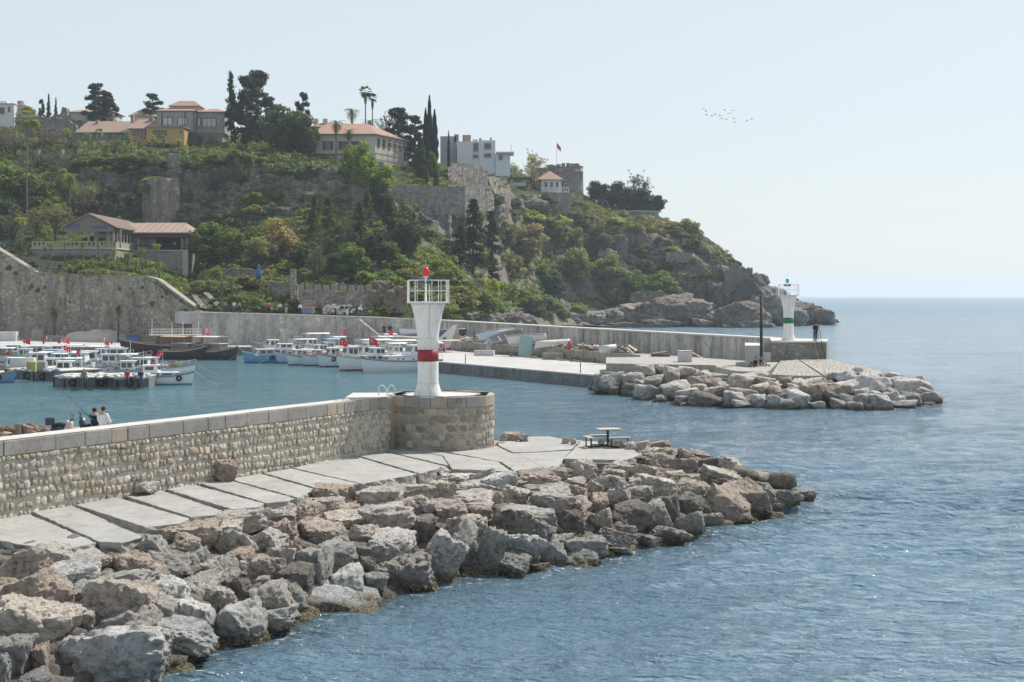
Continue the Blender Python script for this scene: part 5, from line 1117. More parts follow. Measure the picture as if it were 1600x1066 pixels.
# ---- trees and bushes of the slope
SLOPE = """broadleaf 20 330 250 90 mid;broadleaf 60 335 270 70 mid;broadleaf -30 330 246 90 mid;broadleaf 5 372 300 60 deep;broadleaf 105 330 262 48 olive;sparse 130 345 280 50 grey;sparse 90 380 320 60 grey;date_palm 108 345 262 40 mid;sparse 60 375 322 50 grey;broadleaf 85 348 305 50 fresh;sparse 20 385 330 60 grey;sparse 150 330 285 40 lime;bare 30 240 205 60 grey;bare 75 236 200 50 grey;bare 115 240 205 40 grey;bare 5 235 195 50 grey;bare 60 262 225 50 grey;bare 100 280 240 40 grey;bare 180 242 214 30 grey;bare 312 228 204 30 grey;bare 335 232 208 24 grey;
shrub 160 258 238 60 mid;shrub 200 256 238 50 mid;shrub 130 262 240 40 mid;shrub 235 262 240 44 deep;shrub 190 272 244 50 deep;shrub 250 258 243 30 mid;shrub 345 262 232 60 mid;shrub 380 262 230 50 mid;shrub 320 270 240 40 mid;shrub 302 268 246 30 deep;bare 335 300 262 50 grey;bare 385 290 250 50 grey;shrub 450 278 252 40 mid;shrub 475 284 256 34 mid;shrub 490 270 252 24 deep;shrub 400 325 290 50 mid;shrub 430 310 284 36 fresh;shrub 400 340 316 50 olive;
broadleaf 330 418 345 90 mid;broadleaf 318 400 345 44 deep;broadleaf 365 410 352 60 mid;broadleaf 430 412 338 72 tan;broadleaf 405 420 366 50 olive;sparse 500 420 350 40 deep;sparse 535 410 340 50 deep;conifer 515 400 310 46 deep;conifer 490 390 306 36 deep;broadleaf 480 430 370 60 deep;conifer 562 405 314 50 deep;sparse 550 400 330 50 grey;broadleaf 550 440 374 66 mid;broadleaf 590 420 352 60 deep;conifer 575 360 296 34 deep;broadleaf 455 400 350 40 grey;broadleaf 520 440 390 50 deep;sparse 490 445 385 30 grey;sparse 500 448 378 24 grey;broadleaf 340 350 325 40 grey;
shrub 600 450 410 60 mid;shrub 640 445 405 60 olive;shrub 570 445 415 50 fresh;shrub 620 425 385 60 mid;broadleaf 640 400 335 56 deep;cypress 649 396 335 10 dark;conifer 610 375 310 40 deep;shrub 655 480 440 60 mid;shrub 700 455 405 70 olive;shrub 730 470 425 66 mid;shrub 690 430 392 50 fresh;broadleaf 715 500 438 90 olive;broadleaf 745 498 450 70 mid;broadleaf 690 500 455 60 olive;conifer 738 428 310 62 dark;conifer 768 405 322 44 dark;conifer 770 444 395 34 dark;conifer 722 420 350 40 dark;shrub 700 392 366 50 mid;shrub 668 372 348 40 mid;shrub 640 352 330 30 mid;
broadleaf 820 410 342 76 tan;broadleaf 800 440 390 50 olive;broadleaf 790 392 340 44 grey;shrub 830 348 322 60 lime;shrub 850 360 330 50 olive;broadleaf 872 388 340 50 olive;shrub 870 352 330 50 lime;shrub 800 332 306 40 deep;shrub 770 326 296 56 deep;shrub 850 322 300 44 deep;broadleaf 895 400 350 36 olive;shrub 920 362 336 44 grey;broadleaf 938 400 342 40 grey;shrub 965 352 334 40 lime;shrub 990 370 344 36 fresh;broadleaf 898 452 378 62 olive;broadleaf 868 470 420 50 deep;shrub 850 440 405 44 mid;shrub 815 480 440 74 mid;shrub 850 490 446 70 mid;shrub 790 476 430 66 fresh;shrub 780 500 462 50 mid;shrub 770 470 420 40 lime;shrub 835 500 466 50 deep;conifer 775 468 428 30 dark;shrub 900 492 470 40 fresh;shrub 880 500 478 30 mid;
broadleaf 955 450 396 56 olive;broadleaf 985 470 415 62 mid;broadleaf 1030 476 422 68 mid;broadleaf 1000 482 440 50 fresh;broadleaf 960 478 432 44 olive;shrub 1060 480 440 40 olive;shrub 1010 430 400 40 deep;shrub 1050 400 378 50 fresh;shrub 1075 416 390 40 olive;shrub 1040 420 395 44 mid;shrub 1080 392 366 36 deep;shrub 1100 400 380 30 olive;shrub 1060 372 350 36 mid;shrub 1120 440 410 34 olive;shrub 1128 460 432 28 olive;shrub 1098 440 412 26 olive;shrub 1000 396 372 40 mid;shrub 1030 388 364 36 olive;shrub 940 500 482 30 mid;shrub 1050 360 340 40 tan;
shrub 370 480 450 50 mid;shrub 400 486 455 50 mid;shrub 430 488 462 50 fresh;shrub 460 486 460 44 mid;shrub 350 460 430 60 olive;shrub 320 462 425 60 olive;shrub 390 450 422 60 olive;shrub 420 456 430 46 olive;sparse 322 455 420 20 fresh;shrub 340 440 412 40 olive;date_palm 365 465 425 30 mid;date_palm 350 470 435 26 mid;shrub 480 440 410 50 mid;shrub 450 425 400 50 fresh;shrub 520 442 420 40 fresh;shrub 560 480 462 40 olive;date_palm 450 480 452 20 deep"""
ZN = [(60, 'at the far left'), (130, 'left of the restaurant'), (210, 'above the restaurant roof'), (290, 'by the ruined stone tower'), (360, 'just right of the ruined tower'), (430, 'right of the restaurant'), (500, 'under the huge evergreen'), (560, 'left of the bright cliff tree'), (620, 'under the scaffolded mansion'), (690, 'above the near lighthouse'), (750, 'just right of the near lighthouse'), (810, 'below the white house'), (870, 'below the villa'), (930, 'below the round fort'), (990, 'below the dark trees'), (1050, 'below the curved terrace'), (1400, 'near the headland end')]
RW = [(262, 'cliff top'), (320, 'upper cliff'), (380, 'middle slope'), (440, 'lower slope'), (999, 'slope foot')]
cell = {}
for rec in SLOPE.replace('\n', '').split(';'):
    a = rec.split()
    if len(a) < 6: continue
    kd, px, pb, ptp, pw, tn = a[0], *map(float, a[1:5]), a[5]
    T = tree(kd, px, pb, ptp-2, pw*1.08, tn, sink=.4 if kd in ('shrub', 'broadleaf') else .1)
    z = next(w_ for l_, w_ in ZN if px < l_); r = next(w_ for l_, w_ in RW if pb < l_)
    cell.setdefault((CW[tn]+' '+DW[kd], r, z), []).append((px, T))
for (d, r, z), L_ in cell.items():
    L_.sort(key=lambda q: q[0])
    for i, (px, T) in enumerate(L_): tag(T, ((['leftmost ', 'second ', 'third ', 'fourth '][i]) if len(L_) > 1 else '')+f'{d} on the {r}, {z}', None, 'trees and shrubs of the cliff slope')

# ---- undergrowth: low growth nobody could count
BARE = [(400, 298, 112, 34), (555, 318, 52, 40), (420, 325, 50, 30), (700, 352, 52, 40), (300, 300, 22, 45), (520, 290, 26, 30), (470, 300, 30, 24), (690, 345, 42, 34), (650, 310, 30, 14), (1012, 405, 56, 38), (942, 440, 32, 56), (1095, 450, 46, 60), (905, 470, 36, 34), (1150, 470, 60, 60), (1220, 490, 90, 40), (245, 300, 34, 40), (730, 320, 30, 24), (820, 312, 90, 16), (560, 345, 34, 24), (900, 498, 160, 10), (1050, 495, 90, 22), (180, 300, 60, 28), (660, 470, 0, 0)]
def undergrowth(name, n, tone, size, region, seedv, thr, lo=(.5, 1.1)):
    rs = np.random.RandomState(seedv); V = []; Fc = []; k = 0; got = 0; tries = 0
    base = []
    for v in range(6):
        cl = [((rs.normal(scale=.5), rs.normal(scale=.5), rs.uniform(0, .5)), (rs.uniform(.35, .7),)*2+(rs.uniform(.3, .6),)) for i in range(4)]
        base.append(cloud(cl, 46, size, rs, .3))
    while got < n and tries < n*12:
        tries += 1; px = rs.uniform(region[0], region[2]); py = rs.uniform(region[1], region[3])
        pr = prof_at(px)
        if py < pr[:, 0].min()+1 or py > pr[:, 0].max(): continue
        if any(((px-a)/c)**2+((py-b)/d)**2 < 1 for a, b, c, d in BARE if c) and rs.rand() < .97: continue
        g0 = surf(px, py)
        if vnoise(np.array([[g0.x*.12, g0.y*.12, g0.z*.15]]), seedv)[0] < thr: continue
        b_, f_ = base[rs.randint(6)]; s = rs.uniform(*lo)*1.5; a = rs.uniform(0, 6.28); ca, sa = math.cos(a), math.sin(a)
        V.append(np.c_[(b_[:, 0]*ca-b_[:, 1]*sa)*s+g0.x, (b_[:, 0]*sa+b_[:, 1]*ca)*s+g0.y-.2, b_[:, 2]*s*.9+g0.z]); Fc.append(f_+k); k += len(b_); got += 1
    me = np_mesh(name, np.vstack(V), np.vstack(Fc), M_leaf); o = bpy.data.objects.new(name, me); C.objects.link(o); o.color = (*COLS[tone], 1); tag(o, kind='stuff')
undergrowth('dark_undergrowth', 1100, 'deep', .34, (-200, 245, 1135, 500), 31, -.15)
undergrowth('green_undergrowth', 1100, 'mid', .34, (-200, 245, 1135, 500), 32, -.05)
undergrowth('fresh_undergrowth', 600, 'fresh', .30, (-100, 245, 1130, 500), 33, .12, (.4, .8))
undergrowth('olive_undergrowth', 600, 'olive', .30, (400, 260, 1150, 500), 34, .1)
undergrowth('dry_undergrowth', 300, 'tan', .28, (100, 260, 1150, 500), 35, .2, (.3, .7))
undergrowth('plateau_scrub', 520, 'olive', .30, (-200, 203, 760, 252), 37, -.3, (.6, 1.2))
undergrowth('plateau_brush', 420, 'deep', .30, (-200, 203, 1000, 262), 38, -.3, (.6, 1.2))
undergrowth('headland_scrub', 420, 'olive', .30, (890, 325, 1150, 480), 39, -.2, (.5, 1.1))
undergrowth('shore_scrub', 420, 'mid', .30, (655, 455, 835, 507), 41, -.6, (.5, 1.1))
undergrowth('lime_undergrowth', 160, 'lime', .26, (600, 330, 1130, 490), 36, .25, (.35, .7))
# ================================================================ buildings
def X_(px, Y): return (px-800)*Y/F
def Z_(py, Y): return H-(py-HZ)*Y/F
def mat_tiles(name, c1, c2, vert=False):
    g = G(name); p = g.pos()
    rib = g.n('TexWave', 0, _wave_type='BANDS', _bands_direction='X', Vector=p, Scale=1.1, Distortion=.4); row = g.n('TexWave', 0, _wave_type='BANDS', _bands_direction='Z', Vector=p, Scale=1.6, Distortion=.3)
    c = g.mix(g.noise(p, .8, 6, .7), c1, c2); c = g.mix(g.ramp(g.noise(p, 3, 5, .7), (.5, 0.0), (.7, .6)), c, (.16, .12, .10)); c = g.mix(g.math('MULTIPLY', rib, .28), c, (.12, .07, .05))
    return g.done(g.bsdf(c, .85, g.bump(g.math('ADD', rib, g.math('MULTIPLY', row, .5)), .8, .08), 0.0, .2))
M_tile = mat_tiles('clay_tiles', (.36, .245, .19), (.46, .34, .27)); M_tile2 = mat_tiles('bright_clay_tiles', (.42, .24, .17), (.50, .33, .25)); M_tilep = mat_tiles('pink_clay_tiles', (.38, .275, .225), (.46, .35, .295))
M_green = plain('green_plaster', (.10, .19, .145), .9, var=.15, dirt=(.07, .11, .09)); M_yel = plain('ochre_plaster', (.52, .34, .12), .9, var=.1, dirt=(.36, .26, .13))
M_timb = mat_conc('grey_timber_boards', (.30, .30, .28), (.38, .38, .35), (.2, .2, .19), 1.0, .3, streak=.4); M_cream = plain('cream_plaster', (.50, .47, .40), .9, var=.1, dirt=(.36, .33, .28))
M_whp = plain('white_plaster', (.66, .67, .67), .9, var=.06, dirt=(.45, .46, .46)); M_dkw = plain('dark_brown_wood', (.10, .055, .04), .7); M_win = plain('window_glass', (.06, .075, .085), .12, spec=.8, var=.3)
M_curt = plain('curtained_glass', (.42, .45, .46), .25, spec=.6, var=.1); M_hs = mat_rubble('house_stone', [(.28, .265, .24), (.38, .36, .33), (.33, .31, .28)], (.32, .30, .27), 1.8, 2.5, .2)
M_ruin = mat_rubble('ruin_masonry', [(.16, .14, .12), (.34, .305, .255), (.25, .22, .19), (.42, .38, .325)], (.23, .21, .18), 1.5, 2.0, .55); M_shut = plain('oxblood_shutters', (.14, .06, .05), .8); M_steel = plain('galvanised_tube', (.34, .33, .31), .5, .5)
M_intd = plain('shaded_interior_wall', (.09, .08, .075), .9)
def house(label, origin, cat='house', name='house'): return empty(name, origin, 0, label, cat)
def hb(h, nm, x0, x1, y0, y1, z0, z1, m, bev=0): o = h.location; return MB().box(((x0+x1)/2-o.x, (y0+y1)/2-o.y, (z0+z1)/2-o.z), (x1-x0, y1-y0, z1-z0)).build(nm, m, h, bev=bev)
def win(h, px0, px1, py0, py1, Y, fm=None, gm=None, mull=1, nm='window'):
    o = h.location; x0, x1, z1, z0 = X_(px0, Y), X_(px1, Y), Z_(py0, Y), Z_(py1, Y); fm = fm or M_dkw; gm = gm or M_win
    fr = MB(); t = .13
    for a, b_, c, d in ((x0, x1, z1-t, z1), (x0, x1, z0, z0+t), (x0, x0+t, z0+t, z1-t), (x1-t, x1, z0+t, z1-t)): fr.box(((a+b_)/2-o.x, Y-.09-o.y, (c+d)/2-o.z), (b_-a, .16, d-c))
    for k in range(1, mull+1):
        xm = x0+(x1-x0)*k/(mull+1); fr.box((xm-o.x, Y-.08-o.y, (z0+z1)/2-o.z), (.09, .12, z1-z0-2*t))
    f = fr.build(nm, fm, h); MB().box(((x0+x1)/2-o.x, Y-.03-o.y, (z0+z1)/2-o.z), (x1-x0-2*t, .05, z1-z0-2*t)).build('pane', gm, f)
    MB().box(((x0+x1)/2-o.x, Y-.14-o.y, z0-.06-o.z), (x1-x0+.3, .26, .11)).build('sill', M_pale, f); return f
def hip(h, nm, x0, x1, y0, y1, z0, z1, m, inset=None, ov=.5, eave=.14):
    o = h.location; x0 -= ov; x1 += ov; y0 -= ov; y1 += ov; ins = inset if inset is not None else min(x1-x0, y1-y0)/2
    v = [(x0, y0, z0), (x1, y0, z0), (x1, y1, z0), (x0, y1, z0), (x0, y0, z0+eave), (x1, y0, z0+eave), (x1, y1, z0+eave), (x0, y1, z0+eave)]
    ym = (y0+y1)/2
    v += [(x0+ins, ym, z1), (x1-ins, ym, z1)]
    f = [(3, 2, 1, 0), (0, 1, 5, 4), (1, 2, 6, 5), (2, 3, 7, 6), (3, 0, 4, 7), (4, 5, 9, 8), (5, 6, 9), (6, 7, 8, 9), (7, 4, 8)]
    r = MB().add([(a-o.x, b_-o.y, c-o.z) for a, b_, c in v], f).build(nm, m, h)
    return r
# green house
Y = 345; h = house('long low green plastered house with terracotta roof on the cliff top', Vector((X_(160, Y), Y, Z_(242, Y))))
hb(h, 'wall', X_(119, Y), X_(202, Y), Y, Y+9, Z_(244, Y), Z_(208, Y), M_green)
hip(h, 'roof', X_(121, Y), X_(202, Y), Y, Y+11, Z_(208, Y), Z_(190, Y+6), M_tile, 1.5)
for a in ((148, 170, 200.5+8, 221, 2), (175, 180, 209, 222, 0), (185, 190.5, 209, 222, 0), (129.5, 134, 210, 214, 0)): win(h, a[0], a[1], a[2], a[3], Y, mull=a[4])
for px in (126, 127.5+17): pass
hb(h, 'chimney', X_(142, Y), X_(146, Y), Y+4, Y+5, Z_(196, Y), Z_(184, Y), M_tile2); hb(h, 'base_course', X_(118.5, Y), X_(202.5, Y), Y-.2, Y-.01, Z_(246, Y), Z_(232, Y), M_hs)
# ochre house
Y = 343; h = house('ochre yellow house with a projecting flat block, between the green and grey houses', Vector((X_(235, Y), Y, Z_(242, Y))))
hb(h, 'wall', X_(203, Y), X_(246, Y), Y, Y+9, Z_(227, Y), Z_(202, Y), M_yel); hip(h, 'roof', X_(203, Y), X_(246, Y), Y, Y+11, Z_(202, Y), Z_(187, Y+6), M_tile, 1.2)
hb(h, 'front_block', X_(229, 338), X_(288, 338), 338, 343, Z_(227, 338), Z_(200, 338), M_yel); hb(h, 'flat_roof', X_(228, 338), X_(290, 338), 337.6, 343.2, Z_(199.9, 338), Z_(198, 338), M_tilep)
hb(h, 'stone_storey', X_(204, 338), X_(291, 338), 338.3, 343, Z_(247, 338), Z_(227.1, 338), M_hs)
win(h, 207, 217, 201+0, 213, 343, mull=1); win(h, 220, 228, 201.5, 217, 343, mull=0, nm='door'); win(h, 239, 260, 204, 216, 338, mull=3); win(h, 281, 284, 205, 209, 338, mull=0); win(h, 244, 256, 230, 240, 338.3, mull=1); hb(h, 'chimney', X_(199, Y), X_(203, Y), Y+3, Y+4, Z_(190, Y), Z_(177, Y), M_tile2)
hb(h, 'chimney', X_(226, Y), X_(232, Y), Y+4, Y+5, Z_(186, Y), Z_(177, Y), M_tile2)
# grey timber house
Y = 344; h = house('grey timber clad two storey house with small rooftop lantern', Vector((X_(296, Y), Y, Z_(230, Y))))
hb(h, 'wall', X_(245, Y), X_(305, Y), Y, Y+10, Z_(207, Y), Z_(174, Y), M_timb); hb(h, 'right_wing', X_(305.1, Y), X_(349, Y), Y+1.5, Y+10, Z_(207, Y), Z_(174.2, Y), M_timb)
hb(h, 'stone_storey', X_(250, Y), X_(345, Y), Y+1.8, Y+9.5, Z_(232, Y), Z_(207.1, Y), M_hs)
hip(h, 'roof', X_(245, Y), X_(305, Y), Y, Y+10, Z_(174, Y), Z_(168, Y+5), M_tile2, 3); hip(h, 'side_roof', X_(305, Y), X_(349, Y), Y+1.5, Y+10, Z_(174, Y)-.06, Z_(169.5, Y+5), M_tile2, 3)
hb(h, 'lantern_wall', X_(262, Y), X_(306, Y), Y+3, Y+8, Z_(174, Y), Z_(164, Y), M_cream); hip(h, 'lantern_roof', X_(262, Y), X_(306, Y), Y+3, Y+8, Z_(164, Y), Z_(157.5, Y+5), M_tile2, 2)
for px in (253, 296-7, 303): hb(h, 'corner_board', X_(px, Y)-.12, X_(px, Y)+.12, Y-.1, Y-.01, Z_(207, Y), Z_(175, Y), M_dkw)
for a in ((254, 270, 183, 196), (277, 293, 183, 196)): win(h, *a, Y, gm=M_curt, mull=1)
for a in ((308, 314, 184, 198, 0), (316, 338, 184.5, 198.5, 2)): win(h, *a[:4], Y+1.5, gm=M_curt, mull=a[4])
win(h, 291, 297, 209, 220, Y+1.8, mull=0)
# house roofs peeping up behind
for (x0, x1, pe, pr, Y, m, lb) in ((108, 178, 176, 172, 375, M_tilep, 'low roof with mauve gable behind the green house'), (204, 240, 182, 171, 362, M_tilep, 'pinkish hipped roof peeping up behind the ochre house')):
    h = house(lb, Vector((X_((x0+x1)/2, Y), Y, Z_(200, Y)))); hb(h, 'wall', X_(x0, Y), X_(x1, Y), Y, Y+8, Z_(205, Y), Z_(pe, Y), M_cream); hip(h, 'roof', X_(x0, Y), X_(x1, Y), Y, Y+9, Z_(pe, Y), Z_(pr, Y+5), m, 2)
# white blocks far left
h = house('white flat roofed house with dark window at the far left skyline', Vector((X_(5, 385), 385, Z_(190, 385))))
hb(h, 'wall', X_(-45, 385), X_(22, 385), 385, 394, Z_(206, 385), Z_(163, 385), M_whp); hb(h, 'upper_storey', X_(-45, 387), X_(11, 387), 387, 392, Z_(162.9, 387), Z_(158, 387), M_whp); win(h, 0, 7, 168, 178, 385, mull=1); win(h, 13, 16, 167, 175, 385, mull=0); hb(h, 'roof_rim', X_(-46, 385), X_(23, 385), 384.7, 394.3, Z_(162.8, 385), Z_(161.5, 385), M_pale)
h = house('small pale grey house with a rooftop tank right of the white house at far left', Vector((X_(30, 388), 388, Z_(190, 388)))); hb(h, 'wall', X_(20, 388), X_(40, 388), 388, 396, Z_(206, 388), Z_(164, 388), plain('grey_plaster', (.42, .42, .41), .9)); win(h, 21.5, 27, 165.5, 169, 388, mull=1); hb(h, 'roof_tank', X_(23, 388), X_(30, 388), 390, 392, Z_(163.9, 388), Z_(156, 388), M_tile2)
def rough_wall(label, pxs, tops, pyb, Y, th, m, name='ruined_wall', cat='ruin', jag=.25, step=.5, Yb=None):
    """a freestanding wall with a broken top edge"""
    xs = [X_(p, Y if Yb is None else Y+(Yb-Y)*(p-pxs[0])/(pxs[-1]-pxs[0])) for p in pxs]; YY = [Y if Yb is None else Y+(Yb-Y)*(p-pxs[0])/(pxs[-1]-pxs[0]) for p in pxs]
    zt = [Z_(t, y) for t, y in zip(tops, YY)]; n = max(2, int(abs(xs[-1]-xs[0])/step)); f = []; bk = []
    rs = np.random.RandomState(int(abs(pxs[0])*7)+3); v = []
    for i in range(n+1):
        x = xs[0]+(xs[-1]-xs[0])*i/n; y = float(np.interp(x, xs, YY)); z = float(np.interp(x, xs, zt))+rs.uniform(-jag, jag); zb = Z_(pyb, y)
        for q in range(9): 
            zz = zb+(z-zb)*q/8; v.append((x+rs.uniform(-.08, .08), y+rs.uniform(-.12, .12)*1.2, zz))
        v += [(x, y+th, z+rs.uniform(-jag, jag)*.6), (x, y+th, zb)]
    fs = []
    for i in range(n):
        for q in range(10): fs.append((i*11+q, (i+1)*11+q, (i+1)*11+q+1, i*11+q+1))
    fs += [tuple(range(11))[::-1], tuple(n*11+q for q in range(11))]
    o = MB().add(v, fs).build(name, m); o['_'] = 0; del o['_']; tag(o, label, cat); return o
rough_wall('broken grey ruin wall on the left skyline below the slim conifers', [35, 50, 58, 75, 95, 108, 122, 138], [176, 172, 181, 184, 177, 186, 188, 190], 212, 368, 1.5, M_ruin)
rough_wall('tall jagged ruin stump right of the small conifers on the left skyline', [94, 98, 103, 107], [178, 166, 167, 180], 200, 366, 2.0, M_ruin)
rough_wall('ivy grown ruined wall standing left of the green house', [66, 75, 90, 105, 119], [196, 186, 183, 186, 196], 226, 352, 1.5, M_ruin)
# ruined towers of the old wall
T = empty('ruined_tower', Vector((X_(246, 298), 298, Z_(350, 298))), 0, 'broad ruined stone tower with ivy on top, behind the restaurant roof', 'ruin')
def rot_block(par, c, w_, d_, hgt, a, m, nm, seedv, jag=.5, taper=.06):
    rs = np.random.RandomState(seedv); v = []; n = 7; K = 10
    ring = [(-.5+i/n, -.5) for i in range(n)]+[(.5, -.5+i/n) for i in range(n)]+[(.5-i/n, .5) for i in range(n)]+[(-.5, .5-i/n) for i in range(n)]; N = len(ring); ca, sa = math.cos(a), math.sin(a)
    for q in range(K+1):
        for i, (x, y) in enumerate(ring):
            s = 1-taper*q/K; xx_, yy_ = x*w_*s+rs.uniform(-.13, .13), y*d_*s+rs.uniform(-.13, .13); z = hgt*q/K+(rs.uniform(-jag, jag) if q == K else 0); v.append((c[0]+xx_*ca-yy_*sa, c[1]+xx_*sa+yy_*ca, c[2]+z))
    fs = [(q*N+i, q*N+(i+1) % N, (q+1)*N+(i+1) % N, (q+1)*N+i) for q in range(K) for i in range(N)]+[tuple(range(K*N, K*N+N))]
    return MB().add(v, fs).build(nm, m, par)
rot_block(T, (0, 3, -1), 6.4, 6.0, 10.6, R(38), M_ruin, 'tower_body', 5, .5)
o = inst('ivy_cap', KINDS_['shrub'][0][0], (-1.4, 2.6, 8.6), T, sc=(.62, .5, .22), col=COLS['olive']); o = inst('ivy_side', KINDS_['shrub'][1][0], (-2.6, .2, 6.2), T, sc=(.36, .22, .34), col=COLS['mid'])
T = empty('ruined_tower', Vector((X_(268, 306), 306, Z_(287, 306))), 0, 'slender ruined masonry pillar on the cliff edge right of the short palms', 'ruin'); rot_block(T, (0, 2, -1), 2.9, 3.0, 7.6, R(20), M_ruin, 'pillar_body', 9, .4, .3)
# old town wall and stairs at left
GW = [(-120, 262, 330), (-60, 259, 352), (0, 256, 391), (28, 254.5, 408), (56, 253, 425), (110, 249, 428), (160, 245, 430), (230, 239, 432), (246, 237.5, 436), (300, 229.5, 476), (322, 227, 492)]
gw = empty('town_wall', Vector((X_(150, 246), 246, 1.2)), 0, 'high old stone retaining wall with vents and weeds under the restaurant terrace', 'retaining wall')
for i in range(len(GW)-1):
    (a, ya, ta), (b_, yb, tb) = GW[i], GW[i+1]; pa, pb_ = (X_(a, ya), ya), (X_(b_, yb), yb); o = gw.location
    q = [(pa[0]-o.x, pa[1]-o.y), (pb_[0]-o.x, pb_[1]-o.y), (pb_[0]-o.x+.4, pb_[1]-o.y+1.6), (pa[0]-o.x+.4, pa[1]-o.y+1.6)]; za, zb = Z_(ta, ya)-o.z, Z_(tb, yb)-o.z
    MB().prism(q, -1.5, [za-.2, zb-.2, zb-.2, za-.2]).build('wall_section', M_great, gw)
    q2 = [(x, y-.12 if k < 2 else y+.1) for k, (x, y) in enumerate(q)]; MB().prism(q2, [za-.19, zb-.19, zb-.19, za-.19], [za, zb, zb, za]).build('coping', M_ledge, gw)
rs = random.Random(4); hol = MB()
for k in range(130):
    px = rs.uniform(-20, 300); i = next(i for i in range(len(GW)-1) if GW[i+1][0] > px); t = (px-GW[i][0])/(GW[i+1][0]-GW[i][0]); Yw = GW[i][1]+(GW[i+1][1]-GW[i][1])*t; top = GW[i][2]+(GW[i+1][2]-GW[i][2])*t; py = rs.uniform(top+8, 522)
    if py > top+6: s = rs.uniform(.08, .2); hol.box((X_(px, Yw)-gw.location.x, Yw-.02-gw.location.y, Z_(py, Yw)-gw.location.z), (s, .1, s))
hol.build('weep_holes', plain('hole_dark', (.03, .03, .028), .9), gw, kind='stuff')
for k, (px, py, s) in enumerate(((15, 418, .35), (25, 425, .25), (50, 447, .3), (60, 452, .3), (188, 449, .25), (224, 446, .2), (262, 455, .25), (255, 460, .18), (240, 472, .25), (285, 466, .22), (110, 468, .16), (72, 446, .22), (300, 492, .2))):
    i = next(i for i in range(len(GW)-1) if GW[i+1][0] > px); t = (px-GW[i][0])/(GW[i+1][0]-GW[i][0]); Yw = GW[i][1]+(GW[i+1][1]-GW[i][1])*t
    inst('wall_weed', KINDS_['shrub'][k % 3][0], (X_(px, Yw)-gw.location.x, Yw-gw.location.y, Z_(py, Yw)-gw.location.z-.8), gw, sc=(s*.55, s*.25, s*.5), col=COLS[('olive', 'mid')[k % 2]])
# garden terrace fill behind the wall
MB().prism([(X_(-120, 262), 262.5), (X_(0, 256), 257), (X_(56, 253), 254), (X_(160, 245), 246.5), (X_(236, 238), 240.5), (X_(250, 262), 262), (X_(-120, 275), 275)], 1, [20, 15.9, 12.7, 12.0, 11.6, 14.0, 20]).build('garden_terrace', M_cliff, kind='structure')
# restaurant
Rr = empty('restaurant', Vector((X_(137, 262), 262, Z_(410, 262))), 0, 'open sided restaurant pavilion with terracotta tile roof and blue lettering on its gable', 'restaurant'); o = Rr.location
xA0, xA1 = X_(104, 262), X_(177, 262); yA0, yA1 = 262, 289; zF = Z_(388, 262); zE = Z_(356, 262); zR = Z_(335, 262)
xB1 = X_(293, 274); yB0 = 274; zE2 = zE-.35
hb(Rr, 'stone_base', X_(50, 262), xA1+.3, 262, 289, 8, zF-.1, M_hs); hb(Rr, 'stone_base', xA1+.31, xB1, yB0, 289, 8, zF-.12, M_hs)
hb(Rr, 'corner_pier', xB1-.9, xB1+.15, yB0-.25, yB0+.9, 6, zF-.11, mat_conc('pale_corner_stone', (.50, .46, .38), (.60, .56, .48), (.33, .28, .2), 1, .6))
hb(Rr, 'floor_slab', X_(49, 262), xA1+.5, 261.7, 289, zF-.1, zF+.08, M_pale); hb(Rr, 'floor_slab', xA1+.51, xB1+.2, yB0-.3, 289, zF-.12, zF+.06, M_pale)
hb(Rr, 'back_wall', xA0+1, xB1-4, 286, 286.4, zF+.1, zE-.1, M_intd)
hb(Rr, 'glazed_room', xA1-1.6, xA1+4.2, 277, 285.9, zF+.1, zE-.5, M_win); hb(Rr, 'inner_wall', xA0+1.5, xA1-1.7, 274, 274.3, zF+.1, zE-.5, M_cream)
for k in range(3): hb(Rr, 'arched_door', xA0+2.6+k*1.9, xA0+3.7+k*1.9, 273.8, 273.99, zF+.1, zF+2.4, M_dkw)
def gable_roof(par, x0, x1, y0, y1, ze, zr, m, ov=.7, th=.14, nm='roof'):
    xm = (x0+x1)/2; o = par.location; v = []
    for y in (y0-ov, y1): v += [(x0-ov, y, ze), (xm, y, zr), (x1+ov, y, ze), (x0-ov, y, ze+th), (xm, y, zr+th), (x1+ov, y, ze+th)]
    f = [(0, 1, 4, 3), (1, 2, 5, 4), (6, 9, 10, 7), (7, 10, 11, 8), (3, 4, 10, 9), (4, 5, 11, 10), (0, 6, 7, 1), (1, 7, 8, 2), (0, 3, 9, 6), (2, 8, 11, 5)]
    r = MB().add([(a-o.x, b_-o.y, c-o.z) for a, b_, c in v], f).build(nm, m, par)
    t = MB(); n = int((y1-y0+ov)/.36)
    for k in range(n):
        y = y0-ov+.15+k*.36
        for xa in (x0-ov, x1+ov): t.bar((xa-o.x, y-o.y, ze+th+.03-o.z), (xm-o.x, y-o.y, zr+th+.03-o.z), .2, .12, 5)
    t.build('tile_rows', m, r, kind='stuff'); return r
gable_roof(Rr, xA0, xA1, yA0, yA1, zE, zR, M_tilep)
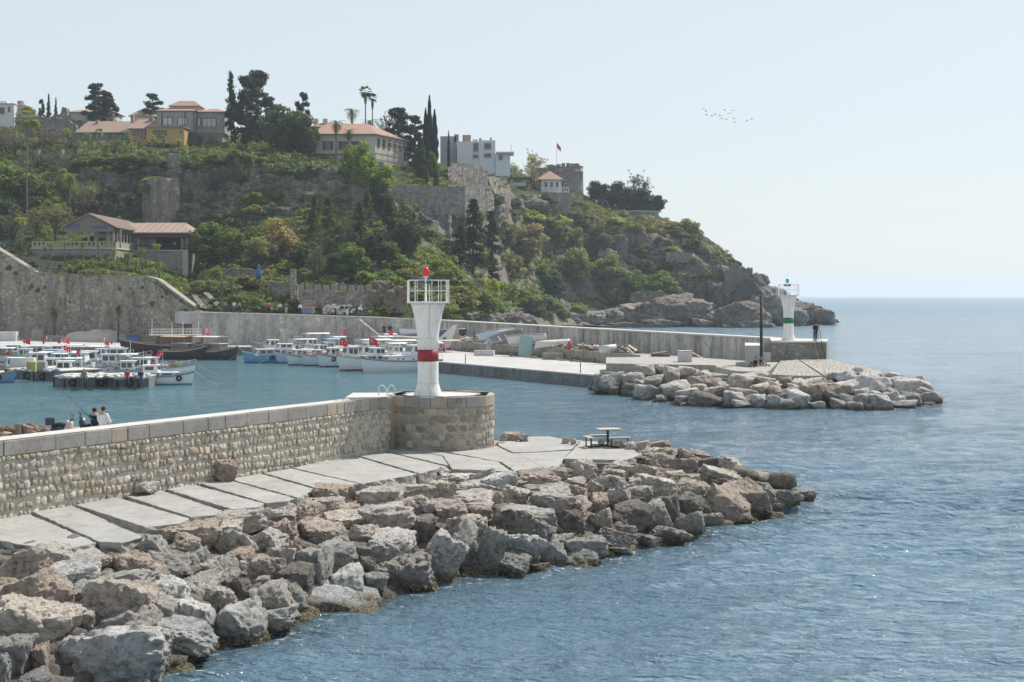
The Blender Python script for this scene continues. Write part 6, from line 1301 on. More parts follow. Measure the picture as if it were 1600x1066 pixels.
# wing roof with hipped right end
x0, x1, y0, y1, ze, zr = xA1+.71, xB1+.5, yB0-.8, 289.5, zE2-.2, Z_(348.5, 282); v = [(x0, y0, ze), (x1, y0, ze), (x1, y1, ze), (x0, y1, ze), (x0, y0, ze+.16), (x1, y0, ze+.16), (x1, y1, ze+.16), (x0, y1, ze+.16), (x0-4.4, 282, zr), (x1-2.6, 282, zr)]
r = MB().add([(a-o.x, b_-o.y, c-o.z) for a, b_, c in v], [(3, 2, 1, 0), (0, 1, 5, 4), (1, 2, 6, 5), (2, 3, 7, 6), (4, 5, 9, 8), (5, 6, 9), (6, 7, 8, 9)]).build('wing_roof', M_tilep, Rr)
t = MB(); n = int((x1-x0)/.36)
for k in range(n):
    xk = x0+.15+k*.36; e = min(1, max(0, (x1-xk)/2.6)); t.bar((xk-o.x, y0-o.y, ze+.19-o.z), (xk-o.x, y0+(282-y0)*e-o.y, ze+.19+(zr-ze-.16)*e-o.z), .2, .12, 5)
t.build('tile_rows', M_tilep, r, kind='stuff')
gb = MB().prism([(xA0-.3-o.x, zE-.75-o.z), (xA1+.3-o.x, zE-.75-o.z), (xA1+.2-o.x, zE-.02-o.z), ((xA0+xA1)/2-o.x, zR-.05-o.z), (xA0-.2-o.x, zE-.02-o.z)], 0, .2); gb.v = [(x, yA0-.25-o.y+z, y) for x, y, z in gb.v]; gb.build('gable', plain('gable_boards', (.20, .175, .15), .8, var=.2), Rr)
hb(Rr, 'eaves_beam', xA1+.32, xB1+.2, yB0-.3, yB0, zE2-.95, zE2-.25, M_dkw); hb(Rr, 'eaves_beam', xA1+.05, xA1+.3, yA0, yB0-.31, zE-.7, zE-.1, M_dkw)
M_blue = plain('blue_letter_paint', (.05, .12, .42), .5, var=.05)
mesh_text('sign_lettering', 'EFES', 1.05, (X_(134.5, 261.6)-o.x-2.4, yA0-.36-o.y, zE+.25-o.z), (R(90), 0, 0), M_blue, Rr, .04, 1.25)
mesh_text('sign_lettering', 'Restaurant', .72, (X_(154, 261.6)-o.x+.1, yA0-.36-o.y, zE+.15-o.z), (R(90), 0, 0), M_blue, Rr, .03, 1.05)
M_post = plain('grey_post_paint', (.30, .29, .26), .7)
for px, Yp in ((105, 262.3), (138, 262.3), (177, 262.3), (188, 262.6), (216, 274)): hb(Rr, 'post', X_(px, Yp)-.16, X_(px, Yp)+.16, Yp, Yp+.32, zF+.09, zE-.3, M_post)
for k in range(5): hb(Rr, 'post', xA1-.1, xA1+.12, 264.5+k*2.2, 264.7+k*2.2, zF+.09, zE-.2, M_post)
for px in (284, 292): hb(Rr, 'post', X_(px, 274.2)-.15, X_(px, 274.2)+.15, 274.2, 274.5, zF+.07, zE2-.3, M_post)
for px in (152, 171): hb(Rr, 'column', X_(px-5, 266), X_(px, 266), 266, 266.9, zF+.09, zE-.3, M_cream, .05)
# balustrade with square openings
M_bal = plain('sandstone_balustrade', (.36, .29, .215), .9, var=.15)
hb(Rr, 'balustrade_rail', X_(50, 262), xA1+.3, 261.75, 262.0, zF+1.1, zF+1.32, M_bal); hb(Rr, 'balustrade_rail', X_(50, 262), xA1+.3, 261.75, 262.0, zF+.09, zF+.5, M_bal)
k = X_(50, 262)
while k < xA1: hb(Rr, 'baluster', k, k+.38, 261.77, 261.98, zF+.51, zF+1.09, M_bal); k += .78
for k in range(6): hb(Rr, 'balustrade_panel', xA1+.15, xA1+.38, 262.3+k*2.0, 264.0+k*2.0, zF+.09, zF+1.15, M_bal); 
for k in range(6): hb(Rr, 'balustrade_post', xA1+.1, xA1+.43, 264.02+k*2.0, 264.28+k*2.0, zF+.09, zF+1.4, M_pale)
rl = MB()
for k in range(24): x = xA1+.6+k*(xB1-xA1-.6)/23; rl.bar((x-o.x, yB0-.2-o.y, zF+.06-o.z), (x-o.x, yB0-.2-o.y, zF+1.05-o.z), .05)
rl.bar((xA1+.6-o.x, yB0-.2-o.y, zF+1.05-o.z), (xB1-o.x, yB0-.2-o.y, zF+1.05-o.z), .08); rl.build('railing', M_blk, Rr)
# terrace wall in front of restaurant and balustrade row on cliff edge
rough_wall('low rough garden wall below the restaurant balustrade', [45, 60, 120, 176], [398, 396, 398, 402], 416, 260.5, .8, M_ruin, 'garden_wall', 'wall', .1)
cw = empty('parapet_wall', Vector((X_(160, 318), 318, Z_(247, 318))), 0, 'low stone parapet with square pillars along the cliff top before the coloured houses', 'wall')
hb(cw, 'wall_run', X_(52, 318), X_(292, 318), 318, 318.5, Z_(252, 318), Z_(240.5, 318), M_ruin)
for px in (60, 97, 123, 151, 181, 211, 239, 290): hb(cw, 'pillar', X_(px-2, 318), X_(px+2, 318), 317.8, 318.7, Z_(250, 318), Z_(234, 318), M_bal)
cw = empty('parapet_wall', Vector((X_(440, 316), 316, Z_(252, 316))), 0, 'low wall with three pale pillars on the cliff edge under the huge evergreen', 'wall')
hb(cw, 'wall_run', X_(405, 316), X_(492, 316), 316, 316.5, Z_(258, 316), Z_(249, 316), M_ruin)
for px in (427, 452, 468): hb(cw, 'pillar', X_(px-2.2, 316), X_(px+2.2, 316), 315.7, 316.6, Z_(256, 316), Z_(240, 316), M_bal)
# mansion
Y = 325; h = house('cream mansion with terracotta roof, red shutters and scaffolding on its right corner', Vector((X_(540, Y), Y, Z_(250, Y))), 'mansion', 'mansion'); o = h.location
pl = [(X_(492, Y), Y), (X_(586, Y), Y), (X_(631, 338), 338), (X_(600, 348), 348), (X_(492, 340), 340)]
MB().prism([(a-o.x, b_-o.y) for a, b_ in pl], Z_(262, Y)-o.z, Z_(211, Y)-o.z).build('wall', M_cream, h)
zr = Z_(193, 334); ze = Z_(211, Y)+.01; c = Vector((sum(p[0] for p in pl)/5, sum(p[1] for p in pl)/5)); ov = [(c+(Vector(p)-c)*1.09) for p in pl]
rv = [(p.x-o.x, p.y-o.y, ze-o.z) for p in ov]+[(p.x-o.x, p.y-o.y, ze+.18-o.z) for p in ov]+[(X_(512, 333)-o.x, 333-o.y, zr-o.z), (X_(575, 335)-o.x, 335-o.y, zr-o.z)]
MB().add(rv, [(4, 3, 2, 1, 0)]+[(i, (i+1) % 5, 5+(i+1) % 5, 5+i) for i in range(5)]+[(5, 6, 11, 10), (6, 7, 11), (7, 8, 11), (8, 9, 10, 11), (9, 5, 10)]).build('roof', M_tile2, h)
hb(h, 'rear_block', X_(488, 342), X_(516, 342), 342, 347, Z_(214, 342), Z_(199, 342), M_cream); hip(h, 'rear_roof', X_(488, 342), X_(516, 342), 342, 347, Z_(199, 342), Z_(192, 344), M_tilep, 1.5)
for px in (493, 507.5): hb(h, 'chimney', X_(px-3.5, 343), X_(px+3.5, 343), 343.5, 345, Z_(196, 343), Z_(185, 343), M_cream)
hb(h, 'string_course', X_(491, Y), X_(587, Y), Y-.12, Y-.01, Z_(242.5, Y), Z_(240.5, Y), M_dkw)
for px in (509, 519): pass
for px in (512.5, 537, 556): 
    win(h, px-4.2, px+4.2, 221, 234.5, Y, mull=1)
    for s_ in (-1, 1): hb(h, 'shutter', X_(px+s_*6.3-2, Y), X_(px+s_*6.3+2, Y), Y-.14, Y-.02, Z_(234.5, Y), Z_(221, Y), M_shut)
d = Vector((pl[2][0]-pl[1][0], pl[2][1]-pl[1][1], 0)); L_ = d.length; d.normalize(); rz = math.atan2(d.y, d.x); nn = Vector((d.y, -d.x, 0))
for k in range(5):
    p = Vector((pl[1][0], pl[1][1], 0))+d*(L_*(k+.6)/5.4)+nn*.06
    MB().box((p.x-o.x, p.y-o.y, Z_(226, 330)-o.z), (1.0, .14, 2.1), rz).build('window', M_dkw, h); 
sc_ = empty('scaffolding', Vector((X_(616, 334), 334, Z_(258, 334))), 0, 'metal tube scaffolding round the right corner of the cream mansion', 'scaffolding')
for k in range(5):
    p = Vector((pl[1][0], pl[1][1], 0))+d*(L_*(k*.22+.25))+nn*1.3; lx, ly = p.x-sc_.location.x, p.y-sc_.location.y
    MB().bar((lx, ly, -.5), (lx, ly, 6.6), .13, n=6).build('upright', M_steel, sc_)
p0 = Vector((pl[1][0], pl[1][1], 0))+d*(L_*.25)+nn*1.3-sc_.location; p1 = p0+d*(L_*.9)
for k in range(5): MB().bar((p0.x, p0.y, .6+k*1.4), (p1.x, p1.y, .6+k*1.4), .12, n=6).build('ledger', M_steel, sc_)
# white flat roofed house
Y = 372; h = house('white flat roofed house with cluttered roof and tall windows, right of the cypresses', Vector((X_(745, Y), Y, Z_(262, Y))))
hb(h, 'wall', X_(714, Y), X_(748, Y), Y, Y+8, Z_(272, Y), Z_(221, Y), M_whp); hb(h, 'grey_wing', X_(688, Y+3), X_(713, Y+3), Y+3, Y+8, Z_(266, Y+3), Z_(213, Y+3), mat_conc('grey_render', (.30, .30, .29), (.40, .40, .39), (.2, .2, .2), .6, .2))
hb(h, 'stair_tower', X_(748.2, Y), X_(774, Y), Y+.6, Y+8, Z_(272, Y), Z_(219, Y), M_whp); hb(h, 'low_wing', X_(774.2, Y), X_(797, Y), Y, Y+7, Z_(275, Y), Z_(241, Y), M_whp)
hb(h, 'balcony_roof', X_(775, Y), X_(803, Y), Y-1.5, Y+6, Z_(240.5, Y), Z_(238, Y), M_pale)
for a in ((740, 747, 224, 237, 1), (757, 767, 224, 233, 1)): win(h, *a[:4], Y+(.6 if a[0] > 750 else 0), mull=a[4])
win(h, 757, 767, 240, 246, Y+.6, mull=1); win(h, 739, 747, 242, 247, Y, mull=1); win(h, 780, 785, 243, 250, Y, mull=0)
for a, b_, t0, t1, m in ((722, 735, 218.5, 209, M_tilep), (709, 716, 218.5, 208, M_hs), (738, 746, 218.8, 216, M_pale), (748, 752, 218.5, 214, M_hs), (765, 768, 218.5, 213, M_hs)): hb(h, 'chimney', X_(a, Y), X_(b_, Y), Y+3, Y+4.5, Z_(t0+2.4, Y), Z_(t1, Y), m)
MB().bar((X_(798, Y)-h.location.x, 0, Z_(238, Y)-h.location.z), (X_(799, Y)-h.location.x, 0, Z_(226, Y)-h.location.z), .12).build('aerial', M_steel, h)
# villa
Y = 432; h = house('small white villa with bright terracotta hipped roof below the round fort', Vector((X_(860, Y), Y, Z_(298, Y))), 'villa', 'villa')
hb(h, 'wall', X_(846, Y), X_(877, Y), Y, Y+8, Z_(306, Y), Z_(281.5, Y), M_whp); hip(h, 'roof', X_(842, Y), X_(877, Y), Y, Y+9, Z_(281.4, Y), Z_(268, Y+5), M_tile2, 4, .8)
for px in (853, 862, 870.5): win(h, px-1.8, px+1.8, 285, 294, Y, mull=0)
fe = empty('fence', Vector((X_(868, 430), 430, Z_(300, 430))), 0, 'white railing on the wall in front of the villa', 'fence')
hb(fe, 'lower_rail', X_(846, 430), X_(889, 430), 430, 430.1, Z_(300.5, 430), Z_(299.5, 430), M_white); hb(fe, 'top_rail', X_(846, 430), X_(889, 430), 430, 430.1, Z_(293.5, 430), Z_(292.7, 430), M_white)
for k in range(13): px = 846+k*3.55; hb(fe, 'picket', X_(px-.5, 430), X_(px+.5, 430), 430.02, 430.08, Z_(299.4, 430), Z_(293.6, 430), M_white)
pg = empty('pergola', Vector((X_(800, 424), 424, Z_(290, 424))), 0, 'long brown thatched pergola left of the villa', 'pergola'); hb(pg, 'canopy', X_(769, 424), X_(832, 424), 424, 429, Z_(279.5, 424), Z_(277, 424), M_dkw)
for px in (771, 790, 810, 830): hb(pg, 'post', X_(px-.5, 424), X_(px+.5, 424), 424.1, 424.3, Z_(291, 424), Z_(279.6, 424), M_dkw)
hb(pg, 'glass_screen', X_(769, 423), X_(822, 423), 423, 423.1, Z_(291, 423), Z_(285, 423), plain('pale_glass', (.35, .40, .38), .2, spec=.7))
rough_wall('stone wall dripping with ivy under the pergola and villa', [765, 800, 850, 892], [291, 293, 300, 302], 334, 421, 3, M_ruin, 'retaining_wall', 'retaining wall', .15, Yb=432)
# round fort
ft = empty('fort', Vector((X_(884, 448), 448, Z_(302, 448))), 0, 'round ruined stone fort tower with battered battlements and a flagpole behind it', 'fort'); s = 448/F
pr = [(29.5*s, -3), (29*s, 2), (28.4*s, Z_(268, 448)-ft.location.z), (29.2*s, Z_(267.4, 448)-ft.location.z), (29.2*s, Z_(266.4, 448)-ft.location.z), (28.2*s, Z_(266, 448)-ft.location.z), (28.0*s, Z_(260.5, 448)-ft.location.z), (23*s, Z_(260.5, 448)-ft.location.z)]
MB().lathe(pr, 36, (0, 5.8, 0)).build('tower_drum', M_ruin, ft, True)
rs = random.Random(3)
for k in range(22):
    a = 2*math.pi*k/22; 
    if rs.random() < .25: continue
    hh = rs.uniform(.5, 1.2); MB().box((math.cos(a)*26.5*s, 5.8+math.sin(a)*26.5*s, Z_(260.5, 448)-ft.location.z+hh/2), (1.1, 1.2, hh), a+math.pi/2).build('merlon', M_ruin, ft)
hb(ft, 'side_wall', X_(838, 450), X_(858, 450), 450, 453, Z_(300, 450), Z_(262, 450), M_ruin)
fpz = empty('flagpole', Vector((X_(870, 462), 462, Z_(262, 462))), 0, 'thin white flagpole with a red flag rising behind the round fort', 'flagpole'); MB().bar((0, 0, -2), (0, 0, Z_(224, 462)-fpz.location.z), .16, n=6).build('pole', M_white, fpz)
# curved terrace
tw = empty('terrace', Vector((X_(985, 452), 452, Z_(346, 452))), 0, 'curved grey terrace wall with pale rim at the end of the plateau', 'terrace'); r_ = 9.5
MB().lathe([(r_+.2, -4), (r_, Z_(331, 452)-tw.location.z)], 48, (0, 4, 0), .5).build('curved_wall', M_ruin, tw, True)
MB().lathe([(r_+.35, Z_(330.9, 452)-tw.location.z), (r_+.35, Z_(329.4, 452)-tw.location.z)], 48, (0, 4, 0), .5).build('rim', M_pale, tw)
# retaining walls on the cliff
for lb, a, t, pb, Y, Yb in (('stone wall under the mansion terrace', [488, 530, 560, 600], [250, 249, 250, 253], 268, 318, 318), ('stepped stone wall right of the mansion, below the clipped cypresses', [605, 640, 690, 727], [291, 290, 291, 292], 336, 303, 316), ('upper terrace wall right of the clipped cypresses', [700, 712, 730, 762], [262, 255, 256, 262], 300, 332, 350), ('high rough stone wall below the white flat roofed house', [700, 730, 765, 772], [289, 287, 290, 300], 330, 322, 345),
        ('narrow broken wall on the ledge left of the headland end', [1040, 1060, 1078], [395, 393, 396], 410, 424, 426), ('low wall behind the people on the harbour promenade', [466, 500, 540, 584], [452, 453, 455, 455], 482, 231, 228), ('stone wall beside the blue canopy above the promenade', [350, 380, 405], [421, 420, 421], 436, 250, 250), ('rough brown stone wall stepping down left of the wooden fence', [418, 440, 458, 464], [440, 441, 441, 446], 470, 238, 233)):
    rough_wall(lb, a, t, pb, Y, 1.6, M_ruin, 'stone_wall', 'stone wall', .12, Yb=Yb)
wf = empty('wooden_fence', Vector((X_(525, 230), 230, Z_(454, 230))), 0, 'grey wooden paling fence along the wall above the promenade people', 'fence')
for k in range(46):
    px = 463+k*2.67; Yk = 231.6-(px-463)*.025; MB().box((X_(px, Yk)-wf.location.x, Yk-wf.location.y, 0.45+random.uniform(-.08, .08)), (.21, .05, .95)).build('pale', M_dkw if k % 5 == 0 else M_hs, wf)
pr_ = MB().box(Vector((X_(458, 232), 232, Z_(440, 232)))+Vector((0, 0, -1)), (.9, .9, 6.2)).build('gate_pillar', M_ruin); tag(pr_, 'square stone gate pillar at the left end of the wooden fence', 'pillar')
# rock knob behind the near lighthouse and along the promenade
for k, (px, py, pw, ph, Y) in enumerate(((602, 456, 44, 38, 230), (622, 468, 44, 46, 228), (588, 466, 30, 30, 229))):
    s = F/Y; inst('rock_outcrop', BIGR[k+2], ay(px, py, Y), sc=(pw/s, 3.5, ph/s), col=(.30, .25, .20), label=('brown rock face rising behind the promenade, left of the near lighthouse head', 'large brown rock beside the near lighthouse rail on the left', 'small brown rock at the right end of the wooden fence')[k], cat='rock')
# stairs and ramp between old wall and promenade
st = empty('stone_steps', Vector((X_(318, 232), 232, Z_(490, 232))), 0, 'short flight of stone steps between two sloping parapets at the end of the old wall', 'steps'); o = st.location
for k in range(9): t = k/9; MB().box((X_(337-t*17, 230+t*6)-o.x, 230+t*6-o.y, Z_(488-t*22, 231)-o.z-1), (3.4, .9, 2.0)).build('step', M_pale, st)
for (a, b_) in (((344, 484, 229), (318, 458, 238)), ((322, 492, 227.5), (300, 462, 234))):
    A = ay(*a)-o; B = ay(*b_)-o
    MB().prism([(A.x, A.y), (A.x+.7, A.y+.3), (B.x+.7, B.y+.3), (B.x, B.y)], -3, [A.z, A.z, B.z, B.z]).build('parapet', M_ruin, st); MB().prism([(A.x-.08, A.y-.1), (A.x+.78, A.y+.25), (B.x+.78, B.y+.3), (B.x-.08, B.y)], [A.z+.01, A.z+.01, B.z+.01, B.z+.01], [A.z+.12, A.z+.12, B.z+.12, B.z+.12]).build('parapet_cap', M_ruin, st)
hb(st, 'side_wall', X_(342, 231), X_(388, 231), 231, 232, Z_(492, 231), Z_(471, 231), M_ruin)
# ================================================================ boats
M_paint = tinted('boat_paint', .45, .06, 1.5, .4, .05); M_wood2 = tinted('varnished_wood', .5, .2, 2.0, .4); M_cloth = tinted('canvas', .85, .06, 2, .1)
M_tyre = plain('tyre_rubber', (.02, .02, .021), .8); M_rope = plain('rope', (.45, .42, .36), .9); M_orange = plain('lifebuoy_orange', (.60, .13, .04), .6); M_flag = plain('flag_red', (.55, .02, .03), .8, var=.08); M_emb = plain('flag_white', (.8, .8, .8), .8, var=.02)
M_bwin = plain('boat_window', (.035, .045, .05), .1, spec=.8)
WHT = (.72, .73, .73); LBL = (.25, .42, .58); SKY = (.16, .34, .55); TEAL = (.10, .28, .30)
def ring(mb, c, R_, r, ax='y', n=14, m=6):
    vs = []; fs = []
    for i in range(n):
        a = 2*math.pi*i/n
        for j in range(m):
            b_ = 2*math.pi*j/m; q = R_+r*math.cos(b_); p = (q*math.cos(a), r*math.sin(b_), q*math.sin(a))
            if ax == 'x': p = (p[1], p[0], p[2])
            vs.append((c[0]+p[0], c[1]+p[1], c[2]+p[2]))
    for i in range(n):
        for j in range(m): fs.append((i*m+j, ((i+1) % n)*m+j, ((i+1) % n)*m+(j+1) % m, i*m+(j+1) % m))
    return mb.add(vs, fs)
def crescent():
    pts = []; 
    for k in range(15): a = R(40+280*k/14); pts.append((.25*math.cos(a), .25*math.sin(a)))
    for k in range(15): a = R(320-280*k/14); pts.append((.06+.20*math.cos(a)*.98, .20*math.sin(a)))
    return pts
def flag(par, p, sz=.9, rz=0, droop=.3, pole=1.6, lean=(0, 0)):
    """red flag with white crescent and star on its own pole; part of what it flies from"""
    t = Vector((lean[0], lean[1], pole)); P = Vector(p)
    fp_ = MB().bar(P, P+t, .035, n=6).build('flagpole', M_white, par)
    V = []; Fc = []; nx, nz = 8, 5; ca, sa = math.cos(rz), math.sin(rz)
    def cl(u, v, off=0): x = u*sz*1.5*(1-.25*droop); y = .09*sz*math.sin(u*7+v*1.5)*(.3+u)+off; z = -v*sz-droop*u*u*sz*.9+.04*math.sin(u*9); return (P.x+t.x+x*ca-y*sa, P.y+t.y+x*sa+y*ca, P.z+t.z+z)
    for i in range(nx+1):
        for j in range(nz+1): V.append(cl(i/nx, j/nz))
    for i in range(nx):
        for j in range(nz): a = i*(nz+1)+j; Fc.append((a, a+1, a+nz+2, a+nz+1))
    f = MB().add(V, Fc).build('flag', M_flag, par, True); so = f.modifiers.new('thick', 'SOLIDIFY'); so.thickness = .008
    cr = crescent(); n = len(cr)//2
    for sgn in (-1, 1):
        V = [cl(.36+x/1.5, .5-y, sgn*.014) for x, y in cr]; m = len(V); F2 = [(i, i+1, m-2-i, m-1-i) for i in range(n-1)]
        st5 = [(.40/1.5*0+.62+(.13 if k % 2 == 0 else .055)*math.cos(R(180+36*k))/1.5, .5+(.13 if k % 2 == 0 else .055)*math.sin(R(180+36*k))) for k in range(10)]
        V += [cl(u, v, sgn*.014) for u, v in st5]+[cl(.62, .5, sgn*.014)]; F2 += [(m+k, m+(k+1) % 10, m+10) for k in range(10)]
        MB().add(V, F2).build('emblem', M_emb, f)
    return f
flag(fpz, (0, 0, Z_(232, 462)-fpz.location.z), 1.6, R(-50), 1.0, 1.6)
def hull(L_, B, D_, rise=.6, transom=.82, keel=-.4):
    n = 16; V = []; Fc = []; S = []
    for i in range(n+1):
        t = i/n; b_ = B/2*(transom+(1-transom)*min(1, t/.4)) if t < .4 else B/2*max(.012, 1-((t-.4)/.6)**2.3)
        zs = D_*(1+rise*t**3+.12*(1-t)**2); x = -L_/2+L_*t
        rk = .09*L_*max(0, (t-.7)/.3)
        sec = [(x-rk*.9, 0, keel*(1-.6*t**4)), (x-rk*.8, b_*.62, keel*.45), (x-rk*.5, b_*.86, D_*.12), (x-rk*.2, b_*.96, zs*.55), (x, b_, zs)]; S.append(sec)
    for s in S:
        V += [s[4-k] for k in range(4)]+[s[0]]+[(s[k][0], -s[k][1], s[k][2]) for k in (1, 2, 3, 4)]
    for i in range(n):
        for k in range(8): a = i*9+k; Fc.append((a, a+9, a+10, a+1))
    Fc.append(tuple(range(9)))
    return V, Fc, S
def sheer_strip(S, z0, z1, out, cols=None):
    """a band following the sheer line, offset outwards"""
    mb = MB()
    for sgn in (1, -1):
        V = []; 
        for s in S:
            x, b_, z = s[4]; V += [(x+.01, sgn*(b_+out), z+z0), (x+.01, sgn*(b_+out), z+z1), (x, sgn*max(0, b_-.07), z+z1), (x, sgn*max(0, b_-.07), z+z0)]
        n = len(S); Fc = []
        for i in range(n-1):
            for k in range(4): a = i*4+k; b2 = i*4+(k+1) % 4; Fc.append((a, a+4, b2+4, b2) if sgn > 0 else (a, b2, b2+4, a+4))
        mb.add(V, Fc)
    return mb
def boat(bow, head, L_, B, D_, col, label, strip=WHT, bottom=(.02, .05, .09), deck=(.55, .50, .42), cab=None, group=None, flags=(), tyres=0, buoy=0, canopy=None, mast=0, rise=.6, kind='boat', net=None, line=True, rails=True, cat='boat', portholes=0, gear=3):
    hd = R(head); c = Vector(bow)-Vector((math.cos(hd), math.sin(hd), 0))*L_*.5; T = empty(kind, (c.x, c.y, 0), hd, label, cat, group)
    V, Fc, S = hull(L_, B, D_, rise); o = MB().add(V, Fc).build('hull', M_paint, T, True, col=col); 
    # bottom paint just above the waterline
    mb = MB()
    for sgn in (1, -1):
        W_ = []
        for s in S:
            x, b_, z = s[2]; x1, b1, _ = s[3]; W_ += [(x-.01, sgn*(b_*.985+.012), -.1), (x+.0, sgn*(b_+.018), D_*.16)]
        mb.add(W_, [((i*2, i*2+2, i*2+3, i*2+1) if sgn > 0 else (i*2, i*2+1, i*2+3, i*2+2)) for i in range(len(S)-1)])
    mb.build('boot_stripe', M_paint, T, True, col=bottom)
    sheer_strip(S, -.14, -.05, .03).build('rubbing_strake', M_paint, T, col=strip); sheer_strip(S, -.01, .06, .02).build('gunwale', M_wood2, T, col=(.34, .25, .16) if kind != 'x' else strip)
    dk = []; n = len(S)
    for s in S: dk += [(s[4][0], s[4][1]-.05, s[4][2]-.16), (s[4][0], -s[4][1]+.05, s[4][2]-.16)]
    MB().add(dk, [(i*2, i*2+1, i*2+3, i*2+2) for i in range(n-1)]).build('deck', M_wood2, T, col=deck)
    zt = lambda t: D_*(1+rise*t**3+.12*(1-t)**2)-.16
    def cabin(x0, x1, w_, z0, h_, cc, nw, rake=.25, roof=WHT, over=.12, glass=.55, nm='cabin'):
        a, b_ = -L_/2+L_*x0, -L_/2+L_*x1; z0 = zt((x0+x1)/2)-.05+z0; w2 = w_*B/2; wt = w2*.9
        v = [(a, -w2, z0), (b_, -w2, z0), (b_, w2, z0), (a, w2, z0), (a+rake*.2, -wt, z0+h_), (b_-rake, -wt, z0+h_), (b_-rake, wt, z0+h_), (a+rake*.2, wt, z0+h_)]
        cb = MB().add(v, [(0, 3, 2, 1), (4, 5, 6, 7), (0, 1, 5, 4), (1, 2, 6, 5), (2, 3, 7, 6), (3, 0, 4, 7)]).build(nm, M_paint, T, col=cc, bev=.03)
        MB().box(((a+b_)/2-rake*.4, 0, z0+h_+.03), (b_-a+over*2-rake*.8, 2*wt+over*2, .06)).build('cabin_roof', M_paint, T, col=roof, bev=.02)
        ww = (b_-a-rake-.25)/max(1, nw)
        for k in range(nw):
            xa = a+.18+k*ww
            for sg in (-1, 1):
                y0 = sg*(w2-(w2-wt)*.42+.012); y1 = sg*(w2-(w2-wt)*.88+.012)
                MB().add([(xa, y0, z0+h_*.42), (xa+ww*.8, y0, z0+h_*.42), (xa+ww*.8, y1, z0+h_*.88), (xa, y1, z0+h_*.88)], [(0, 1, 2, 3)] if sg < 0 else [(3, 2, 1, 0)]).build('window', M_bwin, cb)
        xf = b_-rake*.42+.02; xg = b_-rake*.88+.02
        for k in (-1, 0, 1):
            yc = k*wt*.6; MB().add([(xf, yc-wt*.24, z0+h_*.42), (xf, yc+wt*.24, z0+h_*.42), (xg, yc+wt*.24, z0+h_*.88), (xg, yc-wt*.24, z0+h_*.88)], [(0, 1, 2, 3)]).build('windscreen', M_bwin, cb)
        return z0+h_
    for cdef in (cab or []): cabin(*cdef)
    if canopy:
        x0, x1, h_, cc = canopy; a, b_ = -L_/2+L_*x0, -L_/2+L_*x1; z0 = zt(x0)
        V2 = []; nn_ = 8
        for i in range(5):
            for k in range(nn_+1):
                th = math.pi*k/nn_; V2.append((a+(b_-a)*i/4, -B*.46*math.cos(th), z0+h_+.16*math.sin(th)))
        sh = MB().add(V2, [(i*(nn_+1)+k, (i+1)*(nn_+1)+k, (i+1)*(nn_+1)+k+1, i*(nn_+1)+k+1) for i in range(4) for k in range(nn_)]).build('canopy', M_cloth, T, True, col=cc); so = sh.modifiers.new('t', 'SOLIDIFY'); so.thickness = .03
        for x in (a+.1, (a+b_)/2, b_-.1):
            for sg in (-1, 1): MB().bar((x, sg*B*.44, z0), (x, sg*B*.44, z0+h_+.03), .05, n=5).build('canopy_post', M_wood2, T, col=(.3, .2, .13) if col[0] < .3 else (.6, .6, .6))
    if mast: MB().tube([(L_*.05, 0, zt(.5)), (L_*.05, 0, zt(.5)+mast)], [.05, .025], 6).build('mast', M_white, T)
    for (t, sg, sz, pl_, rzf) in flags: flag(T, (-L_/2+L_*t, sg*B*.4, zt(t)+.1), sz, rzf-hd, .5, pl_)
    for k in range(tyres):
        t = .25+.5*k/max(1, tyres-1) if tyres > 1 else .5; sd_ = 1 if math.cos(hd) < 0 else -1; i = int(t*16); r = MB(); ring(r, (S[i][4][0], sd_*(S[i][4][1]+.1), S[i][4][2]-.38), .22, .09); r.build('tyre_fender', M_tyre, T, True)
    for k in range(buoy): r = MB(); ring(r, (-L_/2+L_*(.62+.14*k), 0, zt(.6)+.45), .28, .07, 'x' if k else 'y'); r.build('lifebuoy', M_orange, T, True)
    for k in range(portholes):
        t = .42+.09*k; i = t*16; i0 = int(i); s = S[i0]; 
        for sg in (-1, 1): r = MB().lathe([(.10, -.02), (.10, .02)], 10); r.v = [(s[4][0]+x, sg*(s[4][1]*.72)+z*1.0*sg, s[4][2]+.2+y) for x, y, z in r.v]; r.build('porthole', M_bwin, T)
    if rails:
        rl_ = MB(); i0 = 10
        for sg in (-1, 1):
            P_ = [Vector((S[i][4][0], sg*(S[i][4][1]-.04), S[i][4][2])) for i in range(i0, 17)]
            for p in P_[::2]: rl_.bar(p, p+Vector((0, 0, .42)), .03, n=4)
            for p, q in zip(P_, P_[1:]): rl_.bar(p+Vector((0, 0, .42)), q+Vector((0, 0, .42)), .03, n=4)
        rl_.build('bow_rail', M_white if col[0] > .2 else M_wood2, T, col=(.3, .18, .1))
    if line:
        P_ = Vector((L_/2, 0, zt(1)+.1)); q = P_+Vector((2.6, -.4 if head % 2 else .5, -zt(1)-.2)); MB().tube([P_, P_.lerp(q, .5)-Vector((0, 0, .12)), q], .022, 5).build('mooring_line', M_rope, T)
    rs = random.Random(int(L_*100)+int(abs(head)))
    for k in range(gear):
        x = -L_/2+L_*rs.uniform(.08, .5); MB().box((x, rs.uniform(-.25, .25)*B, zt(.3)+.2), (rs.uniform(.3, .7), rs.uniform(.3, .6), rs.uniform(.25, .5)), rs.uniform(0, 3)).build('gear_box', M_paint, T, col=rs.choice([(.6, .6, .58), (.10, .2, .4), (.5, .16, .06), (.25, .3, .2), (.45, .40, .3)]), bev=.02)
    if net:
        t_, cc = net; q = rock_verts(ICO3, 77, 8, .1, .12)*np.array([L_*.22, B*.6, .5])+np.array([-L_/2+L_*t_, 0, zt(t_)+.2]); me = np_mesh('net_heap', q, ICO3[1], M_cloth, True); o = bpy.data.objects.new('net_heap', me); link(o, T); o.color = (*cc, 1)
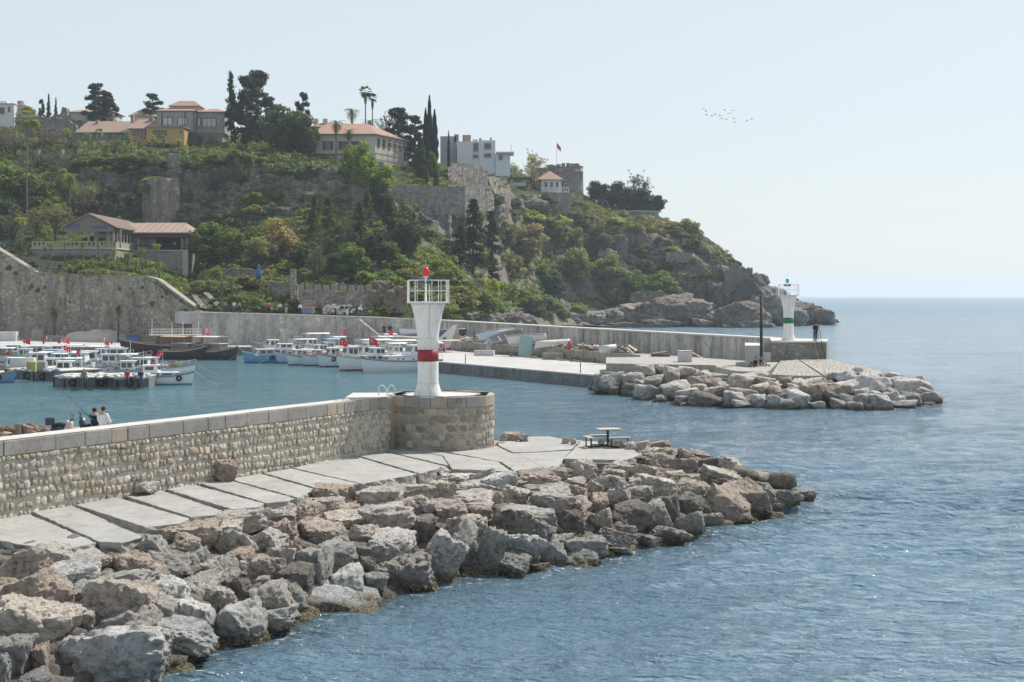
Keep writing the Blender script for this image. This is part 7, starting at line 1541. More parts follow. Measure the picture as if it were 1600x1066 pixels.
    return T
W = lambda px, py: at(px, py, 0)
GR = 'white and pale blue boats moored stern-to along the quay'; GD = 'dark wooden excursion boats by the old wall'; GF = 'small fishing boats crowded round the concrete pontoon'
# row along the quay, from right to left
boat(W(562, 583), 209, 10.2, 3.0, 1.25, WHT, 'large white boat with blue sheer line, portholes and raised wheelhouse left of the near lighthouse', (.09, .17, .30), (.55, .56, .55), cab=[(.18, .72, .72, 0, .75, WHT, 0, .5), (.2, .42, .7, .72, 1.25, WHT, 3, .55)], group=GR, portholes=4, buoy=1, canopy=(.0, .2, 2.1, WHT), flags=((.02, .5, .5, 2.0, R(-20)),), mast=2.2, rise=.45)
boat(W(526, 580), 209, 8.8, 2.8, 1.25, WHT, 'white boat with dark red bottom and covered cabin, second from the near lighthouse', (.5, .48, .42), (.14, .03, .03), cab=[(.3, .66, .72, 0, .6, WHT, 2, .4), (.32, .52, .68, .55, .95, WHT, 2, .4)], group=GR, tyres=1, canopy=(.02, .3, 1.9, (.62, .60, .50)), flags=((.55, .5, .75, 2.6, R(10)),), rise=.55)
boat(W(495, 574), 207, 7.6, 2.5, 1.1, (.62, .68, .70), 'pale grey white boat with black tyre fenders and a flag amidships', (.1, .13, .2), cab=[(.3, .55, .7, 0, 1.5, WHT, 2, .4)], group=GR, tyres=2, buoy=1, flags=((.62, .4, .8, 2.3, R(15)),), gear=5)
boat(W(471, 572), 206, 6.6, 2.3, 1.0, (.50, .62, .68), 'pale blue boat with an orange lifebuoy, left of the boat with tyre fenders', (.6, .3, .2), cab=[(.25, .5, .7, 0, 1.35, WHT, 2, .35)], group=GR, buoy=2, gear=5)
boat(W(447, 571), 205, 6.8, 2.3, .95, (.60, .66, .66), 'greyish white open boat with a long pole reaching from its bow to the water', (.1, .2, .25), cab=[(.3, .5, .66, 0, 1.1, LBL, 1, .3)], group=GR, gear=5)
boat(W(430, 568), 204, 6.2, 2.2, .95, (.33, .50, .62), 'light blue boat with low white cabin right of the bright blue cabin boat', WHT, cab=[(.3, .62, .7, 0, .9, WHT, 2, .3)], group=GR, buoy=1)
boat(W(378, 567.5), 197, 7.6, 2.5, 1.05, SKY, 'bright blue hulled boat with long white windowed cabin', WHT, (.03, .08, .14), cab=[(.2, .8, .76, 0, .85, WHT, 4, .5), (.12, .42, .7, .8, .8, WHT, 2, .5)], group=GR, tyres=1, line=True)
# second rank behind
for i, (px, py, L_, cc, cn, lb) in enumerate(((610, 570, 7.5, WHT, (.66, .66, .62), 'white boat with pale canopy behind the wheelhouse boat'), (575, 565, 7.5, WHT, (.7, .7, .68), 'white boat under a white sheet, behind the dark red bottomed boat'), (540, 562, 7, WHT, (.60, .62, .62), 'white boat with flat awning and flag behind the boats with tyre fenders'), (508, 560, 7, (.6, .62, .62), (.66, .65, .6), 'white boat with long flat canvas top behind the pale blue boat'), (478, 557, 7, WHT, (.62, .66, .7), 'white canopied boat moored behind the open boat with the pole'), (450, 554, 7, WHT, (.7, .7, .68), 'white roofed boat by the quay with lifebuoy on top'), (412, 552, 7.5, WHT, (.72, .71, .68), 'long white awning boat behind the bright blue boat'), (640, 566, 7, WHT, (.5, .42, .32), 'white boat with brown canopy partly hidden by the near lighthouse'), (392, 556, 7, (.5, .52, .5), (.68, .66, .6), 'grey boat with cream awning between the black boats and the bright blue one'), (432, 557, 6.5, WHT, (.55, .58, .6), 'small white boat tucked behind the light blue boat'), (462, 562, 6.5, WHT, LBL, 'white boat with pale blue awning behind the grey white open boat'), (528, 570, 7, (.66, .66, .62), (.7, .7, .7), 'white boat squeezed between the boats with fenders and red bottom'), (592, 575, 7, WHT, (.72, .70, .6), 'white boat with cream sheet over its cabin, beside the wheelhouse boat'), (590, 558, 7, WHT, (.7, .7, .7), 'white awning boat in the rearmost rank behind the flags'), (556, 556, 6.5, WHT, (.6, .6, .62), 'grey awning boat in the rearmost rank by the quay'), (500, 552, 6.5, WHT, (.66, .6, .5), 'tan awning boat in the rearmost rank by the quay'))):
    boat(W(px, py), 203+i % 4*4, L_*(.85+.08*(i % 4)), 2.2+.15*(i % 3), .9+.12*(i % 3), cc, lb, (.2, .25, .3), cab=[(.3, .52+.05*(i % 3), .7, 0, .95+.18*(i % 3), WHT if i % 3 else (.52, .50, .44), 2, .4)], group=GR, canopy=(.02, .62 if i % 2 else .36, 1.6+.2*(i % 3), cn) if i % 5 != 3 else None, flags=((.1, .4, .6, 2.9, R(20)),) if i in (2, 4) else (), buoy=1 if i in (5, 2) else 0, line=False, gear=4, mast=2.5 if i % 3 == 0 else 0)
# dark wooden boats
boat(W(372, 563), -28, 7.8, 2.6, 1.1, (.035, .035, .035), 'black wooden boat with tan awning and glazed cabin, left of the bright blue boat', (.5, .5, .48), (.05, .02, .02), cab=[(.3, .72, .7, 0, 1.2, (.33, .22, .14), 4, .4)], group=GD, canopy=(.06, .66, 2.1, (.62, .56, .46)), rise=.8, buoy=1)
boat(W(322, 562.5), -28, 7.8, 2.6, 1.1, (.045, .032, .030), 'black and brown wooden boat with pink brown cabin, second left of the bright blue boat', (.55, .5, .45), (.05, .02, .02), cab=[(.3, .7, .7, 0, 1.2, (.30, .17, .13), 4, .4)], group=GD, canopy=(.05, .64, 2.1, (.55, .36, .25)), rise=.8, buoy=1)
gu = boat(W(186, 556), 190, 13.5, 3.9, 1.5, (.085, .022, .030), 'big wine red wooden gulet with brown deckhouse and railed upper deck', (.5, .5, .48), (.08, .02, .02), cab=[(.22, .62, .66, 0, 1.5, (.20, .085, .04), 4, .5, (.45, .43, .38), .5)], group=GD, rise=.7, flags=((.06, .0, 1.1, 2.6, R(80)),), mast=0, cat='boat', line=False)
up = MB(); 
for x in np.linspace(-5.2, 2.2, 15):
    for sg in (-1, 1): up.bar((x, sg*1.7, 3.1), (x, sg*1.7, 3.95), .045, n=4)
for z in (3.55, 3.95):
    for sg in (-1, 1): up.bar((-5.2, sg*1.7, z), (2.2, sg*1.7, z), .05, n=4)
up.build('upper_rail', M_white, gu); MB().box((-1.5, 0, 3.06), (7.6, 3.6, .1)).build('upper_deck', M_paint, gu, col=(.5, .42, .32), bev=.02)
for x, h_ in ((1.9, 2.6), (-1.0, 2.0), (-2.6, 2.0), (-4.9, 2.0)): MB().bar((x, .8, 3.1), (x, .8, 3.1+h_), .08, n=6).build('awning_pole', M_white, gu)
for x in (-5.4, -3.6): MB().box((x, 0, 2.4), (.35, 3.0, 1.3)).build('deck_bulkhead', M_wood2, gu, col=(.22, .09, .04))
# fishing boats by the pontoon
boat(W(304, 601), 3, 5.6, 2.0, .85, WHT, 'white blue-bottomed boat with two tyres on its side, right end of the pontoon', (.05, .16, .28), (.04, .14, .26), cab=[(.18, .74, .74, 0, .5, WHT, 2, .35), (.1, .38, .66, .45, .8, WHT, 1, .2)], group=GF, tyres=2, flags=((.3, .4, .4, 1.5, R(190)),))
boat(W(306, 586), 6, 6.2, 2.1, .85, WHT, 'white boat heaped with green and red nets behind the two-tyre boat', (.2, .25, .25), cab=[(.1, .36, .7, 0, 1.3, WHT, 1, .2)], group=GF, net=(.66, (.06, .14, .05)), buoy=1, flags=((.4, .4, .55, 1.8, R(200)),), gear=5)
FB = [(238, 590, 4, WHT, (.1, .3, .32), 'white fishing boat with wheelhouse behind the sitting figure in red', 1), (206, 578, 8, (.55, .62, .62), (.1, .3, .32), 'small white boat with a net winch in the middle of the crowded group', 0), (172, 574, 12, (.18, .34, .36), WHT, 'teal hulled fishing boat with white cabin and hoop canopy', 1), (150, 563, 175, WHT, (.1, .3, .4), 'white boat with a crumpled white cover, just left of the wine red gulet', 1), (120, 586, 5, WHT, (.3, .3, .3), 'white boat with arched canopy frames, middle of the group', 1), (96, 577, 172, WHT, (.1, .25, .3), 'white boat with tyre hung on its cabin, left of the arched canopy boat', 1), (66, 583, 8, (.6, .62, .6), (.3, .1, .08), 'grey white fishing boat with orange boxes, behind the back pontoon', 1), (52, 569, 176, WHT, (.1, .3, .3), 'white fishing boat with a blue bundle, second row at far left', 1), (30, 578, 184, WHT, (.05, .2, .4), 'white fishing boat with black tyres on its arched cabin at far left', 1), (12, 566, 178, WHT, (.25, .3, .3), 'white cabin boat at the left edge of the picture, back row', 1), (88, 562, 4, (.6, .64, .64), (.1, .1, .12), 'small pale boat in the back row under two crossed flags', 1), (4, 598, 10, (.15, .3, .5), (.5, .2, .06), 'blue and orange small boat cut by the left edge of the picture', 0), (186, 566, 2, WHT, (.2, .3, .3), 'little white boat by the bow of the wine red gulet', 1), (130, 574, 6, (.35, .5, .52), WHT, 'pale teal boat with white hoops, between the back row boats', 0),
 (215, 568, 5, (.62, .64, .62), (.2, .3, .3), 'small grey white boat between the gulet and the net winch boat', 0), (108, 570, 170, WHT, (.4, .15, .1), 'white boat with a rust red stripe in the middle rows', 0), (44, 560, 5, (.6, .62, .6), (.1, .2, .3), 'grey white boat in the rearmost row at far left', 0), (74, 574, 175, WHT, (.1, .3, .4), 'white boat with light blue stripe in the middle rows at left', 0), (146, 590, 3, WHT, (.15, .2, .2), 'white boat lying close behind the front pontoon', 0), (22, 588, 5, WHT, (.1, .3, .35), 'white boat close behind the back pontoon at far left', 0), (190, 587, 176, (.6, .6, .56), (.2, .2, .2), 'beige white boat behind the two people sitting on the pontoon', 0), (118, 560, 3, WHT, (.05, .15, .3), 'white boat in the rearmost row left of the covered boat', 1)]
for i, (px, py, hd, cc, st_c, lb, fl) in enumerate(FB):
    boat(W(px+(14 if math.cos(R(hd)) > 0 else -14)*1.6, py), hd, 5.6+.3*(i % 4), 2.0, .8, cc, lb, st_c, (.04, .10, .16) if i % 3 else (.3, .06, .04), cab=[(.12, .42+.04*(i % 3), .7, 0, 1.15+.1*(i % 3), WHT if i % 4 != 3 else LBL, 2, .2)], group=GF, tyres=(i % 3), flags=((.3+.15*(i % 3), .3, .46+.08*(i % 3), 2.0+.5*(i % 3), R(20+35*(i % 4))),)*(1 if fl and i not in (0, 6, 9) else 0)+(((.8, -.3, .42, 1.8, R(160)),) if i in (10, 4) else ()), canopy=(.45, .85, 1.15, (.66, .67, .66)) if i % 4 == 1 or i in (3, 4) else None, net=(.7, [(.1, .12, .06), (.5, .12, .03), (.05, .12, .25), (.5, .48, .4)][i % 4]) if i % 2 else None, mast=2.2 if i % 2 == 0 else 0, gear=6, rails=i % 2 == 0, line=False, buoy=1 if i in (1, 6, 9) else 0)
# pontoons
for nm, lb, (xa, ya), (xb, yb), wd, nblk in (('a', 'front concrete pontoon with dark fender strips, people sitting on its edge', (84, 605), (233, 605), 5.5, 9), ('b', 'back concrete pontoon at the far left behind the front one', (8, 591), (84, 596), 6.0, 5)):
    A, B_ = at(xa, ya, 0), at(xb, yb, 0); pn = empty('pontoon', A, 0, lb, 'pontoon'); d = (B_-A); n = nblk; rz = math.atan2(d.y, d.x); nn = Vector((-d.y, d.x, 0)).normalized()
    for k in range(n):
        c = d*((k+.5)/n)+nn*wd/2; MB().box((c.x, c.y, .42), (d.length/n-.06, wd, 1.15), rz).build('float_block', M_qface, pn, bev=.04); MB().box((c.x, c.y, 1.04), (d.length/n-.02, wd+.08, .09), rz).build('deck_slab', M_pale, pn)
        p = d*((k+.02)/n)-nn*.07; MB().box((p.x, p.y, .5), (.12, .1, .95), rz).build('fender_strip', M_tyre, pn)
    for k in range(3):
        p = d*((k*.3+.2))-nn*.16; r = MB(); ring(r, (p.x, p.y, .45), .3, .1); r.build('tyre_fender', M_tyre, pn, True)
def junk(label, P, dims, col, rz=0, name='crate', cat='crate', m=None): o = MB().box((0, 0, dims[2]/2), dims).build(name, m or M_paint, bev=.02, loc=P, col=col); o.rotation_euler = (0, 0, rz); return tag(o, label, cat)
pz = 1.09
junk('large white storage chest on the back pontoon at left', ay(31, 571, 155.5)+Vector((0, 1, -.3)), (2.6, 1.2, 1.1), (.6, .6, .58), .1, 'chest', 'chest')
junk('orange cloth covered crate beside the white chest on the pontoon', at(46, 580, pz)+Vector((0, .5, 0)), (.9, .8, 1.0), (.6, .25, .10), .3); junk('yellow green crate next to the orange one on the pontoon', at(51, 581, pz)+Vector((0, 0, 0)), (.7, .7, 1.0), (.38, .42, .10), .1); junk('grey box right of the yellow green crate on the pontoon', at(60, 580, pz)+Vector((0, .6, 0)), (1.3, .9, .95), (.33, .32, .29), 0)
heap = [at(95+130*random.random(), 590-3*random.random(), 1.2)+Vector((0, random.uniform(0, 2.5), 0)) for k in range(120)]
scatter_small(heap, [(random.uniform(.3, 1.2), random.uniform(.3, .9), random.uniform(.15, .6)) for _ in heap], 'net_piles', M_paint, cols=(.55, .52, .46))
heap = [at(random.uniform(10, 80), 580, 1.2)+Vector((0, random.uniform(0, 3), 0)) for k in range(26)]
scatter_small(heap, [(random.uniform(.3, .8), random.uniform(.2, .6), random.uniform(.2, .5)) for _ in heap], 'rope_piles', M_paint, cols=(.3, .32, .34))
# quay clutter under the old wall
QZ = 1.2
def qd(px, py): return at(px, py, QZ)
junk('pale concrete block on the quay at the left edge', qd(12, 533), (3.2, 1.6, 1.6), (.5, .49, .46), .05, 'concrete_block', 'block', M_pale); junk('grey concrete block behind, second from the left edge on the quay', qd(40, 529), (2.2, 1.5, 1.9), (.4, .4, .4), 0, 'concrete_block', 'block', M_pale); junk('tan concrete block, third from the left edge on the quay', qd(61, 531), (2.1, 1.6, 1.8), (.5, .45, .38), 0, 'concrete_block', 'block', M_cope_t)
junk('long grey planter with railing on the quay right of the tan block', qd(84, 534), (3.4, 1.5, 1.0), (.4, .4, .4), 0, 'planter', 'planter', M_qface); junk('blue tarpaulin bundle on the quay by the gulet cabin', qd(207, 534), (2.0, 1.3, 1.1), (.05, .16, .40), .3, 'tarpaulin', 'tarpaulin', M_cloth); junk('stack of grey building blocks on the quay right of the sand heaps', qd(187, 531), (2.4, 1.4, 1.3), (.4, .4, .38), .1, 'block_stack', 'blocks', M_pale); junk('second stack of grey blocks beside the gulet upper deck', qd(268, 533), (2.6, 1.4, 1.5), (.4, .4, .38), .1, 'block_stack', 'blocks', M_pale)
def mound_obj(label, P, r, h_, name, mat, col, sd):
    q = ICO4[0].copy(); q = q[:, :]*np.array([r, r*.75, h_]); q += (fbm(q*1.2+sd, sd, 4)*.12*h_+fbm(q*4+sd, sd+1, 3)*.05)[:, None]*np.array([.6, .6, 1]); o = inst(name, np_mesh(name+'_shape', q, ICO4[1], mat, True), P, col=col); return tag(o, label, 'heap')
M_sand = mat_conc('builders_sand', (.52, .47, .39), (.60, .55, .47), (.42, .37, .3), 1.5, .8)
mound_obj('low pale sand heap on the quay, left of two', qd(131, 533), 3.6, 1.7, 'sand_heap', M_sand, (1, 1, 1), 2); mound_obj('higher pale gravel heap on the quay, right of two', qd(161, 533), 4.4, 2.0, 'sand_heap', M_sand, (1, 1, 1), 5)

# ---------------------------------------------------------------- debris along the far breakwater ledge
LZ = 2.45
def rowb(label, P, L_, col, strip, rot, name='rowing_boat'):
    T = empty(name, P, 0, label, 'rowing boat', 'old rowing boats dumped on the ledge'); T.rotation_euler = rot; V, Fc, S = hull(L_, L_*.33, L_*.13, .5, .7, -.12*L_*.5)
    h = MB().add(V, Fc).build('hull', M_paint, T, True, col=col); so = h.modifiers.new('t', 'SOLIDIFY'); so.thickness = .04; sheer_strip(S, -.12, -.04, .02).build('strake', M_paint, T, col=strip)
    for t in (.3, .5, .7): MB().box((-L_/2+L_*t, 0, L_*.09), (.2, L_*.26, .03)).build('thwart', M_wood2, T, col=(.4, .33, .24))
    return T
rowb('white rowing boat with dark red stripe on the landing just left of the near lighthouse', Vector((X_(648, 217), 217, 3.15)), 5.0, (.6, .64, .64), (.25, .03, .05), (R(8), 0, R(178)))
rowb('dark blue and white boat with white tarpaulin just right of the near lighthouse', Vector((X_(702, 204), 204, 3.3)), 5.2, (.10, .12, .2), (.6, .6, .6), (R(-10), 0, R(12)))
rowb('blue white boat tipped on its side on the ledge, thwarts showing', Vector((X_(775, 190), 190, LZ+.9)), 5.4, (.50, .58, .62), (.25, .03, .05), (R(38), R(6), R(200)))
rowb('grey boat leaning against the tipped blue white boat', Vector((X_(790, 188), 187.5, LZ+.8)), 5.0, (.36, .38, .38), (.5, .5, .48), (R(40), R(-14), R(25)))
rowb('long whitish hull lying low among planks right of the tipped boats', Vector((X_(822, 180), 181, LZ+.6)), 5.2, (.62, .61, .56), (.2, .2, .2), (R(24), R(4), R(172)))
rowb('white upturned boat on the ledge, rightmost of the dumped boats', Vector((X_(862, 176), 176, LZ+.75)), 4.6, (.60, .58, .52), (.2, .05, .05), (R(176), R(3), R(170)))
T = empty('bow_fragment', Vector((X_(697, 196), 196, 1.9)), 0, 'torn off white boat bow with red tip standing on end beside the near lighthouse', 'wreckage'); MB().add([(-1.6, 0, -.3), (.5, 0, -.1), (1.5, 0, 3.0), (1.0, .1, 3.0), (-1.2, .2, 1.0), (-1.6, .35, -.3), (.5, .35, -.1), (1.5, .3, 3.0), (1.0, .3, 3.0), (-1.2, .4, 1.0)], [(0, 1, 2, 3, 4), (9, 8, 7, 6, 5), (0, 5, 6, 1), (1, 6, 7, 2), (2, 7, 8, 3), (3, 8, 9, 4), (4, 9, 5, 0)]).build('planking', M_paint, T, col=(.62, .63, .62)); MB().box((.1, .15, -.32), (.9, .4, .25)).build('red_tip', M_paint, T, col=(.5, .06, .04)); MB().box((-.35, -.03, .9), (.25, .04, .9), M=Euler((0, R(35), 0)).to_matrix()).build('hole', M_blk, T)
junk('upright pinkish concrete post on the ledge right of the torn boat bow', Vector((X_(712.5, 197), 197, 2.45)), (.7, .6, 1.9), (.45, .38, .33), 0, 'concrete_post', 'post', M_cope_t)
tp = junk('pale teal door panel leaning on the ledge', Vector((X_(820, 180), 178.0, 1.35)), (1.7, .1, 2.6), (.28, .42, .41), .15, 'door_panel', 'panel'); tp.rotation_euler = (R(-14), R(6), .15)
tp = junk('narrow grey board leaning on a slab left of the teal panel', Vector((X_(762, 188), 186.5, 1.5)), (.6, .1, 1.5), (.45, .46, .46), .15, 'board', 'board'); tp.rotation_euler = (R(-10), R(12), 0)
junk('low pale slab of stone at the ledge foot below the narrow board', at(757, 556, 1.2), (2.6, .8, .7), (.4, .4, .4), -.25, 'stone_slab', 'slab', M_pale); junk('pair of old stone blocks at the ledge foot right of the teal panel', at(865, 562, 1.2), (2.6, .8, .8), (.4, .4, .4), -.25, 'stone_slab', 'slab', M_ledge)
T = empty('water_tank', Vector((X_(953, 160), 160, LZ)), 0, 'rolled white drum with a blue end lying on the ledge', 'drum'); MB().tube([(-1.1, -.3, .45), (.7, .3, .62)], .42, 12).build('drum_body', M_paint, T, True, col=(.55, .55, .52)); MB().tube([(.71, .3, .62), (.8, .33, .63)], .45, 12).build('drum_end', M_paint, T, col=(.06, .15, .4))
T = empty('sun_lounger', Vector((X_(1032, 151), 151, LZ)), R(-15), 'broken white boards propped like a lounger left of the white square block', 'boards')
for k in range(4): MB().box((-.9+.42*k, 0, .35+.06*k), (.38, 1.1, .05), M=Euler((0, R(-12), 0)).to_matrix()).build('board', M_paint, T, col=(.6, .58, .53))
MB().box((0, .2, .15), (2.0, .9, .25)).build('frame', M_paint, T, col=(.18, .10, .08))
T = empty('red_can', Vector((X_(889, 170), 169.3, LZ)), 0, 'small red canister standing on the ledge edge', 'canister'); MB().lathe([(.2, 0), (.22, .8), (.1, 1.0), (.1, 1.15)], 10).build('canister_body', M_paint, T, True, col=(.55, .04, .03))
def plank_heap(name, x0, x1, Yf, n, z, cols, spread=2.5):
    for ci, cc in enumerate(cols):
        mb = MB()
        for k in range(n):
            px = random.uniform(x0, x1); t = (px-700)/(1000-700); Y = Yf(px)+random.uniform(.3, spread); mb.box((X_(px, Y), Y, z+random.uniform(.05, .6)), (random.uniform(.4, 2.2), random.uniform(.08, .35), random.uniform(.03, .1)), M=Euler((random.uniform(-.5, .5), random.uniform(-.5, .5), random.uniform(0, 3.1))).to_matrix())
        mb.build(name, M_wood2, None, kind='stuff', col=cc)
Yl = lambda px: lerp_tab([(696, 203), (840, 178), (940, 163), (1062, 148)], px)
plank_heap('timber_scraps', 715, 990, Yl, 60, LZ, ((.34, .25, .17), (.45, .41, .34), (.16, .11, .09), (.5, .49, .45)), 4)
pts = []; szs = []
for i in range(420):
    px = random.choice((random.gauss(745, 18), random.gauss(800, 14), random.gauss(830, 10), random.gauss(872, 8), random.gauss(905, 12), random.uniform(700, 930))); Y = Yl(px)-abs(random.gauss(0, 1.4)); pts.append((X_(px, Y), Y, 1.25+max(0, .55-(Yl(px)-Y)*.35)*random.random())); s = random.uniform(.15, .5); szs.append((s*1.3, s, s*.7))
scatter_small(pts, szs, 'rubble_spill', M_bould_far, cols=(.40, .35, .29))
# pale sheets and people's things on the bank
pts = [ground(random.uniform(345, 412), random.uniform(423, 431))+Vector((0, -.4, .2)) for k in range(46)]
scatter_small(pts, [(random.uniform(.4, 1.5), random.uniform(.4, 1.0), random.uniform(.2, .45)) for _ in pts], 'pale_sheets', M_paint, cols=(.50, .58, .64))
pts = [Vector((X_(px, 228), 228+random.random(), Z_(random.uniform(478, 490), 228))) for px in [random.gauss(512, 5) for _ in range(24)]+[random.uniform(520, 585) for _ in range(26)]]
scatter_small(pts, [(random.uniform(.3, .9), random.uniform(.3, .8), random.uniform(.3, .8)) for _ in pts], 'pale_stones', M_paint, cols=(.58, .58, .55))
cn = empty('canopy', Vector((X_(404, 246), 246, Z_(436, 246))), 0, 'folded blue parasol standing above the promenade bushes', 'parasol'); MB().tube([(0, 0, 0), (0, 0, 1), (0, 0, 2.2), (0, 0, 2.6)], [.5, .42, .25, .05], 10).build('cover', M_cloth, cn, True, col=(.05, .14, .28)); MB().bar((0, 0, -1.5), (0, 0, .1), .1, n=6).build('pole', M_blk, cn)
tb_ = empty('stall', Vector((X_(482, 226), 225.6, Z_(490, 225.6))), 0, 'little stall with orange goods and a blue cloth among the promenade people', 'stall'); MB().box((0, 0, .35), (1.8, .9, .7)).build('counter', M_cloth, tb_, col=(.14, .20, .34)); MB().box((0, 0, .92), (1.8, .7, .2)).build('goods', M_cloth, tb_, col=(.6, .25, .08)); MB().box((-.2, .9, 1.2), (2.4, .2, 2.0)).build('stall_back', M_ruin, tb_)
# ================================================================ people
M_skin = tinted('skin', .6, .06, 4, .3); M_fab = tinted('fabric', .9, .12, 5, .1, .2); M_hair = tinted('hair', .7, .2, 20, .2); M_shoe = tinted('shoe_leather', .6, .1)
def skin_mesh(name, vs, ed, rad, mat, sub=2):
    me = bpy.data.meshes.new(name); me.from_pydata(vs, ed, []); me.materials.append(mat); o = bpy.data.objects.new(name, me); C.objects.link(o)
    m = o.modifiers.new('skin', 'SKIN'); m.use_smooth_shade = True
    for i, r in enumerate(rad):
        d = me.skin_vertices[0].data[i]; rr = r if isinstance(r, tuple) else (r, r); d.radius = rr; d.use_root = (i == 0)
    s = o.modifiers.new('sub', 'SUBSURF'); s.levels = sub; s.render_levels = sub
    bpy.context.view_layer.update()
    out = bpy.data.meshes.new_from_object(o.evaluated_get(bpy.context.evaluated_depsgraph_get())); out.name = name
    bpy.data.objects.remove(o); bpy.data.meshes.remove(me); return out
def J(pose):
    j = dict(pel=(0, 0, .96), bel=(0, 0, 1.10), che=(0, 0, 1.28), upc=(0, 0.005, 1.41), nek=(0, 0, 1.49), jaw=(0, -.02, 1.575), hed=(0, 0, 1.645), top=(0, .01, 1.71))
    for s, n in ((-1, 'l'), (1, 'r')):
        j['sh'+n] = (s*.175, 0, 1.42); j['el'+n] = (s*.235, .03, 1.14); j['wr'+n] = (s*.235, -.04, .89); j['pm'+n] = (s*.235, -.06, .82)
        j['hp'+n] = (s*.09, 0, .92); j['kn'+n] = (s*.10, -.015, .50); j['an'+n] = (s*.105, .02, .09); j['to'+n] = (s*.115, -.15, .035)
    if pose == 'walk':
        j['knl'] = (-.10, -.14, .52); j['anl'] = (-.10, -.16, .11); j['tol'] = (-.11, -.33, .06); j['knr'] = (.10, .05, .50); j['anr'] = (.10, .26, .14); j['tor'] = (.11, .12, .04); j['wrl'] = (-.23, .12, .92); j['pml'] = (-.23, .14, .86); j['wrr'] = (.23, -.2, .95); j['pmr'] = (.23, -.25, .89)
    if pose == 'camera':
        for s, n in ((-1, 'l'), (1, 'r')): j['el'+n] = (s*.27, -.14, 1.26); j['wr'+n] = (s*.10, -.24, 1.50); j['pm'+n] = (s*.06, -.23, 1.56)
    if pose == 'hold':       # both hands forward, head bent
        for s, n in ((-1, 'l'), (1, 'r')): j['el'+n] = (s*.24, -.08, 1.16); j['wr'+n] = (s*.12, -.30, 1.14); j['pm'+n] = (s*.09, -.37, 1.15)
        j['jaw'] = (0, -.075, 1.55); j['hed'] = (0, -.06, 1.625); j['top'] = (0, -.06, 1.69)
    if pose == 'rod':
        j['ell'] = (-.28, -.03, 1.18); j['wrl'] = (-.42, -.22, 1.24); j['pml'] = (-.48, -.27, 1.26); j['elr'] = (.20, -.13, 1.15); j['wrr'] = (-.02, -.30, 1.10); j['pmr'] = (-.08, -.34, 1.10); j['jaw'] = (.02, -.07, 1.55); j['hed'] = (.04, -.05, 1.625); j['top'] = (.05, -.05, 1.69)
    if pose == 'pocket':
        for s, n in ((-1, 'l'), (1, 'r')): j['el'+n] = (s*.28, .06, 1.16); j['wr'+n] = (s*.19, -.03, .97); j['pm'+n] = (s*.16, -.06, .91)
    if pose == 'sit':        # sitting on an edge, lower legs hanging
        for k in list(j): j[k] = (j[k][0], j[k][1], j[k][2]-.86)
        for s, n in ((-1, 'l'), (1, 'r')):
            j['kn'+n] = (s*.12, -.44, .10); j['an'+n] = (s*.12, -.50, -.34); j['to'+n] = (s*.13, -.64, -.40); j['el'+n] = (s*.24, -.08, .30); j['wr'+n] = (s*.12, -.30, .22); j['pm'+n] = (s*.09, -.36, .20)
    if pose == 'ground':     # sitting on the ground, knees drawn up
        for k in list(j): j[k] = (j[k][0], j[k][1]+.0, j[k][2]-.86)
        for s, n in ((-1, 'l'), (1, 'r')):
            q = 1 if n == 'l' else .45
            j['kn'+n] = (s*.13, -.38, .12+.34*q); j['an'+n] = (s*.13, -.62-.25*(1-q), .06); j['to'+n] = (s*.14, -.78-.25*(1-q), .10); j['el'+n] = (s*.25, -.1, .32); j['wr'+n] = (s*.12, -.32, .38); j['pm'+n] = (s*.08, -.38, .40)
    return j
RAD = dict(pel=(.15, .11), bel=(.135, .10), che=(.155, .11), upc=(.12, .085), nek=.052, jaw=(.065, .075), hed=(.078, .092), top=(.055, .065), sh=.062, el=.042, wr=.029, pm=(.04, .022), hp=.098, kn=.06, an=.04, to=.036)
EDG = [('pel', 'bel'), ('bel', 'che'), ('che', 'upc'), ('upc', 'nek'), ('nek', 'jaw'), ('jaw', 'hed'), ('hed', 'top')]+[e for n in 'lr' for e in (('upc', 'sh'+n), ('sh'+n, 'el'+n), ('el'+n, 'wr'+n), ('wr'+n, 'pm'+n), ('pel', 'hp'+n), ('hp'+n, 'kn'+n), ('kn'+n, 'an'+n), ('an'+n, 'to'+n))]
def rad(k): return RAD.get(k, RAD.get(k[:-1]))
POSES = {}
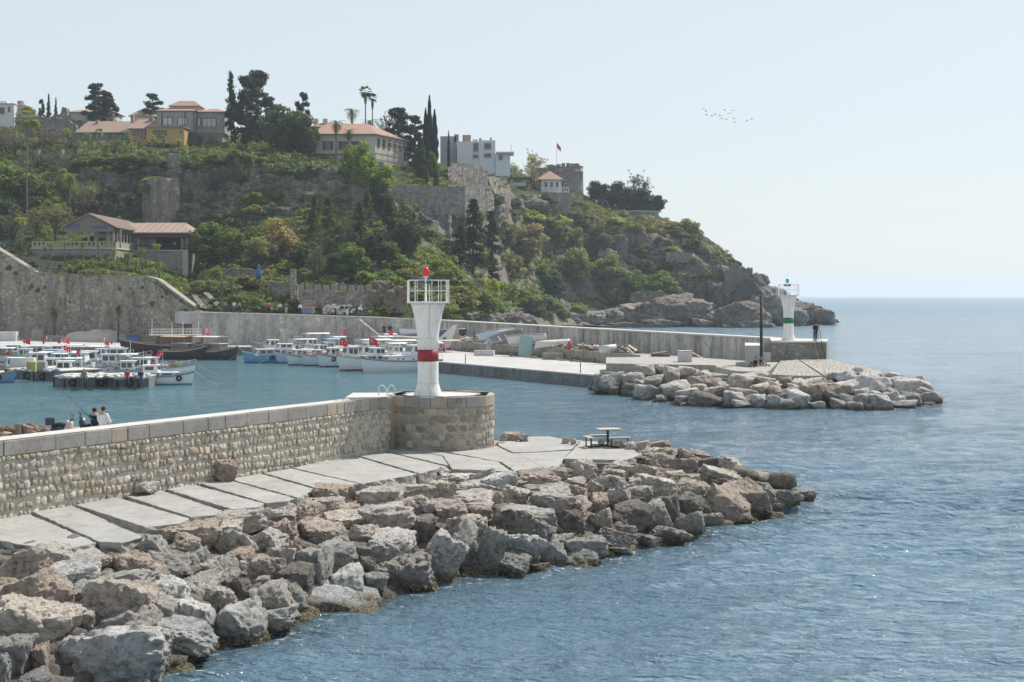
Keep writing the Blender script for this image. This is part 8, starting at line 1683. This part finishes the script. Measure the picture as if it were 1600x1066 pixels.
def pose_meshes(pose, fingers=False):
    key = (pose, fingers)
    if key in POSES: return POSES[key]
    j = J(pose)
    def build(names, edges, grow, mat, nm, sub=1, extra=None):
        vs = [j[n] for n in names]; rr = []
        for n in names:
            r = rad(n); r = r if isinstance(r, tuple) else (r, r); rr.append((r[0]+grow, r[1]+grow))
        ed = [(names.index(a), names.index(b_)) for a, b_ in edges]
        if extra:
            for base, pts, rs_ in extra:
                last = names.index(base)
                for p, r in zip(pts, rs_): vs.append(p); rr.append((r, r)); ed.append((last, len(vs)-1)); last = len(vs)-1
        return skin_mesh(nm, vs, ed, rr, mat, sub)
    names = ['pel']+[n for n in j if n != 'pel']; ex = None
    ex = []
    for n, s in (('l', -1), ('r', 1)):
        w_, p = Vector(j['wr'+n]), Vector(j['pm'+n]); d = (p-w_).normalized(); side = d.cross(Vector((0, 0, 1))); side = side.normalized() if side.length > .2 else Vector((1, 0, 0)); dn = d.cross(side).normalized()
        for k in range(4):
            b_ = p+side*(.027*(k-1.5))+d*.02; l_ = (.040, .046, .043, .034)[k]; ex.append(('pm'+n, [tuple(b_), tuple(b_+d*l_), tuple(b_+d*l_*1.5+dn*.02)], [.010, .009, .0075]))
        b_ = p-d*.03+side*s*.04; ex.append(('pm'+n, [tuple(b_), tuple(b_+d*.04+dn*.012)], [.011, .009]))
    M = {'body': build(names, EDG, 0, M_skin, 'person_shape', 2, ex if fingers else None)}
    sn = ['che', 'pel', 'bel', 'upc', 'shl', 'ell', 'wrl', 'shr', 'elr', 'wrr']; jj = dict(j)
    for n in 'lr':
        w_, e_ = Vector(j['wr'+n]), Vector(j['el'+n]); j['wr'+n] = tuple(e_.lerp(w_, .93))
    j['pel'] = tuple(Vector(j['pel'])-Vector((0, 0, .02))); M['shirt'] = build(sn, [('che', 'bel'), ('bel', 'pel'), ('che', 'upc'), ('upc', 'shl'), ('shl', 'ell'), ('ell', 'wrl'), ('upc', 'shr'), ('shr', 'elr'), ('elr', 'wrr')], .019, M_fab, 'shirt_shape', 2); j.update(jj)
    for n in 'lr': j['an'+n] = tuple(Vector(j['an'+n]).lerp(Vector(j['kn'+n]), .06))
    M['trousers'] = build(['pel', 'hpl', 'knl', 'anl', 'hpr', 'knr', 'anr'], [('pel', 'hpl'), ('hpl', 'knl'), ('knl', 'anl'), ('pel', 'hpr'), ('hpr', 'knr'), ('knr', 'anr')], .017, M_fab, 'trousers_shape', 2); j.update(jj)
    h = Vector(j['hed']); up = (Vector(j['top'])-Vector(j['jaw'])).normalized(); q = ICO3[0]*np.array([.088, .102, .098]); keep = q[:, 1]*.9+q[:, 2]*1.1 > -.035; q = q*np.where(keep, 1.0, .72)[:, None]; c = h+up*.016+Vector((0, .012, 0)); M['hair'] = np_mesh('hair_shape', q+np.array(c), ICO3[1], M_hair, True)
    sh = MB()
    for n in 'lr':
        a, t = Vector(j['an'+n]), Vector(j['to'+n]); sh.tube([a+Vector((0, .03, -.03)), a.lerp(t, .3)+Vector((0, 0, -.01)), t, t+(t-a).normalized()*.05], [.047, .052, .046, .025], 8)
    M['shoes'] = sh.mesh('shoes_shape', M_shoe, True)
    f = MB()
    fc = Vector(j['jaw']).lerp(Vector(j['hed']), .45)
    f.tube([fc+Vector((0, -.07, .03)), fc+Vector((0, -.105, -.005)), fc+Vector((0, -.085, -.015))], [.008, .014, .008], 5)
    for s in (-1, 1): f.lathe([(.002, -.02), (.018, -.008), (.014, .02), (.002, .026)], 6, tuple(fc+Vector((s*.078, .01, .01))), .7)
    M['face'] = f.mesh('face_shape', M_skin, True)
    e = MB()
    for s in (-1, 1): e.box(tuple(fc+Vector((s*.03, -.086, .03))), (.018, .008, .008))
    e.box(tuple(fc+Vector((0, -.088, -.04))), (.04, .008, .006)); M['eyes_and_mouth'] = e.mesh('eyes_shape', M_blk)
    POSES[key] = M; return M
SK = (.42, .27, .19); SK2 = (.33, .20, .14); BL = (.015, .016, .02); NV = (.022, .035, .06); JN = (.06, .10, .18); WS = (.70, .70, .69); GY = (.25, .26, .27)
def person(P, rz, pose, shirt, trousers, label, hair=(.02, .014, .01), skin=SK, hgt=1.72, fingers=False, shoes=BL, group=None):
    M = pose_meshes(pose, fingers); T = empty('person', P, R(rz), label, 'person', group); s = hgt/1.77
    T.scale = (s, s, s)
    for k, c in (('body', skin), ('shirt', shirt), ('trousers', trousers), ('hair', hair), ('shoes', shoes), ('face', skin), ('eyes_and_mouth', BL)): inst(k, M[k], (0, 0, 0), T, col=c)
    return T
# the pair fishing behind the near wall (their backs to us; they face the basin)
zi = 3.2
fA = Vector((X_(148.5, 52.4), 52.4, zi)); fB = Vector((X_(160.5, 51.9), 51.9, zi))
person(fA, 170, 'rod', NV, BL, 'person in dark navy top holding a fishing rod out over the basin, head bent', fingers=True, hgt=1.66)
person(fB, 160, 'hold', WS, BL, 'person in a white long sleeved top and black trousers leaning close to the rod holder', fingers=True, hair=(.06, .035, .02), hgt=1.76)
rd = empty('fishing_rod', fA+Vector((-.42, .2, 1.22)), 0, 'long thin black fishing rod pointing up and left from the navy clad person', 'fishing rod')
a = ay(147, 658, 52.1)-rd.location; b_ = ay(93, 607, 53.4)-rd.location
MB().tube([a, a.lerp(b_, .25)], [.02, .016], 7).build('handle', M_blk, rd); MB().tube([a.lerp(b_, .251), a.lerp(b_, .6)+Vector((0, 0, .02)), b_], [.012, .008, .004], 6).build('blank', M_blk, rd); MB().tube([a.lerp(b_, .12)+Vector((0, -.02, -.05)), a.lerp(b_, .12)+Vector((.07, -.02, -.09))], .04, 8).build('reel', M_steel, rd)
for t in (.4, .6, .8, .97): r = MB(); ring(r, tuple(a.lerp(b_, t)+Vector((0, 0, -.02))), .02, .003, 'x', 8, 4); r.build('line_guide', M_steel, rd)
def scooter(P, rz, label, body, box):
    T = empty('scooter', P, R(rz), label, 'scooter')
    for x in (-.62, .62): w_ = MB(); ring(w_, (x, 0, .23), .19, .05, 'y'); w = w_.build('wheel', M_tyre, T, True); MB().tube([(x, -.03, .23), (x, .03, .23)], .11, 10).build('rim', M_steel, w)
    MB().tube([(-.75, 0, .55), (-.45, 0, .62), (-.1, 0, .45), (.12, 0, .28)], [.10, .19, .17, .08], 10).build('rear_body', M_paint, T, True, col=body); MB().box((.22, 0, .25), (.5, .3, .06)).build('footboard', M_paint, T, col=body, bev=.02)
    MB().tube([(.62, 0, .35), (.50, 0, .62), (.40, 0, .92), (.38, 0, 1.0)], [.10, .17, .13, .07], 10).build('front_shield', M_paint, T, True, col=body); MB().tube([(-.72, 0, .74), (-.4, 0, .78), (-.08, 0, .74)], [.10, .13, .09], 10).build('seat', M_tyre, T, True)
    MB().tube([(.40, 0, 1.0), (.38, 0, 1.06)], .05, 8).build('stem', M_blk, T); MB().tube([(.30, -.33, 1.07), (.38, 0, 1.04), (.30, .33, 1.07)], .018, 6).build('handlebar', M_blk, T); MB().tube([(.44, 0, .96), (.52, 0, .96)], [.09, .07], 10).build('headlight', M_white, T)
    for s in (-1, 1): MB().bar((.36, s*.2, 1.06), (.33, s*.28, 1.24), .012).build('mirror_stalk', M_blk, T); MB().lathe([(.05, -.01), (.05, .01)], 8, (.33, s*.28, 1.25)).build('mirror', M_blk, T)
    if box: MB().box((-.78, 0, .95), (.36, .36, .3)).build('top_box', M_paint, T, col=(.03, .04, .07), bev=.06)
    return T
scooter(Vector((X_(127, 54.0), 54.0, zi)), 205, 'black and cream scooter parked left of the fishing pair, handlebars showing over the wall', (.45, .40, .32), False)
scooter(Vector((X_(111, 54.6), 54.6, zi)), 20, 'navy scooter with dark top box, leftmost of the two behind the near wall', (.03, .05, .09), True)
# inner quay behind the near wall with rubble heap
ql = [wp(S0, -.9, 0), wp(wall_s(590), -.9, 0), Vector((-7.0, 65.5, 0)), Vector((X_(300, 64.5), 64.5, 0)), Vector((X_(160, 62), 62, 0)), Vector((X_(-160, 61.5), 61.5, 0))]
MB().prism([(v.x, v.y) for v in ql], -3, zi).build('inner_quay', M_quay, kind='structure')
hp = empty('rubble_heap', Vector((X_(40, 58.5), 58.5, zi)), 0, 'heap of brown rocks and earth on the inner quay behind the near wall at left', 'heap')
pts = []; szs = []
for i in range(150): x = random.gauss(0, 1.6); pts.append((x, random.gauss(0, .7), max(0, .35-.05*x*x)*random.random()*.8)); s = random.uniform(.12, .5); szs.append((s*1.2, s, s*.8))
scatter_small(pts, szs, 'loose_rubble', M_bould, hp, cols=(.36, .26, .19))
for i, (px, py, pw, ph) in enumerate(((31, 671, 20, 15), (44, 671, 22, 15), (58, 674, 18, 13), (72, 676, 22, 13), (12, 681, 26, 11), (84, 680, 20, 9), (50, 680, 20, 12), (28, 682, 22, 9), (-12, 684, 30, 12))):
    P = ay(px, py, 57.6)-hp.location; s = F/57.6; inst('rock', ROCKS[(i*3+1) % 26], P, hp, (0, 0, random.uniform(0, 6)), (pw/s*1.1, pw/s*.9, ph/s*1.25), vary(TONE['b'], .75, 1.0))
o = MB().box(Vector((X_(111, 58), 58, zi+.22)), (1.1, .5, .3)).build('beam', M_bal, bev=.02); tag(o, 'short squared timber beam lying right of the brown rubble heap', 'beam')
rd2 = empty('fishing_rod', Vector((X_(195, 52), 52, 4.3)), 0, 'spare fishing rod lying on the wall right of the fishing pair', 'fishing rod'); MB().tube([ay(181, 665, 49.2)-rd2.location, ay(199, 659.5, 49.6)-rd2.location], [.015, .006], 6).build('blank', M_blk, rd2)
# promenade strollers
def prz(px): return lerp_tab([(300, 6.45), (450, 6.07), (600, 5.6), (640, 5.35), (700, 5.29)], px)
PR = [(352, 200, 'stand', GY, NV, 'person in grey at the left end of the promenade wall'), (365.5, 10, 'camera', WS, JN, 'person in white top and jeans with a blue bag, left part of the promenade'), (374, 160, 'stand', (.3, .28, .25), BL, 'person in grey brown top with a pale cap, third from the left on the promenade'), (420, 30, 'stand', (.45, .06, .14), BL, 'woman in a bright pink top on the promenade'), (437, 200, 'pocket', (.6, .6, .6), NV, 'person in white with dark backpack right of the pink top'), (447, 20, 'walk', (.12, .11, .1), (.4, .36, .3), 'person in black and cream walking beside the white and dark one'), (469, 170, 'stand', WS, NV, 'person in plain white shirt by the stall'), (510, 20, 'stand', (.42, .40, .34), (.30, .27, .22), 'person in khaki before the pale stones'), (516, 190, 'walk', (.5, .45, .40), (.3, .2, .12), 'person in cream beside the khaki one'), (527.5, 190, 'stand', (.6, .57, .5), (.4, .36, .3), 'person in cream, leftmost of a group of three'), (534.5, 10, 'pocket', BL, (.4, .36, .3), 'person in black top, middle of a group of three'), (542, 200, 'camera', NV, (.6, .6, .58), 'person in navy top and white trousers, right of a group of three'), (562.5, 180, 'stand', WS, JN, 'lone person in white shirt and jeans above the stone steps'), (616, 170, 'pocket', BL, BL, 'person in dark clothes on the wall just left of the near lighthouse rail')]
for px, rz, ps, a, b_, lb in PR: person(Vector((X_(px, 222.9), 222.9, prz(px))), rz, ps, a, b_, lb, hgt=1.85, group='people strolling on the harbour promenade')
person(Vector((X_(424.5, 222.8), 222.8, prz(424))), 0, 'stand', (.3, .38, .55), JN, 'small child in light blue beside the woman in pink', hgt=1.25)
person(Vector((X_(600.5, 219), 219, 2.72)), 20, 'camera', BL, NV, 'person in black at the foot of the stone steps, left of two', hgt=1.85); person(Vector((X_(609.5, 218.6), 218.6, 2.72)), -10, 'pocket', BL, BL, 'person in black jacket at the foot of the stone steps, right of two', hgt=1.9)
person(Vector((X_(1274.5, 131.5), 131.5, 4.78)), 200, 'pocket', BL, BL, 'man in black standing alone beside the green banded lighthouse', hgt=1.78)
person(sl_at(1190.5, 572)+Vector((0, .4, .86*.0)), 40, 'ground', NV, (.45, .36, .33), 'seated person in navy with pale trousers, right of two beside the lamp post', hgt=1.75); person(sl_at(1181.5, 573.5)+Vector((0, .3, 0)), -60, 'ground', BL, (.12, .08, .05), 'seated person in black leaning back, left of two beside the lamp post', hgt=1.75)
for (px, py, rz, ps, a, b_, lb) in ((18, 533, 60, 'walk', (.06, .12, .2), GY, 'person in blue walking on the quay among the pale blocks at far left'), (96, 531, 180, 'stand', (.50, .33, .33), GY, 'person in a pink shirt on the quay under the old wall'), (307, 535, 170, 'stand', (.5, .5, .5), NV, 'person in dark waistcoat on the quay behind the dark wooden boats'), (323, 535, 200, 'stand', (.5, .4, .2), GY, 'person in yellow top right of the one in dark waistcoat'), (297, 533, 190, 'stand', BL, BL, 'person in black by the gulet upper deck')): person(at(px, py, 1.2), rz, ps, a, b_, lb, hgt=1.8)
for (px, py, Y, a, b_, lb) in ((204, 582, 149, (.55, .04, .06), JN, 'person in a red jacket sitting on the pontoon edge'), (225, 582, 149, NV, JN, 'person in dark blue sitting on the pontoon edge right of the red jacket'), (137, 588, 139, (.25, .2, .14), JN, 'person in blue jeans sitting on the front edge of the pontoon')):
    p = at(px, 590.5, 1.09); person(Vector((p.x, p.y-1.2 if px > 0 else p.y, 1.12)), 15, 'sit', a, b_, lb, hgt=1.8)
for (px, Y, z, rz, a, b_, lb) in ((50, 254.5, Z_(421, 254.5), 60, BL, BL, 'person in black descending at the head of the old wall'), (92, 250.5, Z_(426, 250.5), 180, BL, JN, 'person in black and jeans with an orange tray on the garden path'), (5, 258, Z_(394, 258), 90, (.1, .2, .45), NV, 'person in blue at the upper left end of the old wall')): person(Vector((X_(px, Y), Y+.6, z)), rz, 'stand', a, b_, lb, hgt=1.8)
for (px, a, lb) in ((252, BL, 'person in black sitting at the right part of the restaurant terrace'), (273, (.35, .45, .6), 'person in light blue at the right end of the restaurant terrace')): person(Vector((X_(px, 276), 276, zF+.1)), 20, 'stand', a, NV, lb, hgt=1.8)
# gulls far off over the sea
def gull(P, rz, sc_, ph, label):
    T = empty('gull', P, R(rz), label, 'bird', 'flock of gulls over the sea'); T.scale = (sc_,)*3
    MB().tube([(-.26, 0, .02), (-.14, 0, .0), (.06, 0, .0), (.2, 0, .03), (.28, 0, .02)], [.015, .055, .07, .045, .012], 8).build('body', M_paint, T, True, col=(.33, .33, .34))
    for s in (-1, 1):
        V = []
        for k in range(6): t = k/5; y = s*t*.68; z = ph*math.sin(min(1, t*1.3)*1.6)*.22-.16*t*t*(1 if ph > 0 else .2); c_ = .17*(1-.75*t); x = .05-.08*t; V += [(x+c_*.4, y, z), (x-c_*.6, y, z)]
        w_ = MB().add(V, [(2*k, 2*k+1, 2*k+3, 2*k+2) for k in range(5)]).build('wing', M_paint, T, col=(.24, .25, .27)); so = w_.modifiers.new('t', 'SOLIDIFY'); so.thickness = .02
GL = [(1099, 169.5), (1103, 174), (1104, 180), (1112, 181), (1117.5, 179), (1125, 181), (1127, 185), (1135, 187), (1132, 172.5), (1140, 176.5), (1145.5, 173), (1147, 185.5), (1148, 191), (1167.5, 189), (1174.5, 186.5)]
gw_ = ['highest and leftmost gull of the flock', 'second gull from the left, just under the highest', 'gull below the two leftmost ones', 'gull left of the flock centre, lower one', 'gull right above that lower one', 'gull at the flock centre, upper one', 'gull at the flock centre, lower one', 'lowest gull right of the flock centre', 'gull in the upper row, left of three', 'gull in the upper row, middle of three', 'gull in the upper row, right of three', 'gull above the lowest one on the right side', 'lowest gull of the flock', 'gull of the far right pair, left one', 'gull of the far right pair, right one']
for i, (px, py) in enumerate(GL): gull(ay(px, py, 330+i*2), random.uniform(-60, 60)+180*(i % 2), 1.15, 1 if i % 3 else -.6, gw_[i])
